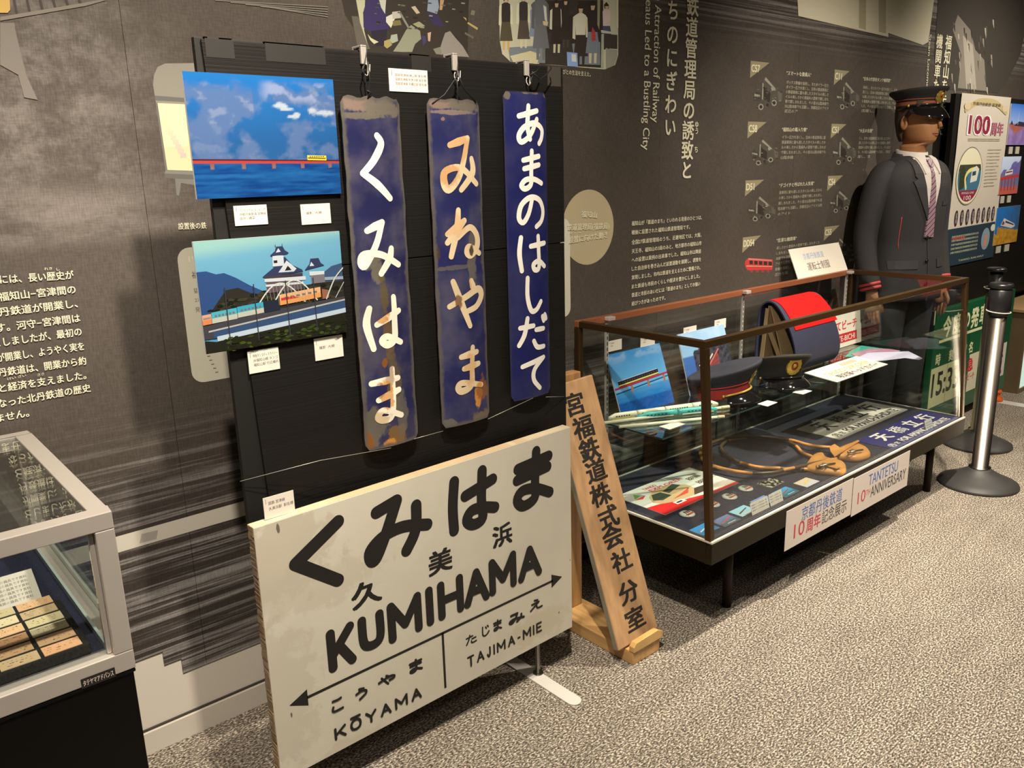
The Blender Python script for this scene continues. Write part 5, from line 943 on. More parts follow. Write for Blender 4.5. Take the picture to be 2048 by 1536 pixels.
# peaked caps
felt = mat('cap_felt', None, .85, bump=(300, .15)); patent = mat('patent_leather', (.006, .006, .007, 1), .06, coat=.8); goldm = mat('gold_thread', (.55, .40, .08, 1), .4, .6, bump=(200, .3)); redm = mat('red_enamel', (.40, .02, .02, 1), .3)
def peaked_cap(label, loc, th, crown, band, strap, flare=.128, base=.086, h=.040, rise=.028, group=None, piping=None, sy=1.15, white_badge=False, bandstripe=None, tilt=0., droop=.045):
    t = thing('peaked_cap', label, 'cap', loc, group); c, s_ = math.cos(th), math.sin(th); L0 = Vector(loc)
    def T(x, y, z): return L0+Vector((x*c-y*s_, x*s_+y*c, z+tilt*(base*sy-y)))
    n = 48
    def ring(rx, z, f=0, m=None): return [T(rx*math.sin(a), -rx*sy*math.cos(a), z+f*(1+math.cos(a))/2) for a in [2*math.pi*i/n for i in range(n)]]
    g = G(); g.rings([ring(base, 0), ring(base*1.0, .001), ring(base*1.01, h)], band, caps=False)
    g.build('hat_band', felt, t)
    g = G(); g.rings([ring(base*1.01, h*.9), ring(base*1.05, h+.006, rise*.2), ring(base+(flare-base)*.5, h+.016, rise*.55), ring(flare*.98, h+.030, rise*.9), ring(flare, h+.036, rise), ring(flare*.985, h+.041, rise), ring(flare*.9, h+.043, rise*.95), ring(flare*.5, h+.046, rise*.8), ring(.004, h+.048, rise*.6)], crown, caps=False)
    g.build('crown', felt, t)
    if piping:
        g = G(); g.tube(ring(base*1.03, h+.002, rise*.1), .0022, 6, piping, closed=True); g.build('piping', felt, t)
    if bandstripe:
        g = G(); g.rings([ring(base*1.014, h*.35), ring(base*1.018, h*.5), ring(base*1.014, h*.8)], bandstripe, caps=False); g.build('band_stripe', felt, t)
    g = G(); R_ = []
    for k in range(7):
        q = k/6; R_.append([T((base*.98+q*.052*math.cos(a*.95)**.6)*math.sin(a), -(base*.98*sy+q*.050*max(0, math.cos(a))**.6)*math.cos(a), .012-droop*q*(.4+.6*q)*max(0, math.cos(a))**.5-.004*q) for a in [-1.35+2.7*i/24 for i in range(25)]])
    i0 = len(g.V)
    for rr_ in R_: g.V += rr_
    low = [[p-Vector((0, 0, .0022)) for p in rr_] for rr_ in R_]
    for rr_ in low: g.V += rr_
    for base_ in (0, 7*25):
        for k in range(6):
            for j in range(24): q = i0+base_+k*25+j; g.Fc.append((q, q+1, q+26, q+25) if not base_ else (q, q+25, q+26, q+1)); g.Cl.append((1, 1, 1, 1)); g.Mi.append(0); g.Sm.append(True)
    for j in range(24): q = i0+6*25+j; g.Fc.append((q, q+1, q+1+175, q+175)); g.Cl.append((1, 1, 1, 1)); g.Mi.append(0); g.Sm.append(True)
    g.build('visor', patent, t)
    g = G(); g.tube([T((base*1.05)*math.sin(a), -(base*sy*1.05+.003)*math.cos(a), h*.30+.004*math.cos(a)) for a in [-1.45+2.9*i/20 for i in range(21)]], .0042, 8, flat=1); g.build('chin_strap', strap, t)
    for sd in (-1, 1): g = G(); p = T(base*1.07*math.sin(1.48)*sd, -base*sy*1.07*math.cos(1.48), h*.30); g.rings([[p+Vector((.006*math.cos(a)*q, .006*math.sin(a)*q, z)) for a in [2*math.pi*i/12 for i in range(12)]] for q, z in ((.1, -.006), (.8, -.005), (1, 0), (.8, .005), (.1, .006))]); g.build('button', goldm, t)
    # badge: laurel wreath round a centre boss
    def badgep(u, v, o): return T(u*1.15, -(base*1.05*sy+.007+o)-(v*.42), h*.95+.016+rise*.35+v*1.15)
    g = G(); m_ = 28; out = [badgep(.024*math.cos(a)*(1+.10*(i % 2)), .031*math.sin(a)*(1+.08*(i % 2)), .006) for i, a in enumerate([2*math.pi*k/m_ for k in range(m_)])]; inn = [badgep(.012*math.cos(a), .015*math.sin(a), .009) for a in [2*math.pi*k/m_ for k in range(m_)]]; lowr = [badgep(.026*math.cos(a), .033*math.sin(a), -.002) for a in [2*math.pi*k/m_ for k in range(m_)]]
    g.rings([lowr, out, inn], caps=False, sm=False); bg = g.build('wreath_badge', goldm, t)
    g = G(); g.face([badgep(.013*math.cos(a), .016*math.sin(a), .0065) for a in [2*math.pi*k/m_ for k in range(m_)]], (1, 1, 1, 1)); g.build('badge_ground', redm if not white_badge else mat('navy_ground', (.02, .02, .05, 1), .6), bg)
    g = G(); rb = .007 if not white_badge else .011
    g.rings([[badgep(rb*q*math.cos(a), rb*q*math.sin(a), z) for a in [2*math.pi*k/16 for k in range(16)]] for q, z in ((1, .006), (1, .010), (.5, .012), (.05, .0125))], caps=False); g.build('badge_boss', goldm if not white_badge else mat('silver_badge', (.6, .6, .58, 1), .25, .9), bg)
    return t
NV = (.020, .021, .034, 1); c1 = horiz(ST).at(1468, 806)
peaked_cap('navy peaked cap with red and gold band and gold wreath badge, on the glass shelf', (2.555, 1.775, ST), math.radians(30), NV, (.30, .02, .02, 1), mat('gold_braid', (.50, .34, .08, 1), .45, .5), flare=.118, base=.080, h=.040, rise=.040, group='peaked caps on the glass shelf', piping=(.55, .03, .02, 1), white_badge=True, tilt=.17, droop=.040)
peaked_cap('plain dark peaked cap with gold badge, on the shelf in front of the cardboard stand', (2.90, 1.752, ST), math.radians(-30), (.022, .020, .016, 1), (.014, .013, .011, 1), mat('black_strap', (.01, .01, .01, 1), .15), tilt=.16, droop=.038, flare=.112, base=.080, h=.036, rise=.030, group='peaked caps on the glass shelf')
# seat head cover on a cardboard stand
t = thing('seat_head_cover', 'navy seat head cover with red patch draped over a cardboard stand, on the shelf', 'seat cover', (3.22, 1.84, ST))
kraft = mat('kraft_cardboard', (.36, .25, .13, 1), .75, noise=(4, .2)); navyc = mat('navy_seat_cloth', (.016, .018, .046, 1), .75, bump=(250, .2)); redc = mat('red_felt', (.56, .006, .006, 1), .85, spec=.15, bump=(250, .15))
prof = [(1.932, .612), (1.934, .70), (1.932, .80), (1.925, .868), (1.910, .893), (1.888, .902), (1.862, .892), (1.835, .862), (1.806, .815), (1.782, .760), (1.768, .705), (1.770, .655), (1.790, .622), (1.812, .611)]
pr = catmull(prof, 4); xl_, xr_ = 3.005, 3.335
def sweep(g, pr, x0, x1, off, th, nx=10):
    def offs(i, o):
        a = pr[max(i-1, 0)]; b = pr[min(i+1, len(pr)-1)]; dy, dz = b[0]-a[0], b[1]-a[1]; l = math.hypot(dy, dz); return (pr[i][0]+dz/l*o, pr[i][1]-dy/l*o)
    R_ = []
    for i in range(len(pr)):
        a = offs(i, off); b = offs(i, off+th); fl = (i/len(pr))*.03
        R_.append([(x0+fl, a[0], a[1]), (x1+fl*2.2, a[0], a[1]), (x1+fl*2.2, b[0], b[1]), (x0+fl, b[0], b[1])])
    g.rings(R_, caps=True, sm=False)
g = G(); sweep(g, pr, xl_, xr_, 0, .006); g.build('navy_cover', navyc, t)
iR = [i for i, p in enumerate(pr) if 19 <= i <= 34]
g = G(); sweep(g, [pr[i] for i in iR], xl_+.025, xr_-.004, .0068, .0025); g.build('red_patch', redc, t)
g = G(); yk = 1.795
g.hexa([(xl_+.012, 1.925, ST+.0002), (xl_+.016, 1.925, ST+.0002), (xl_+.016, 1.800, ST+.0002), (xl_+.012, 1.800, ST+.0002), (xl_+.012, 1.918, .86), (xl_+.016, 1.918, .86), (xl_+.016, 1.860, .86), (xl_+.012, 1.860, .86)]) if 0 else None
g.bar((xl_+.02, 1.922, ST+.002), (xl_+.02, 1.900, .875), .016, .005, up=(1, 0, 0)); g.build('side_flap', kraft, t)
g = G(); g.hexa([(xl_+.03, 1.800, ST+.0002), (xr_-.01, 1.800, ST+.0002), (xr_-.01, 1.806, ST+.0002), (xl_+.03, 1.806, ST+.0002), (xl_+.03, 1.892, .885), (xr_-.01, 1.892, .885), (xr_-.01, 1.896, .885), (xl_+.03, 1.896, .885)]); g.build('front_board', kraft, t)
g = G(); g.hexa([(xl_+.03, 1.915, ST+.0002), (xr_-.01, 1.915, ST+.0002), (xr_-.01, 1.920, ST+.0002), (xl_+.03, 1.920, ST+.0002), (xl_+.03, 1.898, .885), (xr_-.01, 1.898, .885), (xr_-.01, 1.903, .885), (xl_+.03, 1.903, .885)]); g.build('rear_board', kraft, t)
g = G(); g.bar((xl_+.034, 1.905, .80), (xl_+.034, 1.815, ST+.02), .020, .004, up=(1, 0, 0)); g.build('cross_strut', kraft, t); g = G(); g.box(xl_+.03, xl_+.16, 1.815, 1.905, .66, .664); g.build('cross_shelf', kraft, t)
# destination plate
DPl = Plane((0, 1.905, ST+.001), (1, 0, 0), (0, .10, 1)); a0 = DPl.px(1655, 655)[0]; a1 = (DPl.px(1716, 616)[0]+DPl.px(1728, 679)[0])/2; Hh = DPl.px(1716, 618)[1]; g = G(); W_ = a1-a0
pl_ = [(a0, 0), (a1, 0), (a1, Hh*.55), (a1-.006, Hh*.58), (a1-.006, Hh), (a0, Hh)]; g.slab(DPl, pl_, -.010, 0, (.74, .71, .62, 1)); g.h0 = .0002
g.text(DPl, "だてビーチ", (a0+W_*.10, Hh*.52), (a1-W_*.14, Hh*.52), Hh*.30, (.62, .05, .05, 1), .03, raw=True); g.rect(DPl, a0+W_*.06, Hh*.13, a1-W_*.14, Hh*.40, (.55, .03, .03, 1)); g.text(DPl, "DATE-BICHI", (a0+W_*.12, Hh*.18), (a1-W_*.20, Hh*.18), Hh*.22, (.70, .62, .56, 1), .02, raw=True)
tag(g.build('destination_plate', PRINT), 'white plate with red writing ビーチ standing behind the seat head cover', 'sign')
FZ = horiz(ST+.006)
def folder(z, px, c, label, txt=None):
    P = horiz(z); g = G(); pts = [P.px(*p) for p in px]; pts = [(min(a, SX1-.004), b) for a, b in pts]; g.slab(P, pts, 0, .0015, c)
    if txt: A = P.px(*txt[1]); B = P.px(*txt[2]); g.text(P, txt[0], A, B, .012, (.8, .72, .68, 1), .01, h=.0017, raw=True)
    tag(g.build('clear_folder', PGLOSS), label, 'folder', 'coloured folders fanned out on the shelf')
folder(ST+.0005, [(1690, 714), (1703, 701), (1741, 686), (1751, 684), (1760, 690), (1785, 692), (1792, 700), (1740, 712)], C(60, 160, 140), 'teal folder at the back of the fanned folders on the shelf')
folder(ST+.0025, [(1702, 708), (1740, 697), (1795, 692), (1806, 700), (1780, 710), (1730, 716), (1708, 712)], C(176, 130, 146), 'pink folder in the middle of the fanned folders', ("OIWAI FAN", (1733, 705), (1757, 701)))
folder(ST+.0045, [(1716, 715), (1736, 706), (1829, 699), (1845, 717), (1838, 720), (1810, 716), (1770, 721), (1732, 724)], C(206, 196, 216), 'lilac folder on top of the fanned folders', ("OIWAI FAN", (1757, 714), (1786, 711)))
CPl = Plane(horiz(ST+.004).at(1674, 764), (1, 0, 0), (0, 1, .10)); g = G(); a1 = CPl.px(1779, 729)[0]; b1 = (CPl.px(1597, 749)[1]+CPl.px(1695, 718)[1])/2; g.slab(CPl, [(0, 0), (a1, 0), (a1, b1), (0, b1)], -.003, 0, (.72, .68, .58, 1)); g.h0 = .0002
g.text(CPl, "京都丹後鉄道", (a1*.12, b1*.70), (a1*.50, b1*.70), b1*.20, (.35, .50, .70, 1), .012, raw=True); g.text(CPl, "TANGO EXPLORER", (a1*.10, b1*.40), (a1*.92, b1*.40), b1*.30, (.42, .34, .12, 1), .02, raw=True); g.text(CPl, "限定版ヘッドカバー", (a1*.16, b1*.12), (a1*.92, b1*.12), b1*.26, (.10, .07, .07, 1), .02, raw=True); g.rect(CPl, a1*.54, b1*.70, a1*.84, b1*.88, (.70, .38, .26, 1))
tag(g.build('title_card', PRINT), 'white card reading TANGO EXPLORER lying on the shelf in front of the folders', 'sign')
# ---------------------------------------------------------------- on the navy deck
DZ = ZD+.0054; DP = horiz(DZ)
a0, b0 = 2.022, 1.613; a1, b1 = 2.440, 1.835; g = G(); W_, H_ = a1-a0, b1-b0; g.slab(DP, [(a0, b0), (a1, b0), (a1, b1), (a0, b1)], 0, .0015, (.70, .68, .62, 1)); g.h0 = .0016
def U(u, v): return (a0+W_*u, b0+H_*v)
g.grid(DP, U, 0, 0, 1, 1, 40, 26, lambda u, v: lerp(C(216, 208, 194), C(170, 158, 140), .9*sstep(.45, .62, fbm(u*.6, v*1.5+u*.6, 3, 3))*sstep(0, .5, u)*sstep(1, .7, v)))
g.poly(DP, [U(0, 0), U(1, 0), U(1, .06), U(.55, .09), U(.36, .17), U(.2, .30), U(0, .36)], (.62, .03, .03, 1)); g.poly(DP, [U(.12, .42), U(.16, .30), U(.30, .20), U(.62, .16), U(.64, .55), U(.50, .74), (a0+W_*.32, b0+H_*.74), U(.18, .60)], C(190, 160, 118))
g.poly(DP, [U(.16, .48), U(.22, .38), U(.36, .42), U(.34, .62), U(.24, .64)], C(60, 70, 58)); g.poly(DP, [U(.37, .62), U(.38, .50), U(.60, .60), U(.56, .72)], C(70, 72, 62)); g.poly(DP, [U(.30, .30), U(.50, .30), U(.60, .44), U(.44, .36)], C(196, 80, 60)); g.poly(DP, [U(.5, .18), U(.72, .16), U(.74, .34), U(.62, .36)], C(70, 62, 52))
g.text(DP, "TANGO", U(.28, .84), U(.44, .84), H_*.10, (.55, .06, .08, 1), .03, raw=True); g.text(DP, "EXPLORER", U(.30, .73), U(.72, .73), H_*.12, (.55, .06, .08, 1), .03, raw=True); g.poly(DP, [U(.07, .70), U(.14, .86), U(.16, .74)], C(120, 180, 70)); g.poly(DP, [U(.05, .68), U(.2, .70), U(.12, .62)], C(200, 70, 60))
for k in range(2): g.text(DP, "記念号運転", U(.74, .62-.2*k), U(.90, .62-.2*k), H_*.12, (.12, .08, .06, 1), .03, raw=True)
g.rect(DP, a0+W_*.24, b0+H_*.12, a0+W_*.36, b0+H_*.22, C(210, 204, 196)); g.rect(DP, a0+W_*.26, b0+H_*.15, a0+W_*.33, b0+H_*.19, C(60, 50, 46))
tag(g.build('flyer', PGLOSS), 'flyer with a cream express train and red lower edge on the navy cloth', 'flyer')
for (x, y), lb in zip(((1374, 1029), (1424, 1010), (1459, 994.5), (1491, 978)), ('first round badge from the left front corner post, in a clear bag', 'round badge right behind the left front corner post, in a clear bag', 'round badge between the corner post one and the farthest one, in a clear bag', 'round badge farthest from the left front corner post, in a clear bag')):
    c = DP.at(x, y); t = thing('button_badge', lb, 'badge', c, 'button badges on the navy cloth')
    g = G(); g.lathe((c.x, c.y, c.z), [(.026, .0), (.027, .003), (.022, .006), (.012, .008), (.001, .0085)], 28, C(206, 200, 186)); g.build('badge_disc', PGLOSS, t)
    g = G(); P = horiz(DZ+.0088); g.poly(P, [(c.x-.020, c.y-.010), (c.x+.020, c.y-.010), (c.x+.016, c.y-.016), (c.x-.012, c.y-.018)], C(206, 80, 50), .0); P2 = horiz(DZ+.0091); 
    for k in range(3): g.poly(P2, [(c.x-.012+k*.009, c.y-.006), (c.x-.007+k*.009, c.y-.006), (c.x-.005+k*.009, c.y+.010), (c.x-.010+k*.009, c.y+.010)], C(50, 46, 46), .0)
    g.build('printed_train', PGLOSS, t)
    g = G(); g.box(c.x-.036, c.x+.036, c.y-.036, c.y+.036, DZ+.0096, DZ+.0099); g.build('clear_bag', glassmat('clear_film', (.97, .97, .97, 1), .03, .08), t)
def smallcard(x, y, w_, h_, label, fn):
    c = DP.px(x, y); a0, b0 = c[0]-w_/2, c[1]-h_/2; g = G(); g.slab(DP, [(a0, b0), (a0+w_, b0), (a0+w_, b0+h_), (a0, b0+h_)], 0, .001, (.7, .7, .7, 1)); g.h0 = .0011; fn(g, lambda u, v: (a0+w_*u, b0+h_*v)); tag(g.build('picture_card', PGLOSS), label, 'card', 'picture cards in a row along the front of the deck')
def pc(sky, low, streak):
    def f(g, U):
        g.poly(DP, [U(0, 0), U(1, 0), U(1, 1), U(0, 1)], None, cols=[low, low, sky, sky]); g.poly(DP, [U(0, 0), U(1, 0), U(1, .38), U(0, .30)], low); g.poly(DP, [U(.15, .30), U(.85, .62), U(.85, .70), U(.15, .42)], streak); g.poly(DP, [U(.3, .12), U(.8, .12), U(.8, .17), U(.3, .17)], (.7, .7, .68, 1))
    return f
SC = [((1409, 1058), 'blue picture card with a white train nearest the left front corner post', pc(C(60, 150, 210), C(60, 120, 170), C(206, 200, 190))), ((1452, 1041), 'grey blue picture card with a red bridge beside the front corner post', pc(C(120, 130, 170), C(84, 100, 110), C(190, 90, 80))),
      ((1486, 1022), 'pale sky blue picture card behind the left standing caption', pc(C(150, 200, 216), C(170, 196, 200), C(90, 70, 60))), ((1527, 1002), 'lavender blue picture card behind the right standing caption', pc(C(130, 150, 196), C(100, 120, 160), C(60, 66, 84))),
      ((1571, 984), 'teal picture card with a red bridge right of the standing captions', pc(C(70, 160, 210), C(30, 110, 130), C(150, 80, 70))), ((1613, 965), 'white and yellow picture card at the right end of the row', pc(C(214, 190, 150), C(206, 196, 206), C(226, 190, 60)))]
for (x, y), lb, f in SC: smallcard(x, y, .086, .054, lb, f)
def dk_(g, U):
    g.grid(DP, U, 0, 0, 1, 1, 14, 10, lambda u, v: lerp(C(30, 28, 24), C(186, 180, 150), sstep(.5, .7, fbm(u, v, 5, 4))))
c = DP.px(1541, 966); smallcard(1541, 966, .086, .058, 'dark photographic card with pale blossoms between the badges and the pouches', dk_)
VP = Plane((0, YF+.035, DZ+.0002), (1, 0, 0), (0, .30, 1))
for (xa, ya), (xb, yb), lb in (((1506, 1022), (1540, 1030), 'left one of two small white captions standing at the front edge of the deck'), ((1543, 1005), (1568, 1019), 'right one of two small white captions standing at the front edge of the deck')):
    a0 = VP.px(xa, ya+15)[0]; a1 = VP.px(xb, yb-12)[0]; g = G(); Hc = .040; g.slab(VP, [(a0, 0), (a1, 0), (a1, Hc), (a0, Hc)], -.0008, .0002, (.70, .68, .62, 1))
    for k in range(3): g.text(VP, "鉄道カード記念品一覧", (a0+.005, Hc*(.72-k*.22)), (a1-.008, Hc*(.72-k*.22)), .0048, (.2, .17, .16, 1), 0, h=.0004, raw=True, res=1)
    tag(g.build('standing_caption', PRINT), lb, 'caption card', 'small captions standing at the deck edge')
g = G(); a0 = VP.px(1856, 878)[0]; a1 = VP.px(1870, 872)[0]; g.slab(VP, [(a0, 0), (a1, 0), (a1, .042), (a0, .042)], -.0008, .0002, (.66, .66, .66, 1))
for k in range(3): g.rect(VP, a0+.006, .008+k*.01, a1-.006, .011+k*.01, (.35, .35, .38, 1), .0004)
tag(g.build('standing_caption', PRINT), 'small white caption standing in front of the blue destination plate', 'caption card', 'small captions standing at the deck edge')
def dest(name, label, TL, TR, BL, BR, base, ink, rim, tabs):
    P = horiz(DZ+.0005); a0 = (P.px(*TL)[0]+P.px(*BL)[0])/2; a1 = (P.px(*TR)[0]+P.px(*BR)[0])/2; b0 = (P.px(*BL)[1]+P.px(*BR)[1])/2; b1 = (P.px(*TL)[1]+P.px(*TR)[1])/2; W_, H_ = a1-a0, b1-b0
    t = thing(name, label, 'sign', ((a0+a1)/2, (b0+b1)/2, DZ), 'train destination plates on the navy cloth'); ms = mat(name+'_'+('grey' if tabs else 'blue'), base, .28, noise=(9, .12))
    g = G(); g.slab(P, rr_poly(P, a0, b0, a1, b1, .008), 0, .0025); g.build('plate', ms, t)
    if tabs:
        for u in (.28, .80): g = G(); g.slab(P, [(a0+W_*u-.022, b1), (a0+W_*u+.022, b1), (a0+W_*u+.018, b1+.018), (a0+W_*u-.018, b1+.018)], 0, .0025); tb = g.build('hanging_tab', ms, t); g = G(); g.slab(P, rr_poly(P, a0+W_*u-.011, b1+.004, a0+W_*u+.011, b1+.011, .003), .0025, .0029); g.build('slot', slotm, tb)
    g = G(); P3 = horiz(DZ+.0005); h_ = .0028
    for k, ch in enumerate("天橋立行"): g.tbox(P3, ch, (a0+W_*(.13+k*.215), b0+H_*.46), (a0+W_*(.13+k*.215+(.135 if ch != '橋' else .15)), b0+H_*.92), ink, .030 if ch != '橋' else .010, h=h_, raw=True)
    g.text(P3, "FOR AMANOHASHIDATE", (a0+W_*.21, b0+H_*.12), (a0+W_*.93, b0+H_*.12), H_*.28, ink, .03, h=h_, raw=True); g.text(P3, "㊊", (a0+W_*.04, b0+H_*.10), (a0+W_*.11, b0+H_*.10), H_*.22, ink, .02, h=h_, raw=True); g.text(P3, "宮", (a0+W_*.125, b0+H_*.13), (a0+W_*.165, b0+H_*.13), H_*.15, ink, .02, h=h_, raw=True)
    g.build('lettering', PRINT, t)
dest('destination_plate', 'silver grey destination plate with black 天橋立行, behind the blue plate', (1600, 854), (1745.5, 800), (1663.5, 884.5), (1810, 825), (.50, .50, .44, 1), (.02, .02, .02, 1), None, True)
dest('destination_plate', 'blue destination plate with white 天橋立行 at the right front of the deck', (1720, 881), (1849, 819), (1781, 902), (1913.5, 840), (.030, .030, .170, 1), (.72, .72, .66, 1), None, False)
# tablet carriers: leather pouches on long hoops
lea = mat('tan_leather', (.58, .27, .07, 1), .42, noise=(12, .35), bump=(30, .3)); rodm = mat('rattan_hoop', None, .38, noise=(14, .25)); ironm = mat('steel_buckle', (.35, .33, .28, 1), .3, 1)
def z5(x, y): return (1380+x/5.12, 780+y/5.12)
tan, dkb = (.60, .28, .08, 1), (.075, .048, .025, 1)
def carrier(label, loop, darks, outline, flap, buckle, zz0, thick):
    P = horiz(zz0); P2 = horiz(DZ+.002); pts = [Vector(P.w(*P.px(*z5(*p)))) for p in loop]; c0 = sum((P.at(*z5(*p)) for p in outline), Vector())/len(outline)
    t = thing('tablet_carrier', label, 'tablet carrier', (c0.x, c0.y, DZ), 'tablet carriers on the navy cloth')
    q = [Vector(p) for p in catmull([tuple(p) for p in pts], 8)]; N_ = len(q)
    g = G(); g.tube(q, .0068, 10, colf=lambda k, j: dkb if any(a <= k/N_ <= b for a, b in darks) else tan); g.build('hoop', rodm, t)
    pl = [P2.px(*z5(*p)) for p in outline]; cx = sum(p[0] for p in pl)/len(pl); cy = sum(p[1] for p in pl)/len(pl); pl = catmull(pl+[pl[0]], 4)[:-1]; R_ = []
    for q_, z in ((.97, 0), (1.0, thick*.3), (.98, thick*.7), (.90, thick), (.5, thick*1.15), (.04, thick*1.2)): R_.append([P2.w(cx+(a-cx)*q_, cy+(b-cy)*q_, z) for a, b in pl])
    g = G(); g.rings(R_, caps=True); g.build('leather_pouch', lea, t)
    PT = horiz(DZ+.002+thick*1.22); g = G(); fl = [PT.px(*z5(*p)) for p in flap]; g.slab(PT, fl, 0, .004); g.build('flap', lea, t, bevel=.001)
    PB = horiz(DZ+.002+thick*1.22+.008); b = PB.at(*z5(*buckle)); g = G(); g.tube([b+Vector((.018*math.cos(a), .010*math.sin(a), .003*math.sin(2*a))) for a in [2*math.pi*k/14 for k in range(14)]], .0022, 8, closed=True); g.tube([b+Vector((-.02, .008, 0)), b+Vector((.045, -.02, .001))], .0035, 8); g.build('buckle', ironm, t)
HZ = DZ+.012
carrier('tan leather tablet carrier nearest the front edge, its hoop partly wrapped in dark leather', [(1200, 812), (1080, 808), (900, 800), (700, 790), (520, 745), (380, 670), (322, 600), (340, 550), (430, 505), (600, 482), (820, 490), (980, 525), (1080, 570), (1150, 640), (1240, 680), (1290, 700)], [(.02, .12), (.26, .50), (.58, .80)], [(1185, 795), (1240, 720), (1290, 690), (1350, 685), (1395, 735), (1560, 775), (1600, 830), (1585, 870), (1520, 885), (1300, 862), (1190, 830)],
        [(1290, 770), (1420, 740), (1540, 800), (1500, 812), (1380, 780), (1300, 800)], (1370, 770), HZ, .022)
carrier('tan leather tablet carrier behind the other one, with a longer light coloured hoop', [(1440, 588), (1330, 580), (1200, 560), (1040, 515), (850, 485), (640, 470), (420, 485), (250, 530), (130, 590), (110, 680), (200, 760), (400, 820), (640, 852), (850, 845), (980, 815), (1100, 790), (1300, 745), (1500, 705)], [(.18, .42), (.70, .80), (.86, .95)], [(1470, 690), (1500, 650), (1620, 598), (1700, 590), (1800, 630), (1842, 675), (1830, 710), (1700, 740), (1560, 725), (1480, 715)],
        [(1425, 590), (1480, 560), (1540, 600), (1720, 518), (1735, 530), (1560, 640), (1480, 690), (1440, 640)], (1660, 630), HZ+.010, .024)
# ================================================================ mannequin in driver's uniform
MC0 = Vector((4.14, 1.86, 0)); TH = math.radians(-15); mc, ms_ = math.cos(TH), math.sin(TH)
def M_(x, y, z): return Vector((MC0.x+x*mc-y*ms_, MC0.y+x*ms_+y*mc, z))
mq = thing('mannequin', 'mannequin in a dark driver suit, white shirt and striped tie behind the long case', 'mannequin', MC0)
suit = mat('charcoal_suit', (.022, .022, .024, 1), .8, bump=(260, .12)); suit2 = mat('charcoal_lapel', (.030, .029, .032, 1), .72); skin = mat('brown_mannequin_skin', (.33, .155, .065, 1), .5); hairm = mat('painted_hair', (.05, .028, .018, 1), .8, noise=(40, .3), bump=(60, .4)); shirt = mat('white_shirt', (.60, .56, .53, 1), .7); piping = mat('red_piping', (.60, .06, .06, 1), .6)
RG = [(.80, .205, .150), (.95, .200, .145), (1.08, .182, .128), (1.22, .195, .132), (1.34, .212, .130), (1.40, .208, .118), (1.435, .175, .100), (1.462, .115, .085), (1.478, .075, .072)]
def prof_(z):
    for a, b in zip(RG, RG[1:]):
        if a[0] <= z <= b[0]: t = (z-a[0])/(b[0]-a[0]); return a[1]+(b[1]-a[1])*t, a[2]+(b[2]-a[2])*t
    return RG[-1][1:] if z > 1 else RG[0][1:]
def front(x, z, o=0.): hw, hd = prof_(z); k = max(0., 1-abs(x/hw)**2.4); return M_(x, -(hd*k**(1/2.4))-o, z)
zs = [.80+.0226*i for i in range(31)]
g = G(); n = 40; R_ = []
for z in zs:
    hw, hd = prof_(z); e = 2/2.4; R_.append([M_(hw*math.copysign(abs(math.cos(a))**e, math.cos(a)), hd*math.copysign(abs(math.sin(a))**e, math.sin(a)), z) for a in [2*math.pi*i/n for i in range(n)]])
g.rings(R_); g.build('jacket', suit, mq)
def patch(zl, xl, xr, o, m, name, nx=8, sm=True):
    g = G(); V = [front(xl(z)+(xr(z)-xl(z))*i/nx, z, o) for z in zl for i in range(nx+1)]; V2 = [front(xl(z)+(xr(z)-xl(z))*i/nx, z, -.004) for z in zl for i in range(nx+1)]; k = nx+1; Fs = []
    for j in range(len(zl)-1):
        for i in range(nx): q = j*k+i; Fs.append((q, q+1, q+k+1, q+k))
        for i in (0, nx): q = j*k+i; Fs.append((q, q+k, q+k+len(V), q+len(V)))
    for j in (0, len(zl)-1):
        for i in range(nx): q = j*k+i; Fs.append((q, q+1, q+1+len(V), q+len(V)))
    g.mesh(V+V2, Fs, sm=False); return g.build(name, m, mq)
def zr(a, b, n=14): return [a+(b-a)*i/n for i in range(n+1)]
vb, vt = 1.145, 1.468
vx = lambda z: .075*max(0, (z-vb)/(vt-vb))**.9
patch(zr(vb, vt), lambda z: -vx(z), lambda z: vx(z), .003, shirt, 'shirt_front')
# striped tie
tm = bpy.data.materials.new('striped_tie'); tm.use_nodes = True; N = tm.node_tree.nodes; K = tm.node_tree.links; tb = N['Principled BSDF']; tb.inputs['Roughness'].default_value = .45
tcx = N.new('ShaderNodeTexCoord'); wv = N.new('ShaderNodeTexWave'); mpx = N.new('ShaderNodeMapping'); mpx.inputs['Rotation'].default_value = (0, math.radians(40), 0); K.new(tcx.outputs['Object'], mpx.inputs[0]); K.new(mpx.outputs[0], wv.inputs[0]); wv.inputs['Scale'].default_value = 16; wv.bands_direction = 'Z'
rp = N.new('ShaderNodeValToRGB'); rp.color_ramp.interpolation = 'CONSTANT'; rp.color_ramp.elements[0].color = (.13, .075, .12, 1); rp.color_ramp.elements[1].position = .42; rp.color_ramp.elements[1].color = (.50, .42, .44, 1); e_ = rp.color_ramp.elements.new(.72); e_.color = (.30, .14, .20, 1); K.new(wv.outputs[0], rp.inputs[0]); K.new(rp.outputs[0], tb.inputs['Base Color'])
patch(zr(1.10, 1.425), lambda z: -.008-.020*(1.425-z)/.3, lambda z: .008+.020*(1.425-z)/.3, .007, tm, 'tie'); patch(zr(1.425, 1.462, 4), lambda z: -.010-.010*(z-1.425)/.037, lambda z: .010+.010*(z-1.425)/.037, .012, tm, 'tie_knot')
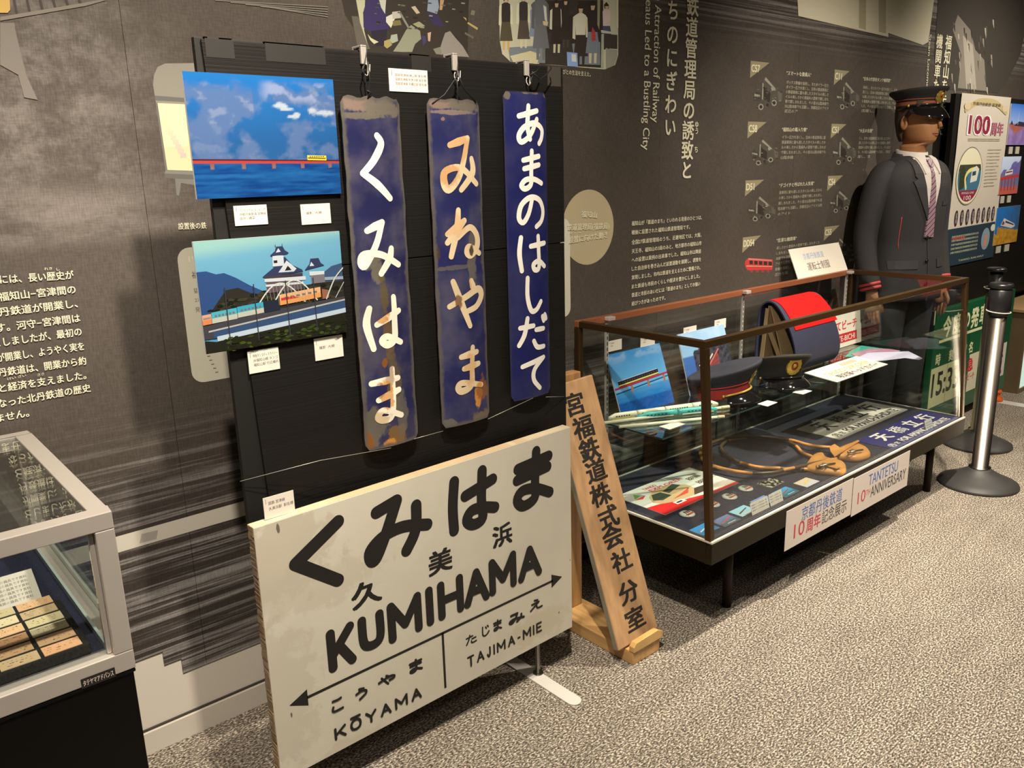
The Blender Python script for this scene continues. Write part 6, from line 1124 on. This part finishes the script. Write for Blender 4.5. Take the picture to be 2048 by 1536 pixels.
# lapels (proud of the jacket front), closed front edge, pockets, buttons
def lap(sd):
    inn = lambda z: sd*(vx(z)+.001); outw = lambda z: sd*(vx(z)+(.004+.062*max(0, (z-vb)/(1.36-vb)) if z < 1.36 else (.040 if z < 1.375 else .052-.25*(z-1.375))))
    patch(zr(vb-.01, 1.46, 26), (lambda z: min(inn(z), outw(z))), (lambda z: max(inn(z), outw(z))), .0065, suit2, 'lapel')
lap(-1); lap(1)
for sd in (-1, 1):   # collar round the neck and shirt collar wings
    patch(zr(1.395, 1.478, 8), (lambda z: min(sd*(.012+.38*(1.478-z)), sd*(.052+.20*(z-1.395)))), (lambda z: max(sd*(.012+.38*(1.478-z)), sd*(.052+.20*(z-1.395)))), .010 if 0 else .0085, shirt, 'collar_wing', 4)
g = G(); cr = []
for q, z in ((.070, 1.462), (.066, 1.500), (.064, 1.502), (.062, 1.47)): cr.append([M_(q*math.cos(a), q*1.05*math.sin(a)+.004+.004*math.sin(a), z+.010*math.sin(a)) for a in [2*math.pi*i/30 for i in range(30)]])
g.rings(cr, caps=False); g.build('shirt_collar', shirt, mq)
g = G(); cr = []
for q, z in ((.088, 1.440), (.078, 1.488), (.074, 1.488), (.074, 1.45)): cr.append([M_(q*math.cos(a), q*1.0*math.sin(a)+.010, z+.012*math.sin(a)-(.03 if math.sin(a) < -.3 else 0)) for a in [2*math.pi*i/30 for i in range(30)]])
g.rings(cr, caps=False); g.build('jacket_collar', suit2, mq)
patch(zr(.80, vb, 12), lambda z: -.003, lambda z: .004, .003, suit2, 'front_edge', 2)
for x in (-.125, .125): patch([.955, .975, .995], lambda z: x-.06, lambda z: x+.06, .004, suit2, 'pocket_flap', 6)
patch([1.245, 1.265], lambda z: .085, lambda z: .165, .003, suit2, 'breast_pocket', 4)
for z in (1.10, .99, .88):
    for x in (-.014,): g = G(); p = front(x, z, .004); g.tube([p+Vector((-.003*ms_, .0, 0)), p+Vector((.0, -.005, 0))], .0085, 14); g.build('button', mat('dark_button', (.015, .013, .013, 1), .2), mq)
g = G(); pp_ = [front(-.150, z, .0015) for z in zr(1.05, 1.20, 8)]; g.tube(pp_, .0016, 6); g.build('red_piping', piping, mq)
# sleeves, hands
for sd in (-1, 1):
    pts = catmull([(sd*.135, .0, 1.415), (sd*.185, .004, 1.385), (sd*.225, .012, 1.28), (sd*.245, .022, 1.12), (sd*.250, .0, .98), (sd*.245, -.035, .855)], 6); rad = [.052+.0*i for i in range(len(pts))]
    for i in range(len(pts)): k = i/(len(pts)-1); rad[i] = .048+.013*math.sin(min(1, k*3.2)*math.pi/2) if k < .3 else .061-.014*((k-.3)/.7)
    g = G(); g.tube([M_(*p) for p in pts], rad, 20); sl = g.build('sleeve', suit, mq)
    for z_ in (0, 1):
        i = -2 if z_ == 0 else -3; p = Vector(pts[i]); q = Vector(pts[i+1]); d = (q-p).normalized(); g = G(); g.tube([M_(*(p-d*.003)), M_(*(p+d*.009))], rad[i]+.0015, 24); g.build('cuff_stripe', piping, sl)
    g = G(); w_ = Vector(pts[-1]); g.tube([M_(w_.x, w_.y, w_.z+.03), M_(w_.x-sd*.002, w_.y-.008, w_.z-.03), M_(w_.x-sd*.003, w_.y-.014, w_.z-.075), M_(w_.x-sd*.003, w_.y-.018, w_.z-.098)], [.026, .028, .036, .034], 14, flat=.55)
    for k in range(4):
        fx = -.026+.0175*k; L_ = (.060, .070, .066, .052)[k]; b0_ = (w_.x-sd*.004, w_.y-.018+fx, w_.z-.092); g.tube([M_(b0_[0], b0_[1], b0_[2]), M_(b0_[0]-sd*.004, b0_[1], b0_[2]-L_*.5), M_(b0_[0]-sd*.014, b0_[1]-.002, b0_[2]-L_)], [.0088, .008, .006], 8)
    g.tube([M_(w_.x-sd*.004, w_.y-.036, w_.z-.045), M_(w_.x-sd*.012, w_.y-.060, w_.z-.075), M_(w_.x-sd*.018, w_.y-.064, w_.z-.100)], [.011, .0095, .007], 8); g.build('hand', skin, mq)
# legs and shoes
for sd in (-1, 1):
    g = G(); g.tube([M_(sd*.085, .0, .86), M_(sd*.095, .0, .72), M_(sd*.10, -.005, .48), M_(sd*.10, .005, .10)], [.105, .095, .075, .062], 20); g.build('trouser_leg', suit, mq)
    g = G(); R_ = []
    for k in range(9): q = k/8; y = .09-q*.26; wd = .034+.012*math.sin(q*math.pi)+(.0 if q < .85 else -.012); hh = .075-.045*q; R_.append([M_(sd*.105+wd*math.cos(a), y, max(.0005, .03+hh*.55*math.sin(a) if math.sin(a) > 0 else .03+.03*math.sin(a))) for a in [2*math.pi*i/16 for i in range(16)]])
    g.rings(R_); g.build('shoe', mat('black_leather', (.008, .008, .008, 1), .2), mq)
# head: turned a little further than the body
def Hd(x, y, z): t = math.radians(8); return M_(x*math.cos(t)-y*math.sin(t), x*math.sin(t)+y*math.cos(t)-.008, z)
HR = [(1.440, .060, -.052, .070), (1.500, .056, -.048, .066), (1.525, .054, -.058, .064), (1.534, .030, -.088, .060), (1.545, .041, -.098, .058), (1.560, .049, -.101, .062), (1.585, .058, -.099, .072), (1.61, .068, -.096, .082), (1.64, .072, -.094, .092), (1.67, .075, -.094, .098), (1.70, .076, -.092, .098), (1.73, .070, -.080, .090), (1.75, .052, -.058, .066), (1.762, .020, -.02, .03)]
g = G(); n = 36; R_ = []
for z, hw, yf, yb in HR:
    cy = (yf+yb)/2; hd = (yb-yf)/2; row = []
    for i in range(n):
        a = 2*math.pi*i/n; sx_, sy_ = math.sin(a), math.cos(a); x = hw*math.copysign(abs(sx_)**.9, sx_); y = cy-hd*math.copysign(abs(sy_)**.92, sy_)
        if sy_ > 0 and abs(x) < .016 and 1.58 < z < 1.66: y -= .020*(1-abs(x)/.016)*((1.665-z)/.06 if z > 1.60 else .55)
        if sy_ > 0 and abs(abs(x)-.032) < .012 and 1.635 < z < 1.66: y += .006
        row.append(Hd(x, y, z))
    R_.append(row)
R2 = []
for k in range(len(R_)-1):
    for j in range(3): t = j/3; R2.append([R_[k][i]*(1-t)+R_[k+1][i]*t for i in range(n)])
R2.append(R_[-1]); g.rings(R2)
for sd in (-1, 1):
    g.tube([Hd(sd*.0015, -.118, 1.603), Hd(0, -.110, 1.630), Hd(0, -.094, 1.655)], [.0105, .0085, .005], 8) if sd == 1 else None
hd_ = g.build('head', skin, mq, smooth=True)
for sd in (-1, 1):
    g = G(); g.rings([[Hd(sd*(.070+.006*o), .012+.017*q*math.cos(a)+.004, 1.628+.031*q*math.sin(a)) for a in [2*math.pi*i/16 for i in range(16)]] for q, o in ((1, 0), (1.06, 1.2), (.8, 2.2), (.4, 1.5), (.05, 1.2))]); g.build('ear', skin, hd_)
    g = G(); ec = (sd*.029, -.0865, 1.648)
    g.rings([[Hd(ec[0]+.013*q*math.cos(a), ec[1]-o, ec[2]+.0065*q*math.sin(a)) for a in [2*math.pi*i/14 for i in range(14)]] for q, o in ((1.1, -.004), (1, .002), (.5, .005), (.05, .006))]); g.build('eye_white', mat('eye_white', (.35, .28, .22, 1), .4), hd_)
    g = G(); g.rings([[Hd(ec[0]+.0055*q*math.cos(a), ec[1]-o, ec[2]+.0055*q*math.sin(a)) for a in [2*math.pi*i/12 for i in range(12)]] for q, o in ((1, .003), (.9, .0065), (.05, .0075))]); g.build('iris', mat('dark_iris', (.012, .008, .006, 1), .2), hd_)
    g = G(); g.tube([Hd(sd*.012, -.0995, 1.668), Hd(sd*.030, -.0965, 1.674), Hd(sd*.046, -.086, 1.668)], [.002, .0030, .0015], 6); g.build('eyebrow', hairm, hd_)
g = G(); g.tube([Hd(-.022, -.094, 1.574), Hd(-.008, -.1045, 1.578), Hd(0, -.1055, 1.576), Hd(.008, -.1045, 1.578), Hd(.022, -.094, 1.574)], [.002, .0045, .004, .0045, .002], 8); g.tube([Hd(-.018, -.0955, 1.570), Hd(0, -.1045, 1.567), Hd(.018, -.0955, 1.570)], [.002, .0052, .002], 8); g.build('lips', mat('painted_lips', (.26, .08, .05, 1), .4), hd_)
g = G(); HRh = [(1.545, .058, .030, .066), (1.575, .066, .030, .080), (1.60, .0715, .020, .0885), (1.64, .0765, .010, .0985), (1.68, .0795, -.030, .1035), (1.70, .0805, -.055, .1035), (1.725, .077, -.075, .099)]
R_ = []
for z, hw, yf, yb in HRh:
    row = []
    for i in range(25): a = -math.pi/2+math.pi*(i/24); t = i/24; x = hw*math.sin(math.pi*(t-.5)); y = yf+(yb-yf)*math.cos(math.pi*(t-.5))**.75; row.append(Hd(x, y, z))
    for i in range(24, -1, -1): t = i/24; row.append(Hd(hw*.93*math.sin(math.pi*(t-.5)), yf+(yb-yf-.008)*math.cos(math.pi*(t-.5))**.75, z))
    R_.append(row)
g.rings(R_); g.build('hair', hairm, mq)
cl_ = M_(0, -.005, 1.692); peaked_cap('black peaked cap with red band stripe and gold badge, worn by the mannequin', (cl_.x, cl_.y, 1.692), TH+math.radians(8), (.012, .012, .014, 1), (.012, .011, .012, 1), mat('silver_strap', (.02, .018, .018, 1), .15), flare=.116, base=.084, h=.036, rise=.014, droop=.055, group='worn uniform pieces', piping=(.32, .06, .02, 1), bandstripe=(.24, .07, .03, 1))
# ================================================================ rope stanchions
ss = mat('brushed_steel', (.36, .32, .28, 1), .28, 1, noise=(2, .1), stretch=(60, 60, 1)); rub = mat('dark_rubber_base', (.035, .034, .034, 1), .55, bump=(40, .1)); plas = mat('black_plastic_head', (.012, .012, .013, 1), .3)
cabt = mat('white_cable_tie', (.6, .58, .52, 1), .4)
for (x, y), lb in (((3.950, 1.338), 'steel barrier post with black head beside the long case, the nearer one'), ((4.53, 1.565), 'steel barrier post with black head by the green sign, the farther one')):
    t = thing('barrier_post', lb, 'barrier post', (x, y, 0), 'steel barrier posts'); g = G(); g.lathe((x, y, 0), [(.165, 0), (.168, .006), (.165, .014), (.13, .030), (.085, .052), (.050, .074), (.046, .080)], 48); g.build('weighted_base', rub, t)
    g = G(); g.lathe((x, y, 0), [(.046, .078), (.046, .086), (.035, .088), (.035, .79)], 40); g.build('tube', ss, t)
    g = G(); g.lathe((x, y, 0), [(.037, .786), (.040, .79), (.040, .80), (.046, .812), (.046, .90), (.040, .905)] if y < 1.4 else [(.037, .79), (.037, .83), (.030, .835), (.030, .91)], 36); g.build('head', plas, t)
    g = G(); g.lathe((x, y, 0), [(.046, .906), (.049, .912), (.049, .922), (.044, .930), (.010, .932)] if y < 1.4 else [(.044, .911), (.046, .915), (.046, .922), (.040, .928), (.01, .929)], 36); g.build('lid', plas, t)
    g = G(); zc = .806 if y < 1.4 else .825; g.tube([(x+.0475*math.cos(a), y+.0475*math.sin(a), zc+.004*math.sin(a)) for a in [2*math.pi*i/30 for i in range(30)]], .0022, 6, closed=True); g.build('cable_tie', cabt, t)
# ================================================================ green departure sign
GP = vert(1.80); def_ = lambda x, y: GP.px(1840+x/5.298, 540+y/5.298)
a0 = (GP.px(1869, 625)[0]+GP.px(1859, 817)[0])/2; a1 = (GP.px(2024, 580)[0]+GP.px(2015, 770)[0])/2; b1 = def_(975, 212)[1]; b0 = def_(930, 1225)[1]; W_, H_ = a1-a0, b1-b0
gs = thing('departure_sign', 'green departure sign reading 今度の発車 with the time 15:33', 'sign', ((a0+a1)/2, 1.80, b0)); gm = mat('green_sign_paint', (.010, .105, .040, 1), .3, noise=(3, .15))
g = G(); g.box(a0, a1, 1.80, 1.835, b0, b1); g.build('body', gm, gs, bevel=.003)
g = G(); cr_ = C(206, 196, 150, 1.1)
def gr_(x0, y0, x1, y1, c, h=None): A = def_(x0, y1); B = def_(x1, y0); g.rect(GP, A[0], A[1], B[0], B[1], c, h)
A = def_(112, 1058); B = def_(462, 1310); C_ = def_(105, 1465); g.rect(GP, a0+.002, C_[1], def_(452, 1000)[0], A[1], cr_, .0006)
D_ = def_(560, 885); E_ = def_(612, 1258); g.rect(GP, def_(515, 1000)[0], C_[1], def_(700, 900)[0], A[1], C(216, 200, 170), .0006); g.rect(GP, def_(775, 1000)[0], def_(880, 1110)[1], def_(905, 900)[0], def_(890, 772)[1], C(222, 206, 190), .0006)
for x in (272, 420): q = def_(x, 1200)[0]; g.rect(GP, q, C_[1], q+.003, A[1], (.12, .10, .06, 1), .0009)
CR2 = C(214, 206, 160, 1.1)
for ch, x, y, w_ in (("今", 290, 600, .105), ("度", 392, 562, .105), ("の", 497, 525, .095), ("発", 583, 500, .105), ("車", 672, 465, .105)): c = def_(x, y); g.vtext(GP, ch, c, c, w_, CR2, .035, h=.0006, raw=True, hf=1.15)
U0 = def_(200, 770); U1 = def_(640, 612); zc = (U0[1]+U1[1])/2; g.rect(GP, U0[0], zc-.008, U1[0]+.1, zc+.008, CR2, .0006); q = def_(158, 505); g.rect(GP, q[0]-.010, q[1]-.040, q[0]+.006, q[1]+.035, CR2, .0006)
for ch, x, y in (("時", 190, 950), ("刻", 330, 898), ("駅", 470, 850), ("名", 540, 818), ("の", 760, 745), ("り", 818, 725), ("ば", 875, 700)): c = def_(x, y); g.vtext(GP, ch, c, c, .062, CR2, .03, h=.0006, raw=True, hf=1.1)
zt0 = (C_[1]+A[1])/2; L1 = def_(122, 1250)[0]; L2 = def_(400, 1150)[0]; V, P, x0_, x1_, y0_, y1_ = glyphs("15:33", 0, 3); g.text(GP, "15:33", (L1, zt0-.050), (L2, zt0-.050), .128/(y1_), (.02, .02, .02, 1), .018, h=.0012, raw=True)
c = def_(530, 1000); g.vtext(GP, "急", c, c, .085, (.60, .03, .05, 1), .035, h=.0012, raw=True); c0 = def_(425, 1165); c1 = def_(570, 1100); g.text(GP, "タンゴビーチ", (c0[0], c0[1]-.02), (c1[0], c0[1]-.02), .045, (.60, .12, .10, 1), .02, h=.0012, raw=True)
c0 = def_(825, 905); c1 = def_(880, 890); g.text(GP, "JR", (c0[0], c0[1]-.02), (c1[0], c0[1]-.02), .075, (.05, .10, .45, 1), .03, h=.0012, raw=True); c0 = def_(825, 1010); c1 = def_(862, 1000); g.text(GP, "2", (c0[0], c0[1]-.055), (c1[0], c0[1]-.055), .13, (.60, .03, .05, 1), .05, h=.0012, raw=True)
g.poly(GP, [def_(870, 330), def_(950, 318), def_(905, 420), def_(870, 560), def_(850, 560)], C(190, 182, 170), .0009)
g.build('lettering', PRINT, gs)
om = mat('orange_plastic', (.70, .12, .015, 1), .4)
for x in (a0+.12, 5.47):
    t = thing('orange_support', 'orange plastic support under the %s end of the green departure sign' % ('far' if x > 5 else 'case side'), 'support', (x, 1.815, 0), 'orange supports under the green sign')
    g = G(); g.box(x-.04, x+.04, 1.63 if x > 5 else 1.76, 1.88, 0, .004); g.build('floor_plate', wp, t, bevel=.001); g = G(); g.lathe((x, 1.815, 0), [(.045, .0045), (.045, .02), (.030, .03), (.028, b0-.02), (.034, b0-.018), (.034, b0-.002)], 24); g.build('post', om, t)
# ================================================================ light box at the right edge
LX0, LY0 = 5.735, 1.775; t = thing('light_box', 'brown wooden box with lit pale green front by the right wall end', 'light box', (LX0+.4, LY0+.13, 0)); wbx = mat('old_brown_board', (.17, .125, .065, 1), .6, noise=(6, .25)); LH = .520
g = G(); g.box(LX0, LX0+.02, LY0, 2.03, 0, LH); g.build('side_board', wbx, t, bevel=.002); g = G(); g.box(LX0+.021, LX0+.9, 2.01, 2.03, 0, LH); g.build('back_board', wbx, t); g = G(); g.box(LX0-.01, LX0+.92, LY0-.008, 2.035, LH+.0005, LH+.020); g.build('top_board', mat('light_wood_top', (.42, .29, .14, 1), .5, noise=(5, .2)), t, bevel=.002); g = G(); g.box(LX0+.88, LX0+.9, LY0, 2.009, 0, LH); g.build('side_board', wbx, t)
em = bpy.data.materials.new('lit_acrylic'); em.use_nodes = True; eb = em.node_tree.nodes['Principled BSDF']; eb.inputs['Base Color'].default_value = (.5, .6, .55, 1); eb.inputs['Emission Color'].default_value = (.72, 1, .88, 1); eb.inputs['Emission Strength'].default_value = .45
g = G(); g.box(LX0+.021, LX0+.879, LY0+.006, LY0+.012, .03, LH-.01); pn = g.build('lit_panel', em, t)
g = G(); LPp = vert(LY0+.006); g.ell(LPp, LX0+.28, .27, .13, .12, (.01, .01, .01, 1), .0004); g.build('black_mark', PRINT, t)
g = G(); g.box(LX0+.021, LX0+.879, LY0, LY0+.02, 0, .028); g.build('bottom_board', wbx, t)
# ================================================================ anniversary poster and photographs on the black board
QY = 1.965; QP = vert(QY)
g = G(); a0 = (QP.px(1908, 185)[0]+QP.px(1884, 538)[0])/2; zb_ = .62; g.box(a0, 6.6, QY+.004, QY+.03, .60, QP.px(1908, 186)[1]); pb = g.build('poster_board', black); tag(pb, 'black board standing at the wall behind the anniversary poster and three photographs', 'board')
for x in (a0+.1,): g = G(); g.box(x-.015, x+.015, QY+.033, QY+.055, 0, 1.4); g.build('leg', mat('dark_metal', (.02, .02, .02, 1), .4, .7), pb)
zq = (1880, 160, 4.042); qz = lambda x, y: QP.px(zq[0]+x/zq[2], zq[1]+y/zq[2])
pa0 = (qz(185, 120)[0]+qz(20, 1525)[0])/2; pa1 = (qz(590, 130)[0]+qz(410, 1425)[0])/2; pb1 = (qz(185, 120)[1]+qz(590, 130)[1])/2; pb0 = (qz(20, 1525)[1]+qz(410, 1425)[1])/2; W_, H_ = pa1-pa0, pb1-pb0
def Up(u, v): return (pa0+W_*u, pb0+H_*v)
g = G(); ivory = C(206, 188, 172, .85); nv = C(36, 50, 62)
K_ = 24; V = []; 
for j in range(31):
    for i in range(K_+1): a, b = Up(i/K_, j/30); V.append(QP.w(a, b, .0006+.0022*abs(math.sin(i*.9+j*.35))*math.sin(j*.21+1)**2))
g.mesh(V, [(j*(K_+1)+i, j*(K_+1)+i+1, (j+1)*(K_+1)+i+1, (j+1)*(K_+1)+i) for j in range(30) for i in range(K_)], ivory, sm=True)
hp = .0035
g.poly(QP, [Up(0, 0), Up(1, 0), Up(1, .232), Up(0, .225)], nv, hp)
mar = C(128, 36, 58); gld = C(176, 156, 112)
g.text(QP, "100", Up(.17, .775), Up(.62, .775), H_*.150, C(226, 206, 206), .075, h=hp, raw=True); g.text(QP, "100", Up(.19, .778), Up(.60, .778), H_*.145, mar, .035, h=hp+.0003, raw=True); g.text(QP, "周年", Up(.64, .775), Up(.90, .775), H_*.085, C(160, 90, 110), .03, h=hp, raw=True)
g.stroke(QP, [Up(.10, .91), Up(.3, .955), Up(.5, .965), Up(.7, .955), Up(.92, .91)], H_*.035, gld, hp); g.text(QP, "京都丹後鉄道 宮津線", Up(.22, .940), Up(.78, .940), H_*.020, C(110, 84, 60), .02, h=hp+.0009, raw=True)
for u in (.12, .88): g.ell(QP, *Up(u, .93), W_*.06, H_*.02, C(196, 170, 140), hp+.0012)
for v in (.745, .735): g.rect(QP, *Up(.2, v), *Up(.85, v+.004), C(150, 136, 110), hp)
g.ell(QP, *Up(.30, .53), W_*.255, H_*.172, C(120, 110, 90), hp); g.ell(QP, *Up(.30, .53), W_*.245, H_*.165, C(212, 198, 168), hp+.0002); ecx, ecy = Up(.30, .53)
def ellseg(v0, v1, c, h): 
    pts = [(ecx+W_*.225*math.sqrt(max(0, 1-v*v))*s_, ecy+H_*.152*v) for s_, rng in ((1, [v0+(v1-v0)*i/10 for i in range(11)]), (-1, [v1-(v1-v0)*i/10 for i in range(11)])) for v in rng]; g.poly(QP, pts, c, h)
ellseg(-1, -.55, mar, hp+.0004); ellseg(-.55, .45, C(60, 100, 124), hp+.0004); ellseg(.2, .45, C(60, 58, 44), hp+.0006); g.poly(QP, [Up(.12, .45), Up(.2, .46), Up(.26, .52), Up(.16, .60), Up(.10, .55)], C(52, 52, 34), hp+.0007); g.stroke(QP, [Up(.25, .46), Up(.22, .52), Up(.28, .56), Up(.42, .575)], W_*.03, C(206, 190, 120), hp+.0007)
g.poly(QP, [Up(.32, .49), Up(.45, .50), Up(.48, .57), Up(.42, .59), Up(.34, .57)], C(200, 196, 180), hp+.0009); g.poly(QP, [Up(.35, .53), Up(.42, .535), Up(.42, .56), Up(.35, .555)], C(44, 60, 70), hp+.0011)
g.text(QP, "MIYAZU LINE", Up(.18, .425), Up(.42, .425), H_*.018, ivory, .02, h=hp+.0008, raw=True); g.text(QP, "100", Up(.23, .39), Up(.37, .39), H_*.035, ivory, .03, h=hp+.0008, raw=True)
for k, u in enumerate((.13, .24, .35, .46, .57, .68, .79, .89)): g.ell(QP, *Up(u, .285), W_*.032, H_*.048, C(56, 40, 50), hp); g.vtext(QP, "記念列車"[:3], Up(u, .305), Up(u, .265), W_*.035, ivory, .01, h=hp+.0004, raw=True)
for k in range(12): v = .68-k*.02; g.rect(QP, *Up(.62, v), *Up(.62+.3*random.uniform(.6, 1), v+.005), C(150, 138, 116), hp)
for k in range(5): v = .17-k*.024; g.text(QP, "京都丹後鉄道宮津線開業百周年記念", Up(.08, v), Up(.62, v), H_*.014, C(190, 186, 150), .01, h=hp+.0003, raw=True, res=1)
g.text(QP, "「特別企画展」", Up(.08, .155), Up(.36, .155), H_*.022, C(196, 80, 70), .02, h=hp+.0003, raw=True) ; g.ell(QP, *Up(.78, .13), W_*.09, H_*.07, C(120, 140, 150), hp+.0002); g.poly(QP, [Up(.74, .08), Up(.80, .08), Up(.82, .15), Up(.76, .16)], C(190, 120, 100), hp+.0005); g.ell(QP, *Up(.92, .195), W_*.05, H_*.022, C(206, 196, 170), hp+.0003); g.text(QP, "TANGO RAILWAY", Up(.26, .018), Up(.78, .018), H_*.016, C(190, 186, 130), .01, h=hp+.0003, raw=True)
tag(g.build('anniversary_poster', PRINT), 'crinkled ivory poster reading 100周年 with a navy foot, on the black board', 'poster')
def art3(kind):
    def f(g, pl, U):
        if kind == 0:
            g.grid(pl, U, 0, 0, 1, 1, 30, 30, lambda u, v: lerp(C(150, 170, 220), C(50, 110, 200), (v-.5)*2) if v > .5 else (lerp(C(150, 80, 80), C(176, 104, 84), fbm(u, v, 8)) if v > .25+.5*abs(u-.4) else lerp(C(120, 90, 150), C(160, 130, 180), fbm(u, v, 4)))); g.poly(pl, [U(.05, .5), U(.12, .60), U(.2, .5)], C(50, 50, 50)); g.poly(pl, [U(.25, .47), U(.5, .58), U(1, .55), U(1, .45)], C(60, 50, 70)); g.poly(pl, [U(.44, .5), U(.455, .5), U(.45, .85)], C(216, 206, 210))
        elif kind == 1:
            g.grid(pl, U, 0, 0, 1, 1, 34, 34, lambda u, v: (lerp(C(96, 84, 150), C(120, 110, 170), fbm(u, v, 6)) if v < .55+.4*u+.06*math.sin(u*12) else lerp(C(170, 190, 225), C(200, 205, 230), v)) if v > .5 else lerp(C(90, 110, 150), C(190, 90, 76), sstep(.3, .1, v)+.6*fbm(u, v, 7)-.2)); g.poly(pl, [U(0, .38), U(1, .44), U(1, .53), U(0, .46)], C(186, 60, 60))
            for k in range(5): g.poly(pl, [U(.08+k*.17, .1), U(.12+k*.17, .1), U(.12+k*.17, .42), U(.08+k*.17, .42)], C(150, 50, 56))
            g.poly(pl, [U(.22, .50), U(.62, .54), U(.62, .66), U(.25, .62)], C(226, 200, 190)); g.poly(pl, [U(.26, .56), U(.60, .59), U(.60, .62), U(.26, .60)], C(90, 60, 80))
        else:
            g.grid(pl, U, 0, 0, 1, 1, 34, 34, lambda u, v: lerp(C(166, 110, 30), C(200, 150, 60), fbm(u, v, 10)*1.4-.2) if v < .50-.18*u+(.0 if u > .1 else -.2) else lerp(C(40, 110, 180), C(60, 90, 130), u+fbm(u, v, 5)-.6)); g.poly(pl, [U(.22, .52), U(.34, .70), U(.80, .52), U(.84, .44), U(.7, .40), U(.3, .50)], C(214, 200, 196)); g.poly(pl, [U(.40, .58), U(.78, .47), U(.79, .50), U(.42, .63)], C(70, 60, 80)); g.poly(pl, [U(.25, .53), U(.32, .64), U(.38, .57), U(.36, .52)], C(120, 70, 80))
    return f
QF = vert(QY-.006); fz = lambda x, y: QF.px(zq[0]+x/zq[2], zq[1]+y/zq[2])
for k, (TL, BL_, xr_, lb) in enumerate((((590, 190), (530, 525), 930, 'photograph of a red bridge road under deep blue sky, highest beside the anniversary poster'), ((510, 620), (470, 930), 860, 'photograph of a pink railcar on a red trestle, middle one beside the poster'), ((455, 1035), (435, 1340), 640, 'photograph of a white train on a yellow hillside, lowest beside the poster'))):
    a0 = (fz(*TL)[0]+fz(*BL_)[0])/2; b1 = fz(*TL)[1]; b0 = fz(*BL_)[1]; a1 = a0+(.30 if k < 2 else .0); a1 = a1 if k < 2 else fz(635, 1160)[0]; photo_panel('photo_panel', lb, QF, a0, b0, a1, b1, .005, 'photographs beside the anniversary poster', art3(k))
    for m in range(2):
        w_ = (a1-a0)*.19; x0_ = a0+(a1-a0)*(.20+m*.36); g = G(); g.slab(QP, [(x0_, b0-.052), (x0_+w_, b0-.052), (x0_+w_, b0-.010), (x0_, b0-.010)], -.003, .001, C(176, 164, 146)); tag(g.build('caption_card', PRINT), 'small grey caption card, %s under the %s photograph beside the poster' % (('left', 'right')[m], ('highest', 'middle', 'lowest')[k]), 'caption card', 'caption cards beside the anniversary poster')
